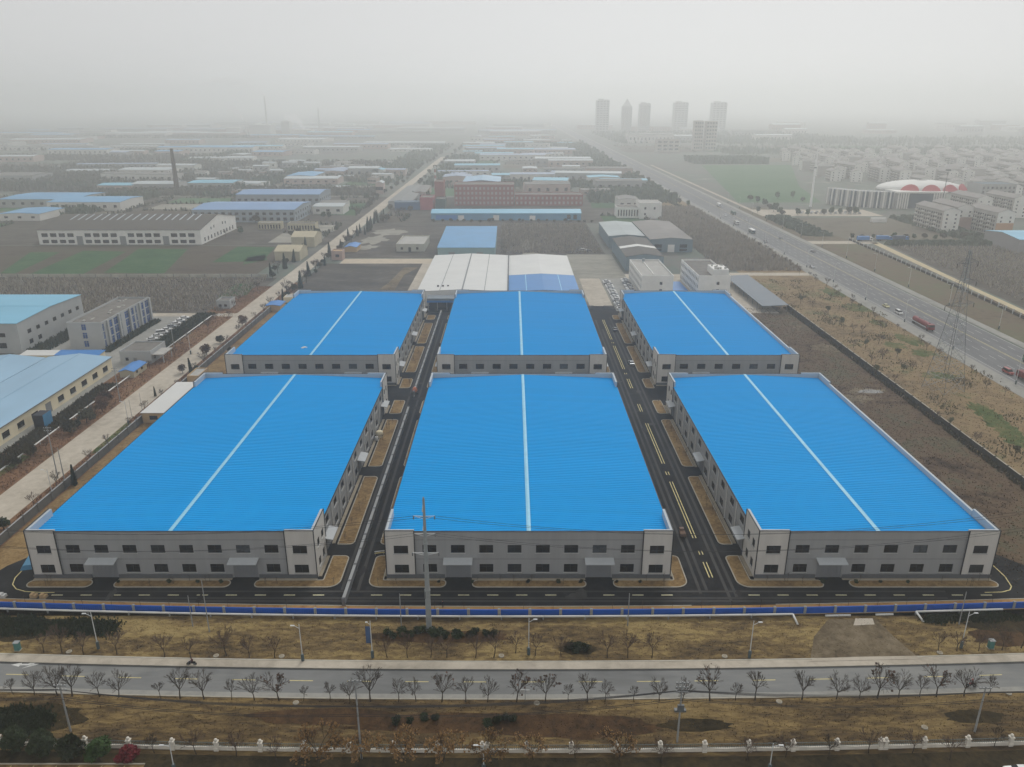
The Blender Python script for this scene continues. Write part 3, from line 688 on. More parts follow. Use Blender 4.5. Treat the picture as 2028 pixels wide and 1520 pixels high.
for proto, used, x, y, lab in [(WA, ua, -100.9, Y1, 'long blue roofed grey warehouse at the front, beside the concrete street and left boundary wall'),
                               (WA, ua, -26.2, Y1, 'long blue roofed grey warehouse at the front, behind the tall steel power pole'),
                               (WA, ua, -100.9, Y2, 'blue roofed grey warehouse of the back row, with a white scrap lying on its roof'),
                               (WA, ua, -26.2, Y2, 'blue roofed grey warehouse in the middle of the back row, before the white roofed hall'),
                               (WB, ub, 51.6, Y1, 'front blue roofed warehouse beside the waste ground, with a pale parapet along the roof'),
                               (WB, ub, 51.6, Y2, 'back row blue roofed warehouse nearest the highway, before the white office blocks')]:
    o = place(proto, used, (x, y, 0), 0.0, lab, grp)
# ring-shaped emblems high on towers of the back row
for x in (-44.5, 98.2, 30.3):
    e = MB()
    for i in range(14):
        a, b = 2 * math.pi * i / 14, 2 * math.pi * (i + 1) / 14
        e.quad((.55 * math.cos(a), 0, .55 * math.sin(a)), (.55 * math.cos(b), 0, .55 * math.sin(b)), (.38 * math.cos(b), 0, .38 * math.sin(b)), (.38 * math.cos(a), 0, .38 * math.sin(a)))
    tag(e.build('wall_emblem', M_WHT, None, (x, Y2 - .31, 9.9)), {-44.5: 'small white ring emblem on the tower beside the alley wall', 98.2: 'small white ring emblem on the tower nearest the highway', 30.3: 'small white ring emblem on the tower beside the marked yard road'}[x], 'emblem', 'ring emblems on towers')
# scrap of white sheeting lying on the left back roof
x, y = G(602, 691, 10.4)
sb_ = MB(); rr = random.Random(5)
sb_.add([(x - 1.6, y, 10.6), (x - .3, y - .9, 10.75), (x + .6, y - .4, 11.0), (x + 1.7, y + .5, 10.7), (x + .2, y + 1.2, 10.9), (x - .2, y + .2, 11.2)], [(0, 1, 5), (1, 2, 5), (2, 3, 5), (3, 4, 5), (4, 0, 5)])
tag(sb_.build('plastic_sheet', M_WHT), 'crumpled white plastic sheet lying on the blue back roof', 'sheeting')

# ================================================================== NEIGHBOURING BUILDINGS
c_lblue = mat('pale_blue_roof', srgb(142, 176, 200), 0.5, 0.1, 0.06, stretch=(1, .3, 1))
c_cyan = mat('sky_blue_roof', srgb(118, 180, 208), 0.5, 0.1, 0.05, stretch=(.3, 1, 1))
c_cream = mat('cream_render', srgb(226, 214, 184), 0.9, 0.06, 0.3)
c_lgrey = mat('light_grey_render', srgb(170, 172, 172), 0.8, 0.06, 0.2)
c_wht = mat('white_render', srgb(228, 227, 222), 0.85, 0.08, 0.2)
c_whtroof = mat('white_sheet_roof', srgb(206, 206, 202), 0.6, 0.05, 0.08)
c_dkroof = mat('dark_brown_roof', srgb(84, 80, 74), 0.8, 0.08, 0.1)
c_flat = mat('grey_felt_roof', srgb(116, 112, 106), 0.95, 0.2, 0.3)
c_flatp = mat('pale_concrete_roof', srgb(170, 168, 162), 0.95, 0.12, 0.3)
c_bright = mat('bright_blue_roof', srgb(58, 124, 190), 0.5, 0.08, 0.2)
c_mblue = mat('mid_blue_roof', srgb(74, 142, 190), 0.5, 0.08, 0.1)
c_steelw = mat('blue_grey_wall', srgb(112, 130, 140), 0.7, 0.06, 0.1)
c_brick = mat('red_brick', srgb(150, 92, 86), 0.9, 0.1, 0.2)
c_teal = mat('blue_green_glass', srgb(34, 78, 140), 0.25, 0.6, 0.5, spec=0.3)
c_tan = mat('tan_render', srgb(188, 160, 120), 0.9, 0.08, 0.3)
c_yel = mat('pale_yellow_render', srgb(182, 174, 150), 0.9, 0.08, 0.2)

# cream factory with pale blue roof beside the concrete street
x0, x1, y0, y1 = -173.5, -150.2, 150.0, 277.5
cw = [(8 + i * 7.5, 1.3, 3.6, 2.0) for i in range(16) if i not in (4, 5, 10)]
bd = building('cream_factory', 'cream walled factory with pale blue roof beside the concrete street', 'factory', x0, y0, x1 - x0, y1 - y0, 5.3, c_cream, c_lblue, 'gable_y', 1.3,
              wins=[('r', cw)], door=[('r', 8 + 4 * 7.5 + 2, 3.4, 3.6), ('r', 8 + 10 * 7.5 + .2, 3.4, 3.6)], ridge=c_lblue, sill=True)
fb = MB().box(x1 - x0 + .31, x1 - x0 + .5, -.3, y1 - y0 + .3, 5.1, 5.35).build('gutter', M_STEELD, bd)
building('pale_blue_shed', 'pale blue roofed shed behind the cream factory, with a dark valley gutter between', 'factory', -200, 150, 25.6, 126.5, 5.3, c_cream, c_lblue, 'gable_y', 1.3, ridge=c_lblue)
building('skylit_blue_shed', 'low bright blue roofed lean-to at the picture edge below the pale sheds', 'shed', -190, 140, 16, 9.5, 6.8, c_cream, c_bright, 'shed', 0.6)
# grey hall with sky-blue roof
rw = [(6 + i * 6.2, 6.4, 2.6, 1.7) for i in range(7)] + [(6 + i * 6.2, 2.0, 2.6, 1.9) for i in (0, 1)]
building('grey_hall', 'tall light grey hall with stepped sky blue roof, at the left picture edge', 'factory', -290, 299, 93, 49, 12.4, c_lgrey, c_cyan, 'gable_x', 0.9,
         wins=[('f', [(84 - i * 7, 6.6, 3.6, 1.7) for i in range(4)] + [(83.5 - i * 7, 2.0, 3.8, 2.2) for i in range(4)]), ('r', rw)], ridge=c_cyan)
# three-storey office with blue glass bays
ow = []
for i in range(9):
    for k in range(3): ow.append((.5 + i * 4.85, .6 + k * 3.4, 3.5 if i % 3 else 1.6, 3.15))
of_ = building('glass_bay_office', 'three storey grey office with blue glass window bays and cluttered flat roof', 'office building', -180, 304, 14, 44, 10.6, c_lgrey, c_flat, 'flat', parapet=.8,
               wins=[('r', ow), ('f', [(5.6, 1.0 + k * 3.5, 2.0, 2.6) for k in range(3)])], glass=c_teal, frame=M_SILL)
for i in range(5):
    MB().box(14.21, 14.6, 3.9 + i * 9.7, 5.2 + i * 9.7, 0, 11.2).build('pilaster', c_lgrey, of_)
rj = random.Random(8)
for i in range(9):
    a, b = rj.uniform(2, 12), rj.uniform(3, 40); MB().box(a, a + rj.uniform(.5, 1.5), b, b + rj.uniform(.5, 3), 10.605, 10.7 + rj.random() * .5).build('roof_clutter', c_flatp, of_)
gh = building('gate_lodge', 'low grey flat roofed gate lodge behind the roadside pipe', 'lodge', -151, 285.5, 12, 13.5, 4.6, c_lgrey, c_flat, 'flat', parapet=.5, wins=[('f', [(2, 1.2, 1.2, 1.3)]), ('r', [(2.5, 1.2, 1.6, 1.4), (7.5, 1.2, 1.6, 1.4)])], door=[('f', 5.0, 1.4, 2.3)])
MB().box(12.1, 16.5, 0.5, 9.5, 3.3, 3.6).build('porch_roof', c_flatp, gh); 
for yy in (1.2, 8.6): MB().box(15.9, 16.2, yy, yy + .3, 0, 3.3).build('porch_post', c_lgrey, gh)
building('blue_kiosk', 'small cream kiosk with blue pitched roof beside the roadside pipe', 'kiosk', -143.5, 269, 5.2, 10.5, 2.6, c_yel, c_bright, 'gable_y', 0.7, wins=[('r', [(2, 1, 1.4, 1.1), (6, 1, 1.4, 1.1)])])
building('white_roof_lean_to', 'low white roofed lean-to beside the grey hall', 'shed', -191, 288, 13, 5, 2.7, c_cream, c_whtroof, 'shed', 0.4)
building('blue_roof_cabin_row', 'row of low cabins with blue roof before the glass bay office', 'cabin', -177.5, 288, 17, 5.0, 2.7, c_cream, c_bright, 'shed', 0.5, wins=[('f', row(5, 17, 1.1, 1.0, 1.0))])
building('street_gatehouse', 'small grey gatehouse beside the far end of the left street verge', 'lodge', *G(430, 612), 6.5, 8, 3.6, c_lgrey, c_flat, 'flat', wins=[('f', [(1, 1, 1.4, 1.2), (3.6, 1, 1.4, 1.2)])])
building('white_roof_shed', 'tan shed with dirty white roof between boundary wall and left blue warehouse', 'shed', -116.2, 226.5, 6.8, 28, 3.5, c_tan, c_whtroof, 'shed', 0.05, wins=[('f', [(2.2, 1.0, 2.6, 1.4)]), ('r', row(7, 28, 1.8, 1.0, 1.3))])
building('tan_cabin', 'small tan cabin with pale roof beyond the white roofed shed', 'cabin', -116.0, 262, 4.2, 9, 3.0, c_tan, c_flatp, 'flat', parapet=.3)
building('site_cabin', 'small site cabin with blue roof beside the left street trees', 'cabin', *G(527, 617), 7, 9, 2.8, c_tan, c_bright, 'gable_y', .5)
building('site_cabin', 'pale roofed hut beside the back corner of the left blue warehouse', 'cabin', *G(562, 600), 5, 8, 2.6, c_cream, c_flatp, 'flat', parapet=.2)
# dark blue tipper skip beside cream factory
sk = thing('tall_bin', 'black and blue steel bin standing beside the cream factory wall', 'bin', (-146.0, 224, 0), 0.0)
MB().box(-1.6, 1.6, -2.2, 2.2, .25, 4.4).build('box_body', mat('bin_black', srgb(36, 40, 52), 0.6, .1, .5), sk)
MB().box(1.61, 1.72, -2.25, 2.25, .2, 4.45).build('side_panel', mat('bin_blue', srgb(66, 128, 168), 0.6, .1, .5), sk)
for sy in (-1, 1): MB().box(-1.5, 1.5, sy * 1.7 - .15, sy * 1.7 + .15, 0, .25).build('skid', M_STEELD, sk)

# gate hall between the back row
gb_ = thing('gate_canopy', 'grey entrance canopy with blue fascia between the two back row warehouses', 'canopy', (-41, 366, 0))
MB().box(0, 14.4, 0, 7, 5.2, 6.2).build('fascia', mat('fascia_grey', srgb(112, 122, 130), .6, .08, .3), gb_)
MB().box(0, 14.4, -.3, 0, 4.3, 5.2).build('blue_fascia', c_bright, gb_)
for xx in (.3, 4.8, 9.3, 13.8): MB().box(xx, xx + .4, .5, .9, 0, 4.6).build('post', M_POST, gb_)
MB().box(.3, 14, 6.3, 6.5, 0, 5.2).build('back_wall', mat('dark_opening', srgb(52, 54, 62), .8, .1, .3), gb_)
# steel sliding gates across the yard roads
def slide_gate(x, y, L, lab):
    t = thing('sliding_gate', lab, 'gate', (x, y, 0))
    f = MB(); f.box(0, L, -.05, .05, .12, .24); f.box(0, L, -.05, .05, 1.5, 1.6); f.build('frame', M_STEELD, t)
    b = MB()
    for i in range(int(L / .35)): b.box(i * .35, i * .35 + .05, -.02, .02, .24, 1.5)
    stuff(b.build('bars', M_STEELD, t))
    for xx in (0.05, L - .25): MB().box(xx, xx + .2, -.06, .06, 0, 1.6).build('post', M_STEELD, t)
slide_gate(33.8, 371, 6, 'dark barred gate leaf beside the middle warehouse back corner')
slide_gate(44.8, 371, 6.4, 'dark barred gate leaf before the car park')
slide_gate(-40, 362.5, 13, 'dark barred gate under the grey entrance canopy')
# white hall with its blue wing
wh = building('white_roof_hall', 'broad white roofed hall behind the middle warehouse', 'factory', -46.6, 376, 44.2, 96, 7.4, c_wht, c_whtroof, 'gable_y', 1.1, ridge=M_STEELD)
for xx in (11, 33): MB().box(xx - .12, xx + .12, 0, 96, 8.02, 8.06).build('roof_joint', M_SEAM, wh)
for xx in (9, 11.5, 14): MB().box(xx, xx + .9, 8, 9, 7.8, 8.6).build('roof_vent', M_FRAME, wh)
wn = building('white_roof_hall', 'white roofed hall wing beside the stained concrete yard', 'factory', -1.9, 415, 35, 57, 7.2, c_wht, c_whtroof, 'gable_y', 1.0)
MB().box(-.4, .1, -39, 57, 7.3, 7.9).build('valley_gutter', M_FRAME, wn)
bw = building('blue_wing', 'mid blue roofed wing with pale joints joined to the white halls', 'factory', -1.4, 376.5, 34.5, 38, 7.2, c_wht, mat('wing_blue', srgb(48, 122, 186), .5, .06, .1), 'gable_y', 0.9)
for xx in (8.6, 26): MB().box(xx - .18, xx + .18, 0, 38, 7.72, 7.78).build('roof_joint', M_RIDGE, bw)
# flat white house and blue hall beyond
building('white_flat_house', 'white flat roofed single storey house on the bare dark land', 'house', *G(785, 499), 19, 36, 4.6, mat('dirty_white', srgb(182, 180, 168), .9, .1, .2), c_flatp, 'flat', parapet=.7, wins=[('f', [(3, 1.4, 1.6, 1.6), (13.4, 1.4, 1.6, 1.6)])], door=[('f', 8.2, 1.8, 3.0, M_FRAME)])
building('blue_hall', 'sky blue roofed hall standing alone behind the white roofed hall', 'factory', -47.5, 496, 36.5, 76, 8.0, mat('pale_green_wall', srgb(132, 160, 162), .8, .08, .2), c_mblue, 'shed', 2.2, door=[('f', 7, 4, 5), ('f', 25, 4, 5)])
# long sky-blue shed
cs = building('long_sky_blue_shed', 'very long sky blue roofed shed before the red brick factory', 'factory', -69, 674, 128, 22, 6.0, mat('sea_blue_wall', srgb(96, 150, 182), .7, .1, .05), c_cyan, 'gable_x', 2.2,
              wins=[('f', [(116, 1.0, 3, 3.6), (121.5, 1.0, 3, 3.6)])], door=[('f', 23, 5, 4.2, c_wht), ('f', 53, 5, 4.4, c_wht), ('f', 84, 5, 4.0, c_wht)], small=False)
MB().box(4, 22, -.12, -.02, .6, 4.4).build('blue_shutter', c_bright, cs)
# red brick factory
bwins = lambda L, n, fl, w=2.0: [q for k in range(fl) for q in row(n, L, w, 1.4 + k * 4.6, 2.6)]
building('red_brick_mill', 'four storey red brick mill with rows of pale windows', 'mill', -56, 774, 58, 30, 19.5, c_brick, c_flat, 'flat', wins=[('f', bwins(58, 15, 4))], glass=mat('pale_pane', srgb(168, 158, 154), .4, .3, .3), small=True)
building('red_brick_wing', 'low red brick wing with pale bands right of the mill', 'mill', 3, 774, 66, 24, 10.0, c_brick, c_flat, 'flat', wins=[('f', bwins(66, 16, 2))], glass=MATS['pale_pane'], small=True)
building('brick_stair_tower', 'narrow red brick stair tower left of the mill', 'tower', -76.5, 790, 9, 18, 21, c_brick, c_flat, 'flat')
building('brick_gate_block', 'low red brick block with dark cladding left of the mill', 'building', -86, 742, 12, 22, 11, mat('pink_brick', srgb(168, 92, 100), .9, .1, .2), c_flat, 'flat')
building('dark_green_annex', 'dark green clad annex between the brick blocks', 'building', -72, 748, 9, 18, 9, mat('dark_green_wall', srgb(70, 92, 92), .8, .1, .2), c_flat, 'flat')
building('pale_blue_loft', 'pale blue roofed loft hall rising behind the brick mill', 'factory', -50, 812, 38, 60, 19, c_steelw, c_lblue, 'gable_y', 2)
# grey warehouses near the highway
building('grey_skylit_warehouse', 'blue grey warehouse with dark roof crossed by a white skylight band', 'warehouse', 68, 462, 22.5, 66, 8.6, c_steelw, c_dkroof, 'gable_y', 1.6, wins=[('f', [(2, 1, 3, 2.5)])])
sb2 = MB(); roof_gable_y(sb2, 22.5, 7, 8.7, 1.6, .1); tag(sb2.build('skylight_band', c_whtroof, None, (68, 488, .12)), 'white skylight band across the dark grey warehouse roof', 'skylight')
building('blue_grey_warehouse', 'wide blue grey warehouse with patchy roof before the bare brush', 'warehouse', 92.6, 523, 28.6, 84, 8.6, c_steelw, mat('patchy_roof', srgb(132, 128, 124), .8, .25, .03), 'gable_y', 1.2, wins=[('f', [(3, 3, 5, 2.4), (3, .8, 5, 1.6), (20, 3, 5, 2.4), (20, .8, 5, 1.6)])], door=[('f', 12, 4.6, 5.2, c_wht)])
building('pale_roof_shed', 'pale roofed shed at the left of the grey warehouse group', 'warehouse', 67, 540, 24.5, 66, 8.2, c_steelw, mat('pale_patch_roof', srgb(164, 172, 172), .7, .15, .05), 'gable_y', 1.0)
building('white_arch_office', 'white two storey block with tall fins beyond the grey warehouses', 'office building', *G(1222, 432), 28, 20, 8.5, c_wht, c_flat, 'flat', wins=[('f', row(12, 28, 1.2, 1.5, 5.5))], small=True)
building('white_arch_office', 'taller white block with few windows beside the finned office', 'office building', *G(1266, 434), 19, 24, 13, c_wht, c_flatp, 'flat', wins=[('f', [(4, 3, 1.6, 2), (12, 8, 1.6, 2), (4, 8, 1.6, 2)])], small=True)
# two white office blocks
for x, lab, nm in ((66.5, 'white three storey office block with plain concrete roof beside the car park', 0), (95.8, 'white three storey office block with cluttered roof house beside the dark carport', 1)):
    t = building('white_office', lab, 'office building', x, 394, 16.4, 44, 10.6, c_wht, c_flatp if not nm else c_flat, 'flat', parapet=.9,
                 wins=[('f', [(9.4, 6.6, 1.5, 1.6), (9.4, 2.8, 1.5, 1.6)]), ('l', [q for k in range(3) for q in row(13, 44, 1.9, 1.0 + 3.5 * k, 1.9)])], frame=M_SILL)
    if nm:
        MB().box(8, 16, 3, 16, 10.62, 14).build('roof_house', c_wht, t)
        for i in range(16):
            a, b = rj.uniform(8.2, 15), rj.uniform(3.2, 15); MB().box(a, a + .7, b, b + .9, 14.005, 14.4 + rj.random() * .6).build('roof_clutter', c_flatp, t)
    else:
        MB().box(7, 7.4, 6, 42, 10.61, 11.1).build('roof_spine', c_wht, t)
        MB().lathe([(.7, 0), (.8, .3), (.8, 1.4), (.6, 1.7), (.3, 1.8)], (7.2, 40, 11.1)).build('water_tank', M_STEEL, t)
struct(MB().quad((84.2, 384, .05), (94.5, 384, .05), (94.5, 432, .05), (84.2, 432, .05)).build('sports_court', c_bright))
# dark carport
cp = thing('carport', 'long dark grey carport roof beside the waste ground wall', 'carport', (119.6, 362.5, 0), 0.0)
cb_ = MB(); cb_.add([(0, 0, 3.4), (12.6, 0, 4.0), (12.6, 69, 4.0), (0, 69, 3.4), (0, 0, 3.2), (12.6, 0, 3.8), (12.6, 69, 3.8), (0, 69, 3.2)], [(0, 1, 2, 3), (4, 7, 6, 5), (0, 4, 5, 1), (1, 5, 6, 2), (2, 6, 7, 3), (3, 7, 4, 0)])
cb_.build('roof', mat('carport_roof', srgb(92, 102, 112), .6, .06, .2), cp)
for yy in range(1, 69, 8):
    for xx in (.4, 12.0): MB().box(xx, xx + .2, yy, yy + .2, 0, 3.25 + xx * .045).build('post', M_STEELD, cp)

# beige warehouse across the fields
bw_ = building('beige_warehouse', 'long cream warehouse with dark brown roof and pale rooflight strips', 'warehouse', -335, 553, 115, 74, 10.4, c_wht, c_dkroof, 'gable_x', 6.2,
         wins=[('f', [(2.5 + i * 6.1, 5.4, 4.4, 2.6) for i in range(18) if i not in (4, 9, 14)] + [(2.5 + i * 6.1, 1.0, 4.4, 2.4) for i in range(18) if i not in (4, 9, 14)]),
               ('r', [(6 + i * 6.5, 1.2, 2.4, 2.8) for i in range(10)] + [(20, 7.5, 2, 2), (26, 8, 2, 2), (44, 8, 2, 2), (50, 7.5, 2, 2)])], door=[('f', 2.5 + k * 6.1, 4.4, 6) for k in (4, 9, 14)], ov=.4)
for i in range(17):
    xx = 12 + i * 5.7; s_ = MB(); s_.add([(xx, 22, 10.4 + .2 + 22 / 37 * 6.2), (xx + 1.1, 22, 10.6 + 22 / 37 * 6.2), (xx + 1.1, 36, 10.6 + 36 / 37 * 6.2), (xx, 36, 10.6 + 36 / 37 * 6.2)], [(0, 1, 2, 3)]); s_.build('rooflight', M_PARA, bw_)
building('blue_grey_factory', 'two storey blue grey factory with steel blue roof behind the cream warehouse', 'factory', -268, 662, 86, 56, 10.5, mat('pale_blue_wall', srgb(146, 156, 164), .8, .08, .1), mat('steel_blue_roof', srgb(112, 148, 190), .5, .08, .05), 'gable_x', 2.0, wins=[('f', row(15, 86, 3.0, 6.0, 2.2) + row(15, 86, 3.0, 1.4, 2.6)), ('r', row(7, 56, 3, 1.4, 2.5) + row(7, 56, 3, 6, 2.2))], small=True)
building('blue_grey_factory', 'farther blue grey factory with steel blue roof and one window row', 'factory', -271, 781, 82, 50, 10, MATS['pale_blue_wall'], MATS['steel_blue_roof'], 'gable_x', 2.0, wins=[('f', row(13, 82, 3.0, 3.5, 2.4)), ('r', row(6, 50, 3, 3.5, 2.4))], small=True)
building('yellow_house', 'pale yellow hipped house at the edge of the left street', 'house', *G(545, 517), 16, 20, 6, c_yel, mat('straw_roof', srgb(182, 172, 146), .9, .08, .2), 'gable_x', 2.5)
building('yellow_house', 'pale yellow house with sandy roof farther up the left street', 'house', *G(578, 490), 16, 22, 7, c_yel, MATS['straw_roof'], 'gable_x', 2.5)
building('colonnade_lodge', 'small cream colonnaded lodge beyond the cream warehouse', 'lodge', *G(512, 455), 18, 8, 5, c_yel, c_flatp, 'flat', wins=[('f', row(8, 18, 1.2, .6, 3.2))], small=True)
building('colonnade_lodge', 'long low lodge with dark arcades beside the left street', 'lodge', *G(570, 457), 22, 10, 5, c_yel, c_flat, 'flat', wins=[('f', row(10, 22, 1.2, .6, 3.2))], small=True)
building('tan_gate_house', 'tan gatehouse beside the sandy path behind the back row', 'lodge', *G(657, 516), 7, 8, 5.4, mat('pinkish_render', srgb(176, 152, 142), .9, .1, .2), c_tan, 'flat', wins=[('f', [(2.5, 2, 2.4, 1.8)])])
building('blue_pitched_hut', 'small hut with bright blue pitched roof beside the tan gatehouse', 'hut', *G(683, 500), 8, 16, 3.4, c_tan, c_bright, 'gable_y', .9)
building('navy_canopy_shed', 'dark blue canopied shed beside the far street', 'shed', *G(782, 416), 36, 10, 7, mat('navy_wall', srgb(66, 104, 144), .8, .1, .1), mat('dusk_blue_roof', srgb(86, 106, 124), .7, .1, .1), 'gable_x', 1)
building('grey_long_shed', 'long grey roofed shed running along the far street', 'shed', -118, 756, 22, 150, 6, c_lgrey, mat('grey_sheet_roof', srgb(128, 130, 128), .8, .08, .1), 'gable_y', 1.5)
building('blue_green_roof_hall', 'sky blue roofed hall at the right picture edge below the apartment blocks', 'factory', 338, 520, 60, 40, 9, mat('pinkish_grey_wall', srgb(150, 148, 148), .8, .06, .1), c_cyan, 'gable_x', 2)

# ================================================================== WALLS, HOARDING, RAILING, PIPES
c_wallg = mat('grey_boundary_wall', srgb(104, 104, 102), .9, .2, .4)
c_walld = mat('dark_boundary_wall', srgb(62, 60, 56), .9, .25, .4)
def boundary_wall(name, label, x, y0, y1, h, m, pier_gap, capm, th=.25, pm=None):
    t = thing(name, label, 'wall', (x, y0, 0))
    L = y1 - y0; n = max(1, round(L / pier_gap)); g = L / n
    pan = MB().box(-th / 2, th / 2, .22, g - .22, 0, h).mesh('panel', m); cap = MB().box(-th / 2 - .07, th / 2 + .07, .22, g - .22, h, h + .09).mesh('coping', capm)
    pier = MB().box(-th / 2 - .1, th / 2 + .1, -.22, .22, 0, h + .2).mesh('pier', pm or m)
    for i in range(n):
        p = inst('panel', pan, t, (0, i * g, 0)); inst('coping', cap, p)
    for i in range(n + 1): inst('pier', pier, t, (0, i * g, 0))
    return t
boundary_wall('boundary_wall', 'grey panelled boundary wall between the concrete street and left warehouses', -116.6, 134, 372, 2.3, c_wallg, 6, M_POST)
boundary_wall('boundary_wall', 'dark overgrown boundary wall across the waste ground beside the highway verge', 135.3, 132, 372, 1.7, c_walld, 6, M_KERB)
for y0, y1, lab in ((131.8, 236, 'low grey dividing wall down the alley between front warehouses'), (250, 361, 'low grey dividing wall down the alley between back row warehouses')):
    boundary_wall('dividing_wall', lab, -33.7, y0, y1, 1.7, mat('alley_wall', srgb(112, 114, 116), .9, .12, .4), 6.0, mat('alley_cap', srgb(150, 152, 152), .9, .08, .4), .5)
# far white wall across the fields and the white-post fence beyond the highway
fw = thing('field_wall', 'long whitish garden wall across the fields left of the street', 'wall', (-420, 443.5, 0))
pan = MB().box(0, 8.6, 0, .25, 0, 1.9).mesh('panel', mat('whitewash', srgb(176, 172, 160), .9, .2, .15)); pie = MB().box(8.6, 9, -.1, .35, 0, 2.1).mesh('pier', c_flat)
for i in range(31): inst('panel', pan, fw, (i * 9, 0, 0)); inst('pier', pie, fw, (i * 9, 0, 0))
pf = thing('post_fence', 'fence of white posts along the sandy track beyond the highway', 'fence', (0, 0, 0))
pm_ = MB().box(-.3, .3, -.3, .3, 0, 2.3).mesh('post', mat('white_post', srgb(186, 188, 188), .8, .1, .5)); prev = None
for i in range(48):
    y = 262 + i * 6.6; x = 229.5 + 19.5 * (1 - math.exp(-(y - 262) / 150)) * 1.02
    inst('post', pm_, pf, (x, y, 0))
    if prev:
        L = math.hypot(x - prev[0], y - prev[1]); inst('panel', MB().box(.3, L - .3, -.08, .08, 0, 1.3).mesh('panel', c_walld), pf, (prev[0], prev[1], 0), math.atan2(y - prev[1], x - prev[0]))
    prev = (x, y)
# blue hoarding along the front of the yard
ho = thing('site_hoarding', 'navy blue panel hoarding with grey posts along the front of the yard', 'fence', (0, 0, 0))
hb = MB().box(-2.72, 2.72, -.1, .1, .2, 1.6)
for i in range(12): hb.box(-2.6 + i * .45, -2.45 + i * .45, -.14, -.1, .25, 1.55)
hp = hb.mesh('panel', M_BLUEPANEL); hpo = MB().box(-.24, .24, -.22, .22, 0, 1.8).mesh('post', M_POST); hbase = MB().box(-2.76, 2.76, -.16, .16, 0, .2).mesh('base', M_KERB)
for i in range(-19, 20):
    x = 0.5 + i * 6.02; y = 128.3 + front_bend(x); a = math.atan2(front_bend(x + 1) - front_bend(x - 1), 2)
    p = inst('panel', hp, ho, (x, y, 0), a); inst('base', hbase, p)
    x2 = x + 3.01; inst('post', hpo, ho, (x2, 128.3 + front_bend(x2), 0), a)
# white insulated pipe in front of it, with its elbows
def pipe(label, xs, ends, y=127.3, z=.75, r=.2):
    t = thing('insulated_pipe', label, 'pipe', (0, 0, 0)); a, b = xs; n = max(2, int((b - a) / 8)); pts = [(a + (b - a) * i / n, y + front_bend(a + (b - a) * i / n), z) for i in range(n + 1)]
    if 'a' in ends: pts = [(pts[0][0] + .4, pts[0][1] - 2.4, .1)] + pts
    if 'b' in ends: pts = pts + [(pts[-1][0] + .2, pts[-1][1] - 2.4, .1)]
    MB().path(pts, r, 8).build('tube', M_PIPE, t, smooth=True)
    for p in pts[1:-1:1]: MB().box(p[0] - .12, p[0] + .12, p[1] - .15, p[1] + .15, 0, z - r + .02).build('support', M_POST, t)
pipe('long white insulated pipe along the foot of the blue hoarding', (-108, 55), 'b')
pipe('short white pipe length lying before the muddy driveway', (61.5, 66.5), '', z=.25)
pipe('short white pipe length near the concrete slab of the muddy driveway', (71.5, 75), '', z=.25)
pipe('white insulated pipe beyond the muddy driveway, half hidden by brush', (79.5, 97), 'a')
rp_ = thing('roadside_pipe', 'thin white pipe on low supports beside the left concrete street', 'pipe', (-138.5, 140, 0))
MB().tube((0, 0, 1.0), (-1.5, 150, 1.0), .22, n=8).build('tube', M_PIPE, rp_, smooth=True)
for i in range(1, 15): MB().box(-i * .1 - .12, -i * .1 + .12, i * 10 - .15, i * 10 + .15, 0, .8).build('support', M_POST, rp_)
rp2 = thing('roadside_pipe', 'farther stretch of white pipe leading to the car rows by the left street', 'pipe', (-140.2, 294, 0))
MB().path([(0, 0, 1.0), (-.6, 60, 1.0), (4, 62, 1.0)], .22, 8).build('tube', M_PIPE, rp2, smooth=True)
for i in range(0, 6): MB().box(-i * .1 - .12, -i * .1 + .12, i * 11 - .15, i * 11 + .15, 0, .8).build('support', M_POST, rp2)
# masonry railing at the bottom of the picture
rl = thing('masonry_railing', 'pale masonry railing with ball topped pillars and iron bars across the foreground', 'fence', (0, 0, 0))
pil = MB(); pil.box(-.36, .36, -.36, .36, 0, .5); pil.box(-.28, .28, -.28, .28, .5, 1.55); pil.box(-.36, .36, -.36, .36, 1.55, 1.7)
pilm = pil.mesh('pillar', M_IVORY); ballm = MB().ball((0, 0, 1.95), .27, .27, .27, 10, 6).mesh('ball_cap', M_IVORY, True)
SP = 6.9
lw = MB(); N_ = 10
for i in range(N_):
    a, b = .3 + (SP - .6) * i / N_, .3 + (SP - .6) * (i + 1) / N_
    za, zb = [.6 + .22 * abs(2 * k / SP - 1) ** 1.5 for k in (a, b)]
    lw.add([(a, -.14, 0), (b, -.14, 0), (b, -.14, zb), (a, -.14, za), (a, .14, 0), (b, .14, 0), (b, .14, zb), (a, .14, za)], [(0, 1, 2, 3), (5, 4, 7, 6), (3, 2, 6, 7)])
lwm = lw.mesh('low_wall', M_IVORY)
br = MB(); br.box(.3, SP - .3, -.03, .03, 1.4, 1.46); br.box(.3, SP - .3, -.03, .03, .78, .83)
for i in range(22): xx = .47 + i * .284; br.box(xx - .035, xx + .035, -.03, .03, .5, 1.5)
brm = br.mesh('railing_bars', M_IRON)
for i in range(-16, 17):
    x = -4.6 + i * SP; y = 94.3 + front_bend(x); a = math.atan2(front_bend(x + SP) - front_bend(x), SP)
    p = inst('pillar', pilm, rl, (x, y, 0), a); inst('ball_cap', ballm, p)
    if i in (-13, -10, 0, 9): p = inst('pillar', pilm, rl, (x + .74, y, 0), a); inst('ball_cap', ballm, p)
    inst('low_wall', lwm, rl, (x, y, 0), a); inst('railing_bars', brm, rl, (x, y, 0), a)
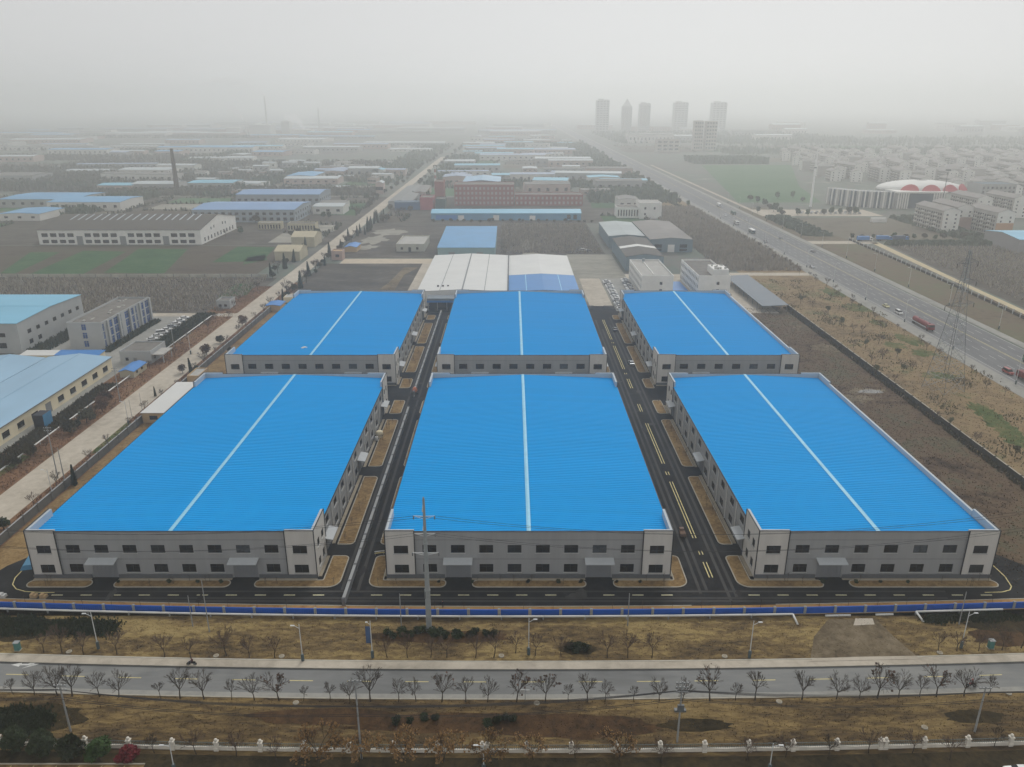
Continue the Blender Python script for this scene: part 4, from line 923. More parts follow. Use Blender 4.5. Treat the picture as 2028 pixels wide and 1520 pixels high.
# parking bays at the lower left corner
sheet('parking_bay', -110, -56, 78, 91.9, .03, A_SOIL)
for i in range(6): x, y = G(10 + i * 45, 1518); struct(MB().quad((x, 84, .04), (x + .12, 84, .04), (x + 1.0, 91.7, .04), (x + .88, 91.7, .04)).build('bay_line', M_YEL))
struct(MB().box(-110, -56, 91.9, 92.1, 0, .14).build('kerb_line', M_KERB))
sheet('parking_bay', 58, 110, 78, 90.6, .03, A_CONC)

# ================================================================== POLES, LAMPS, CABLES, PYLONS
def big_pole():
    x, y = G(850, 1250); t = thing('steel_power_pole', 'tall tapered grey steel power pole with cross arms rising before the middle warehouse', 'power pole', (x, y, 0))
    MB().lathe([(.72, 0), (.72, .5), (.55, .55), (.5, 9), (.56, 9.05), (.56, 9.4), (.46, 9.45), (.36, 19), (.4, 19.05), (.4, 19.3), (.33, 19.35), (.2, 28.3), (.12, 28.7)], n=14).build('shaft', M_STEEL, t, smooth=False)
    for z in (24.8, 21.2, 17.2):
        for s in (-1, 1):
            b = MB(); L = 1.9 if z > 20 else 2.4
            b.tube((s * .2, 0, z), (s * L, -.25, z + .25), .08, .05, 5); b.tube((s * .2, 0, z - .5), (s * L, -.25, z + .25), .05, .04, 5)
            arm = b.build('cross_arm', M_LAMP, t)
            i = MB()
            for k in range(6): i.lathe([(.05, 0), (.13, .03), (.13, .07), (.05, .1)], (s * L, -.25, z - .45 + k * .11), 6)
            i.build('insulator', M_STEELD, arm)
    for z in (26.6, 22.8, 18.6, 15.2): MB().tube((-.28, -.1, z - .8), (-.12, -.05, z + .6), .13, .1, 6).build('cable_end', M_LAMP, t)
    MB().box(-.55, -.3, -.4, .1, 7.5, 9).build('bracket', M_STEELD, t)
    MB().tube((-1.4, -.9, .3), (-.5, -.1, .9), .05, .05, 5).build('brace', M_LAMP, t)
big_pole()
def util_pole(x, y, h, label, arms=2, box=False, lean=0.0, r=.17):
    t = thing('utility_pole', label, 'utility pole', (x, y, 0), 0.0, 'utility poles')
    t.rotation_euler = (0, lean, 0)
    MB().lathe([(r, 0), (r * .6, h)], n=8).build('pole', M_POST, t)
    for k in range(arms):
        z = h - .35 - k * .8; a = MB().box(-1.0, 1.0, -.06, .06, z - .06, z + .06).build('cross_arm', M_STEELD, t)
        for xx in (-.85, -.3, .3, .85): MB().lathe([(.04, 0), (.08, .08), (.08, .16), (.03, .22)], (xx, 0, z + .06), 6).build('insulator', M_LAMP, a)
    if box: MB().box(-.5, .5, -.45, -.12, h * .55, h * .55 + 1.1).build('transformer', M_STEELD, t); MB().box(-.9, .9, -.3, .3, h * .52, h * .55).build('platform', M_STEELD, t)
    return t
POLES = [(140, 1449, 9.4, 'first of the cable poles from the left before the railing, with small lamps', 2, False), (716, 1503, 15.0, 'slender tall concrete pole before the railing, beside the orange leaved trees', 1, False),
         (1341, 1470, 11.8, 'concrete pole with transformer platform before the railing', 3, True), (1930, 1450, 9.0, 'plain leaning concrete pole at the right end of the near verge', 1, False)]
tops = []
for px, py, h, lab, ar, bx in POLES:
    x, y = G(px, py); util_pole(x, y, h, lab, ar, bx); tops.append((x, y, min(h, 11.2) - .3))
for px, py, h, lab in [(382, 1241, 7.0, 'thin bare pole before the blue hoarding, next to a taller concrete pole'), (415, 1252, 11.5, 'taller grey concrete pole before the blue hoarding on the left'), (795, 1241, 7.4, 'thin pale pole before the hoarding left of the steel power pole'),
                       (1243, 1240, 7.4, 'thin pale pole before the hoarding, before the middle warehouse right corner'), (1899, 1237, 7.4, 'thin pale pole before the hoarding at the far right')]:
    x, y = G(px, py); util_pole(x, y, h, lab, 0, False, 0, .12)
for px, py, h, lab in [(115, 948, 15, 'tall concrete pole beside the left street before the cream factory'), (128, 952, 9.5, 'shorter stay pole right beside the tall street pole'), (238, 795, 12, 'concrete pole beside the roadside pipe near the blue kiosk'), (345, 690, 11, 'concrete pole at the corner of the hedge bed by the car row'),
                       (282, 815, 6.5, 'thin dark pole at the kerb of the left street'), (262, 830, 6.5, 'thin dark pole nearer on the kerb of the left street')]:
    x, y = G(px, py); util_pole(x, y, h, lab, 2 if h > 10 else 0, False, 0, .16 if h > 7 else .08)
def sag(a, b, s, n=14):
    return [(a[0] + (b[0] - a[0]) * i / n, a[1] + (b[1] - a[1]) * i / n, a[2] + (b[2] - a[2]) * i / n - s * 4 * (i / n) * (1 - i / n)) for i in range(n + 1)]
ext = [(tops[0][0] - 52, tops[0][1] + 3.2, tops[0][2])] + tops + [(tops[-1][0] + 52, tops[-1][1] + 4.5, tops[-1][2])]
names = ['topmost', 'second', 'third', 'fourth', 'fifth', 'lowest']
for k in range(6):
    b = MB(); off = (-.85, -.3, .3, .85, -.5, .5)[k]; dz = -.55 * k
    for p, q in zip(ext, ext[1:]): b.path(sag((p[0], p[1] + off, p[2] + dz), (q[0], q[1] + off, q[2] + dz), .8 + .12 * k), .042, 3)
    tag(b.build('overhead_cable', M_WIRE), names[k] + ' of six dark overhead cables strung above the front street', 'cable', 'cables above the front street')
bx_, by_ = G(850, 1250)
for k, (z, s) in enumerate(((24.9, -1), (24.9, 1), (21.3, -1), (21.3, 1))):
    b = MB(); x = bx_ + s * 1.9; b.path(sag((x - 120, by_ + 4, z), (x, by_, z), 5), .036, 3); b.path(sag((x, by_, z), (x + 120, by_ + 4, z), 5), .036, 3)
    tag(b.build('overhead_cable', M_WIRE), ['upper far', 'upper near', 'lower far', 'lower near'][k] + ' cable hanging from the steel power pole arms', 'cable', 'cables on the steel power pole')
# street lamps
def make_lamp(h, arm, side, two=False, banner=False):
    t = thing('street_lamp', '', 'street lamp')
    MB().lathe([(.16, 0), (.16, 1.2), (.09, 1.25), (.06, h)], n=8).build('post', M_LAMP, t)
    for s in ((side, -side) if two else (side,)):
        a = MB().tube((0, 0, h - .9), (s * arm * .8, -.2, h - .15 if not two else h), .05, .04, 6).build('arm', M_LAMP, t)
        l = MB().box(min(s * arm * .7, s * arm * 1.35), max(s * arm * .7, s * arm * 1.35), -.32, -.08, h - .2, h - .08).build('lamp_head', M_LAMP, t)
    MB().lathe([(.3, 0), (.3, 1.5), (.2, 1.55)], n=6).build('base_cabinet', mat('lamp_base', srgb(78, 92, 96), .8, .1, 1), t)
    if banner: MB().box(-.95, -.12, -.03, .03, 3.2, 6.8).build('banner', mat('blue_banner', srgb(66, 92, 130), .8, .15, .6), t)
    return t
ul, ur, ub2, uc = [], [], [], []
LL = make_lamp(8.0, 1.1, -1); LR = make_lamp(8.0, 1.1, 1); LB = make_lamp(8.0, .6, -1, banner=True)
for px, py, pr, us, lab in [(195, 1285, LL, ul, 'white street lamp beside the dark green hedge patch on the far verge'), (600, 1310, LL, ul, 'white street lamp on the far verge before the left warehouse alley'), (738, 1303, LB, ub2, 'street lamp hung with a blue banner before the hoarding'),
                            (1047, 1297, LR, ur, 'plain white street lamp before the middle of the middle warehouse'), (1484, 1303, LR, ur, 'white street lamp between middle and right warehouse fronts'), (1903, 1284, LR, ur, 'white street lamp beyond the muddy driveway')]:
    x, y = G(px, py); place(pr, us, (x, y, 0), 0, lab, 'street lamps along the front street')
for px, py, pr, us, lab in [(345, 1524, LL, ul, 'white street lamp cut by the bottom edge, beside the red bush'), (958, 1524, LL, ul, 'white street lamp cut by the bottom edge near the middle'), (1524, 1524, LR, ur, 'white street lamp cut by the bottom edge on the right')]:
    x, y = G(px, py); o = place(pr, us, (x, y, 0), 0, lab, 'street lamps behind the railing'); o.scale = (1, 1, .62)
for i, (px, py) in enumerate([(105, 985), (255, 842), (378, 702)]):
    x, y = G(px, py); o = place(LL, ul, (x, y, 0), 0, ['nearest', 'middle', 'farthest'][i] + ' small white street lamp beside the left concrete street', 'street lamps on the left street')
# highway lamps: tall thin masts on the far and near side
LH = make_lamp(11, 1.6, -1); uh = []; LH2 = make_lamp(11, 1.6, 1)
uh2 = []
for i in range(14):
    place(LH, uh, (216.5, 250 + i * 42, 0), 0, nth(i + 1) + ' tall lamp mast from the near end on the far side of the highway', 'lamp masts beyond the highway')
for i in range(12):
    place(LH2, uh2, (180.2, 262 + i * 42, 0), 0, nth(i + 1) + ' tall lamp mast from the near end on the yard side of the highway', 'lamp masts on the near side of the highway')
# lattice pylon
def pylon(x, y, H, base, label, rz=0.0, r=.09, n=11):
    t = thing('lattice_pylon', label, 'pylon', (x, y, 0), rz)
    w = lambda z: base * (1 - z / H) ** 1.35 + .9 * (z / H) if z < H * .72 else (base * (.28) ** 1.35 + .65) * (1 - (z / H - .72) / .28 * .75)
    zs = [H * (1 - (1 - i / n) ** 1.25) for i in range(n + 1)]
    legs = MB(); br = MB()
    for i in range(n):
        a, b = zs[i], zs[i + 1]; wa, wb = w(a) / 2, w(b) / 2
        ca = [(-wa, -wa, a), (wa, -wa, a), (wa, wa, a), (-wa, wa, a)]; cb = [(-wb, -wb, b), (wb, -wb, b), (wb, wb, b), (-wb, wb, b)]
        for k in range(4):
            j = (k + 1) % 4
            legs.tube(ca[k], cb[k], r * 1.5, r * 1.4, 4, False)
            br.tube(ca[k], cb[j], r, r, 3, False); br.tube(ca[j], cb[k], r, r, 3, False); br.tube(cb[k], cb[j], r, r, 3, False)
            if i < 4:
                m = tuple((p + q) / 2 for p, q in zip(ca[k], ca[j])); u_ = tuple((p + q) / 2 for p, q in zip(ca[k], cb[k])); v_ = tuple((p + q) / 2 for p, q in zip(ca[j], cb[j]))
                br.tube(m, u_, r * .8, r * .8, 3, False); br.tube(m, v_, r * .8, r * .8, 3, False)
    legs.build('legs', M_STEELD, t); br.build('bracing', M_STEEL, t)
    for z, L in ((H * .62, 6.5), (H * .77, 5.6), (H * .91, 4.6)):
        for s in (-1, 1):
            a = MB(); ww = w(z) / 2
            for yy in (-ww, ww):
                a.tube((s * ww, yy, z), (s * L, 0, z + .4), r, r * .8, 3, False); a.tube((s * ww, yy, z + 1.8), (s * L, 0, z + .4), r, r * .8, 3, False)
            for q in (.3, .6): a.tube((s * (ww + (L - ww) * q), -ww * (1 - q), z + .4 * q), (s * (ww + (L - ww) * q), ww * (1 - q), z + .4 * q), r * .7, r * .7, 3, False); a.tube((s * (ww + (L - ww) * q), -ww * (1 - q), z + .4 * q), (s * (ww + (L - ww) * (q - .3)), -ww * (1.3 - q), z + 1.8 - 1.4 * (q - .3)), r * .7, r * .7, 3, False)
            o = a.build('cross_arm', M_STEELD, t)
            i_ = MB()
            for k in range(7): i_.lathe([(.05, 0), (.16, .06), (.16, .12), (.05, .2)], (s * L, 0, z - 1.3 + k * .22), 6)
            i_.build('insulator', M_TRIM, o)
    return t
pylon(151.6, 257, 49, 9.5, 'large lattice power pylon on the verge beside the highway', R(20), .065)
# high mast and chimneys
hm = thing('high_mast', 'tall white tapering mast beside the coach park', 'mast', (288.4, 765.7, 0))
MB().lathe([(1.3, 0), (1.2, 3), (.6, 50), (.15, 51.5)], n=10).build('shaft', mat('mast_white', srgb(238, 238, 236), .5, .03, 1), hm); MB().lathe([(1.0, 36), (1.3, 36.4), (1.0, 37)], n=10).build('ring', M_STEELD, hm)
hm2 = thing('floodlight_mast', 'thin dark floodlight mast before the apartment blocks', 'mast', (*G(1862, 425), 0))
MB().lathe([(.5, 0), (.2, 38)], n=8).build('shaft', M_STEELD, hm2); MB().box(-2.2, 2.2, -.4, .4, 38, 39.2).build('lamp_head', M_STEELD, hm2)
ch = thing('brick_chimney', 'tall dark tapering factory chimney in the left distance', 'chimney', (-367.4, 875.6, 0))
MB().lathe([(3.0, 0), (2.7, 8), (1.6, 46.5), (1.75, 46.8), (1.75, 48)], n=14).build('shaft', mat('sooty_brick', srgb(92, 80, 72), .9, .15, .3), ch); MB().lathe([(3.4, 0), (3.4, 1.5), (3.0, 1.7)], n=14).build('footing', c_flat, ch)
st = thing('striped_chimney', 'red and white striped chimney left of the brick mill', 'chimney', (-87.2, 912, 0))
for k in range(8): MB().lathe([(1.5 - k * .08, k * 3.4), (1.5 - (k + 1) * .08, (k + 1) * 3.4)], n=12).build('band', M_WHT if k % 2 else c_brick, st)

# manhole covers on the verges
mh = MB().lathe([(.5, 0), (.5, .14), (.42, .18)], n=14)
mm = mh.mesh('manhole_collar', M_KERB); mc = MB().lathe([(.34, .18), (.34, .21)], n=14).mesh('lid', M_APRON)
for px, py, lab in [(137, 1292, 'pale round manhole collar under the hedge patch trees'), (428, 1300, 'dull round manhole collar before the left warehouse'), (558, 1301, 'pale round manhole collar near a bare verge tree'), (993, 1300, 'pale round manhole collar before the middle warehouse on the far verge'),
                    (586, 1393, 'pale manhole collar at the near kerb on the left'), (1063, 1394, 'pale manhole collar at the near kerb in the middle'), (1435, 1301, 'pale round manhole collar near the street lamp on the far verge'), (1543, 1391, 'pale manhole collar at the near kerb on the right'),
                    (1861, 1294, 'pale round manhole collar beyond the muddy driveway'), (1997, 1374, 'pale manhole collar at the right end of the near kerb'), (1831, 1442, 'pale manhole collar in the middle of the near verge')]:
    x, y = G(px, py); t = inst('manhole', mm, None, (x, y, .03)); tag(t, lab, 'manhole', 'manholes on the verges'); inst('lid', mc, t)
# green litter drums and small signs
for px, py, lab in [(36, 1288, 'blue green roadside utility cabinet at the far left of the verge'), (1961, 1284, 'green roadside utility cabinet under the trees at the right')]:
    x, y = G(px, py); t = thing('utility_cabinet', lab, 'cabinet', (x, y, 0)); MB().box(-.45, .45, -.35, .35, .12, 1.7).build('body', mat('cabinet_green', srgb(74, 122, 118), .6, .1, 1), t); MB().box(-.52, .52, -.42, .42, 1.7, 1.82).build('lid', M_STEEL, t); MB().box(-.55, .55, -.45, .45, 0, .12).build('plinth', M_KERB, t)
x, y = G(1040, 1388); t = thing('road_sign', 'small double sided white road sign at the near kerb', 'sign', (x, y, 0)); MB().lathe([(.05, 0), (.05, 2.3)], n=6).build('post', M_STEEL, t); MB().box(-.75, -.12, -.04, .04, 1.7, 2.3).build('plate', M_LAMP, t); MB().box(.12, .75, -.04, .04, 1.75, 2.25).build('plate', M_LAMP, t)
# bundle of blue roof sheets lying by the left warehouse corner
rs_ = thing('sheet_stack', 'stack of long blue roofing sheets beside the left warehouse corner', 'sheet stack', (*G(52, 1130), 0), R(14))
for k in range(5): MB().box(-1.2 + k * .08, 1.2 - k * .05, k * .2, 8.5 - k * .1, .06 + k * .14, .16 + k * .14).build('sheet', mat('sheet_blue', srgb(70, 128, 160), .5, .15, .6), rs_)
for px, py, lab, cm in [(68, 1183, 'left of two tan cardboard pallets on the front asphalt', c_tan), (87, 1184, 'right of two tan cardboard pallets on the front asphalt', c_tan), (6, 1183, 'white sack heap at the left end of the front asphalt', M_WHT)]:
    x, y = G(px, py); t = thing('pallet_load', lab, 'pallet', (x, y, 0)); MB().box(-.7, .7, -.6, .6, 0, .14).build('pallet', M_APRON, t)
    for a, b, h in ((-.6, .0, .9), (.05, .62, .65)): MB().box(a, b, -.5, .45, .145, h).build('carton', cm, t)

# ================================================================== VEGETATION
def rot_about(v, ax, a): return Matrix.Rotation(a, 3, ax) @ v
def bare_tree(seed, h, trunk_h, r, limbs=5, levels=3, spread=.65, leaves=0, leafm=M_LEAFO, twigm=M_TWIG, lsz=.16):
    """trunk, branches and (if any) the dry leaves that still hang"""
    rd = random.Random(seed); tr = MB(); bm_ = MB(); tips = []
    lean = Vector((rd.uniform(-.08, .08), rd.uniform(-.08, .08), 1)).normalized()
    p = Vector((0, 0, 0)); q = lean * trunk_h * .5 + Vector((rd.uniform(-.08, .08), rd.uniform(-.08, .08), 0)); e = lean * trunk_h
    tr.tube(p, q, r * 1.15, r * .9, 6); tr.tube(q, e, r * .9, r * .7, 6)
    def grow(a, d, L, rad, lv):
        b = a + d * L * .5 + Vector((rd.uniform(-.05, .05), rd.uniform(-.05, .05), rd.uniform(0, .06))) * L; c = b + (d + Vector((0, 0, .18))).normalized() * L * .5
        bm_.tube(a, b, rad, rad * .8, 3, False); bm_.tube(b, c, rad * .8, rad * .55, 3, False)
        if lv == 0: tips.append((b, c)); return
        for k in range(rd.choice((2, 3, 3))):
            ax = d.cross(Vector((rd.uniform(-1, 1), rd.uniform(-1, 1), rd.uniform(-1, 1)))).normalized()
            grow(c if k else b, rot_about(d, ax, rd.uniform(.3, .75)).normalized(), L * rd.uniform(.6, .8), max(rad * .6, .028), lv - 1)
        grow(c, d, L * .65, max(rad * .6, .028), lv - 1)
    ph = rd.uniform(0, 6)
    L0 = (h - trunk_h) * .42
    for i in range(limbs):
        a = ph + 2 * math.pi * i / limbs + rd.uniform(-.3, .3); s = spread * rd.uniform(.7, 1.25)
        d = Vector((math.cos(a) * s, math.sin(a) * s, 1)).normalized(); grow(e - lean * rd.uniform(0, .25), d, L0 * rd.uniform(.8, 1.15), r * .62, levels - 1)
    lf = None
    if leaves:
        lf = MB()
        for i in range(leaves):
            a, b = rd.choice(tips); c = a.lerp(b, rd.random()) + Vector((rd.gauss(0, .25), rd.gauss(0, .25), rd.gauss(0, .2)))
            u = Vector((rd.gauss(0, 1), rd.gauss(0, 1), rd.gauss(0, 1))).normalized(); v = u.orthogonal().normalized(); s = lsz * rd.uniform(.6, 1.3)
            lf.quad(c - u * s - v * s, c + u * s - v * s, c + u * s + v * s, c - u * s + v * s)
    t = thing('bare_tree', '', 'tree'); tr.build('trunk', M_BARK, t); cr = bm_.build('crown', twigm, t)
    if lf: lf.build('dry_leaves', leafm, cr)
    return t
def leafy(seed, rx, ry, rz, cz, n, sz, leafm, lobes=10, trunk=.12, name='evergreen_tree', cat='tree'):
    rd = random.Random(seed); lf = MB(); L = []
    for i in range(lobes):
        while True:
            v = Vector((rd.uniform(-1, 1), rd.uniform(-1, 1), rd.uniform(-1, 1)))
            if v.length < 1: break
        L.append((Vector((v.x * rx * .62, v.y * ry * .62, cz + v.z * rz * .62)), rd.uniform(.32, .55)))
    for i in range(n):
        c, k = rd.choice(L); v = Vector((rd.gauss(0, 1), rd.gauss(0, 1), rd.gauss(0, 1))).normalized() * rd.uniform(.65, 1.08)
        p = c + Vector((v.x * rx * k, v.y * ry * k, v.z * rz * k)); p.z = max(p.z, .08)
        u = Vector((rd.gauss(0, 1), rd.gauss(0, 1), rd.gauss(0, .7))).normalized(); w = u.orthogonal().normalized(); s = sz * rd.uniform(.6, 1.4)
        lf.quad(p - u * s - w * s * .6, p + u * s - w * s * .6, p + u * s + w * s * .6, p - u * s + w * s * .6)
    t = thing(name, '', cat); MB().tube((0, 0, 0), (0, 0, cz), trunk, trunk * .6, 6).build('trunk', M_BARK, t); lf.build('crown', leafm, t); return t
def cypress(seed, h, r, n, sz=.22, leafm=M_LEAFC):
    rd = random.Random(seed); lf = MB()
    for i in range(n):
        z = h * (rd.random() ** 1.15); rr = r * (1 - z / h) ** .75 * rd.uniform(.55, 1.05) + .03; a = rd.uniform(0, 6.283); p = Vector((rr * math.cos(a), rr * math.sin(a), .25 + z))
        u = Vector((math.cos(a) * .4, math.sin(a) * .4, 1)).normalized(); w = u.cross(Vector((math.cos(a), math.sin(a), 0))).normalized(); s = sz * rd.uniform(.7, 1.3)
        lf.quad(p - u * s - w * s * .5, p + u * s - w * s * .5, p + u * s + w * s * .5, p - u * s + w * s * .5)
    t = thing('cypress', '', 'tree'); MB().tube((0, 0, 0), (0, 0, h * .8), .09, .03, 5).build('trunk', M_BARK, t); lf.build('crown', leafm, t); return t

BT = [bare_tree(11 + i, h, th, r, lb, 4, sp) for i, (h, th, r, lb, sp) in enumerate([(6.4, 2.2, .13, 5, .6), (5.6, 2.3, .1, 4, .55), (6.0, 2.0, .12, 6, .8), (4.6, 2.0, .08, 4, .5)])]
BTL = [bare_tree(31, 6.6, 2.3, .13, 5, 4, .65, 40, M_LEAFK), bare_tree(32, 6.0, 2.2, .12, 5, 4, .7, 30, M_LEAFK)]
PT = [bare_tree(41 + i, h, th, .09, lb, 4, .6, 0, M_LEAFO, M_TWIGP) for i, (h, th, lb) in enumerate([(4.8, 1.9, 5), (4.2, 1.8, 4), (5.2, 2.0, 5)])]
OT = [bare_tree(51, 6.2, 1.9, .11, 6, 4, .95, 750, M_LEAFO, M_TWIG, .13), bare_tree(52, 5.4, 1.7, .1, 6, 4, 1.0, 600, M_LEAFO, M_TWIG, .13)]
USED = {id(t): [] for t in BT + BTL + PT + OT}
rt = random.Random(17)
row_x = [20, 63, 110, 140, 195, 234, 317, 357, 405, 460, 505, 554, 603, 655, 695, 735, 791, 825, 876, 923, 966, 1023, 1080, 1125, 1162, 1197, 1254, 1304, 1350, 1404, 1455, 1494, 1587, 1656, 1702, 1738, 1781, 1823, 1857, 1913, 1962]
for i, px in enumerate(row_x):
    x = G(px, 1384)[0]; y = 105.1 + front_bend(x); big = px in (110, 140, 195, 357, 405, 554, 735, 923, 1023, 1080, 1162, 1404, 1494, 1587, 1738, 1857, 1913)
    pr = rt.choice(BTL if px in (554, 876, 1023, 1080, 1404, 1738, 1857) else (BT[:3] if big else BT[1:])); s = rt.uniform(.85, 1.05) if big else rt.uniform(.66, .82)
    if px == 603: pr = BT[3]; s = .6
    place(pr, USED[id(pr)], (x, y, 0), rt.uniform(0, 6.28), nth(i + 1) + ' bare tree from the left in the row along the near kerb', 'bare trees along the near kerb', s)
row2 = [(87, 1293), (123, 1293), (166, 1297), (232, 1297), (326, 1303), (378, 1304), (449, 1299), (494, 1303), (544, 1303), (767, 1303), (807, 1303), (853, 1303), (885, 1303), (942, 1303), (978, 1303), (1021, 1294), (1060, 1299), (1111, 1300), (1203, 1303), (1243, 1303), (1291, 1303),
        (1858, 1290), (1895, 1290), (1938, 1290), (1984, 1288), (2022, 1284)]
for i, (px, py) in enumerate(row2):
    pr = rt.choice(PT); x, y = G(px, py); place(pr, USED[id(pr)], (x, y, 0), rt.uniform(0, 6.28), nth(i + 1) + ' slim bare tree from the left on the far verge', 'slim bare trees on the far verge', rt.uniform(.8, 1.15))
row3 = [(306, 1492, 0), (389, 1494, 0), (468, 1498, 0), (547, 1505, 0), (630, 1508, 1), (715, 1508, 1), (800, 1508, 1), (879, 1509, 1), (973, 1512, 1), (1056, 1505, 2), (1139, 1503, 0), (1227, 1508, 2), (1310, 1512, 0), (1477, 1506, 0), (1556, 1500, 0), (1639, 1502, 0), (1720, 1492, 0), (1807, 1492, 0), (1880, 1506, 0), (1969, 1480, 0)]
for i, (px, py, k) in enumerate(row3):
    pr = rt.choice(OT) if k else rt.choice(PT + BT[3:]); x, y = G(px, py)
    place(pr, USED[id(pr)], (x, y, 0), rt.uniform(0, 6.28), nth(i + 1) + (' tree from the left beside the railing, crown full of orange leaves' if k == 1 else ' tree from the left beside the railing, nearly bare'), 'trees beside the masonry railing', (rt.uniform(.85, 1.05) if k == 1 else rt.uniform(.75, .95)))
# dense evergreen bushes at the lower left corner
EV = [leafy(61, 2.3, 2.3, 2.2, 2.5, 2200, .17, M_LEAFD, 14), leafy(62, 2.0, 2.0, 1.9, 2.2, 2000, .16, M_LEAFG, 12), leafy(63, 1.9, 1.8, 1.5, 1.5, 1800, .15, M_LEAFR, 12)]
for t in EV: USED[id(t)] = []
for px, py, k, s, lab in [(28, 1492, 0, 1.0, 'dark round evergreen tree at the left corner before the railing'), (85, 1500, 0, 1.05, 'second dark round evergreen tree from the left corner'), (145, 1503, 0, 1.0, 'third dark evergreen tree from the left corner'), (198, 1506, 1, 1.1, 'brighter green round tree between the dark ones and the red bush'), (252, 1506, 2, 1.0, 'dark red leaved round bush before the railing')]:
    x, y = G(px, py); place(EV[k], USED[id(EV[k])], (x, y, 0), rt.uniform(0, 6), lab, 'round bushes before the railing', s)
for i in range(40):
    y = 165 + i * 6.4 + rt.uniform(-2, 2); x = (-119.2 if i % 2 else -133.5 - (i % 5)) + rt.uniform(-.7, .7); pr = (PT + BT)[i % 7]
    place(pr, USED[id(pr)], (x, y, 0), rt.uniform(0, 6), nth(i + 1) + ' thin bare tree from the near end on the left street verges', 'thin bare trees on the left street verges', rt.uniform(.55, .95))
for i in range(44):
    y = 215 + i * 8.5 + rt.uniform(-3, 3); x = 170.5 + rt.uniform(-4, 2.5); pr = (PT + BT)[i % 7]
    place(pr, USED[id(pr)], (x, y, 0), rt.uniform(0, 6), nth(i + 1) + ' thin bare tree from the near end along the highway pavement', 'thin bare trees along the highway', rt.uniform(.5, .9))
# shrub patches on the verges
SH = [leafy(71, 1.5, 1.3, 1.0, .9, 900, .13, M_LEAFD, 10, .05, 'shrub', 'shrub'), leafy(72, 1.2, 1.1, .8, .7, 700, .12, M_LEAFG, 8, .05, 'shrub', 'shrub')]
for t in SH: USED[id(t)] = []
for i in range(15):
    x, y = G(765 + i * 15 + rt.uniform(-4, 4), 1258 + rt.uniform(-5, 6)); place(SH[i % 5 == 0], USED[id(SH[i % 5 == 0])], (x, y, 0), rt.uniform(0, 6), nth(i + 1) + ' dark shrub from the left in the clump below the steel power pole', 'shrubs below the steel power pole', rt.uniform(.7, 1.05))
for i in range(4):
    x, y = G(1130 + i * 10, 1286 + (i % 2) * 3); place(SH[0], USED[id(SH[0])], (x, y, 0), rt.uniform(0, 6), 'dense low dark shrub in the lone clump on the far verge', 'lone shrub clump', rt.uniform(.8, 1.0))
for i in range(8):
    x, y = G((785, 812, 840, 862, 965, 985, 1000, 1015)[i], 1428 + rt.uniform(-5, 10)); place(SH[0], USED[id(SH[0])], (x, y, 0), rt.uniform(0, 6), nth(i + 1) + ' low dark shrub from the left on the near verge', 'low shrubs on the near verge', rt.uniform(.6, .9))
def clusters(px_quad, n, sx, sy, seed):
    rd0 = random.Random(seed); f = px_r(px_quad); C = [f(rd0) for _ in range(n)]
    return lambda rd: (lambda c: (c[0] + rd.gauss(0, sx), c[1] + rd.gauss(0, sy)))(C[rd.randrange(n)])
def ground_brush(name, label, region, n, h, sz, m, seed):
    """a mass of low twigs and leaves nobody could count"""
    rd = random.Random(seed); b = MB()
    for i in range(n):
        x, y = region(rd); hh = h * rd.uniform(.3, 1.0); a = rd.uniform(0, 3.14); s = sz * rd.uniform(.6, 1.4)
        dx, dy = math.cos(a) * s, math.sin(a) * s; lx, ly = rd.uniform(-.4, .4) * hh, rd.uniform(-.4, .4) * hh
        b.add([(x - dx, y - dy, 0), (x + dx, y + dy, 0), (x + dx * .5 + lx, y + dy * .5 + ly, hh), (x - dx * .3 + lx, y - dy * .3 + ly, hh)], [(0, 1, 2, 3)])
    return stuff(b.build(name, m), label, 'brush')
def rect_r(x0, x1, y0, y1, bend=False): return lambda rd: (lambda x: (x, rd.uniform(y0, y1) + (front_bend(x) if bend else 0)))(rd.uniform(x0, x1))
def px_r(pts):
    """inside a quadrilateral of the photograph, laid on the ground"""
    q = [G(*p) for p in pts]
    def f(rd):
        u, v = rd.random(), rd.random(); a = [q[0][k] + (q[1][k] - q[0][k]) * u for k in (0, 1)]; b = [q[3][k] + (q[2][k] - q[3][k]) * u for k in (0, 1)]
        return a[0] + (b[0] - a[0]) * v, a[1] + (b[1] - a[1]) * v
    return f
rsc = random.Random(44); SCR = [(rsc.uniform(138, 174), rsc.uniform(180, 440)) for _ in range(46)]
ground_brush('hedge_undergrowth', 'dark evergreen ground cover on the far verge at the left', clusters([(0, 1256), (215, 1254), (225, 1236), (0, 1226)], 40, 1.1, .7, 5), 5600, .8, .18, M_LEAFD, 1)
ground_brush('hedge_undergrowth', 'dark evergreen ground cover at the lower left before the railing', clusters([(0, 1448), (88, 1450), (90, 1418), (0, 1408)], 26, .9, .8, 6), 4400, .9, .18, M_LEAFD, 2)
ground_brush('hedge_undergrowth', 'dark creeper brush below the pipe at the right of the driveway', clusters([(1835, 1232), (2028, 1228), (2028, 1216), (1835, 1225)], 24, .9, .5, 7), 2500, .8, .16, M_LEAFD, 3)
ground_brush('dry_grass', 'dry straw coloured grass on the near verge', rect_r(-95, 95, 94.8, 105.4, True), 14000, .2, .09, A_STRAW2, 4)
ground_brush('dry_grass', 'dry straw coloured grass on the far verge', rect_r(-108, 108, 115.6, 127.0, True), 14000, .2, .09, A_STRAW, 5)
ground_brush('weeds', 'brown weeds covering the waste ground beside the right warehouse', rect_r(104, 134, 133, 372), 13000, .3, .16, A_DIRT, 6)
ground_brush('weeds', 'overgrown brush along the dark boundary wall', rect_r(133, 134.9, 134, 372), 3200, 1.0, .25, M_LEAFB, 7)
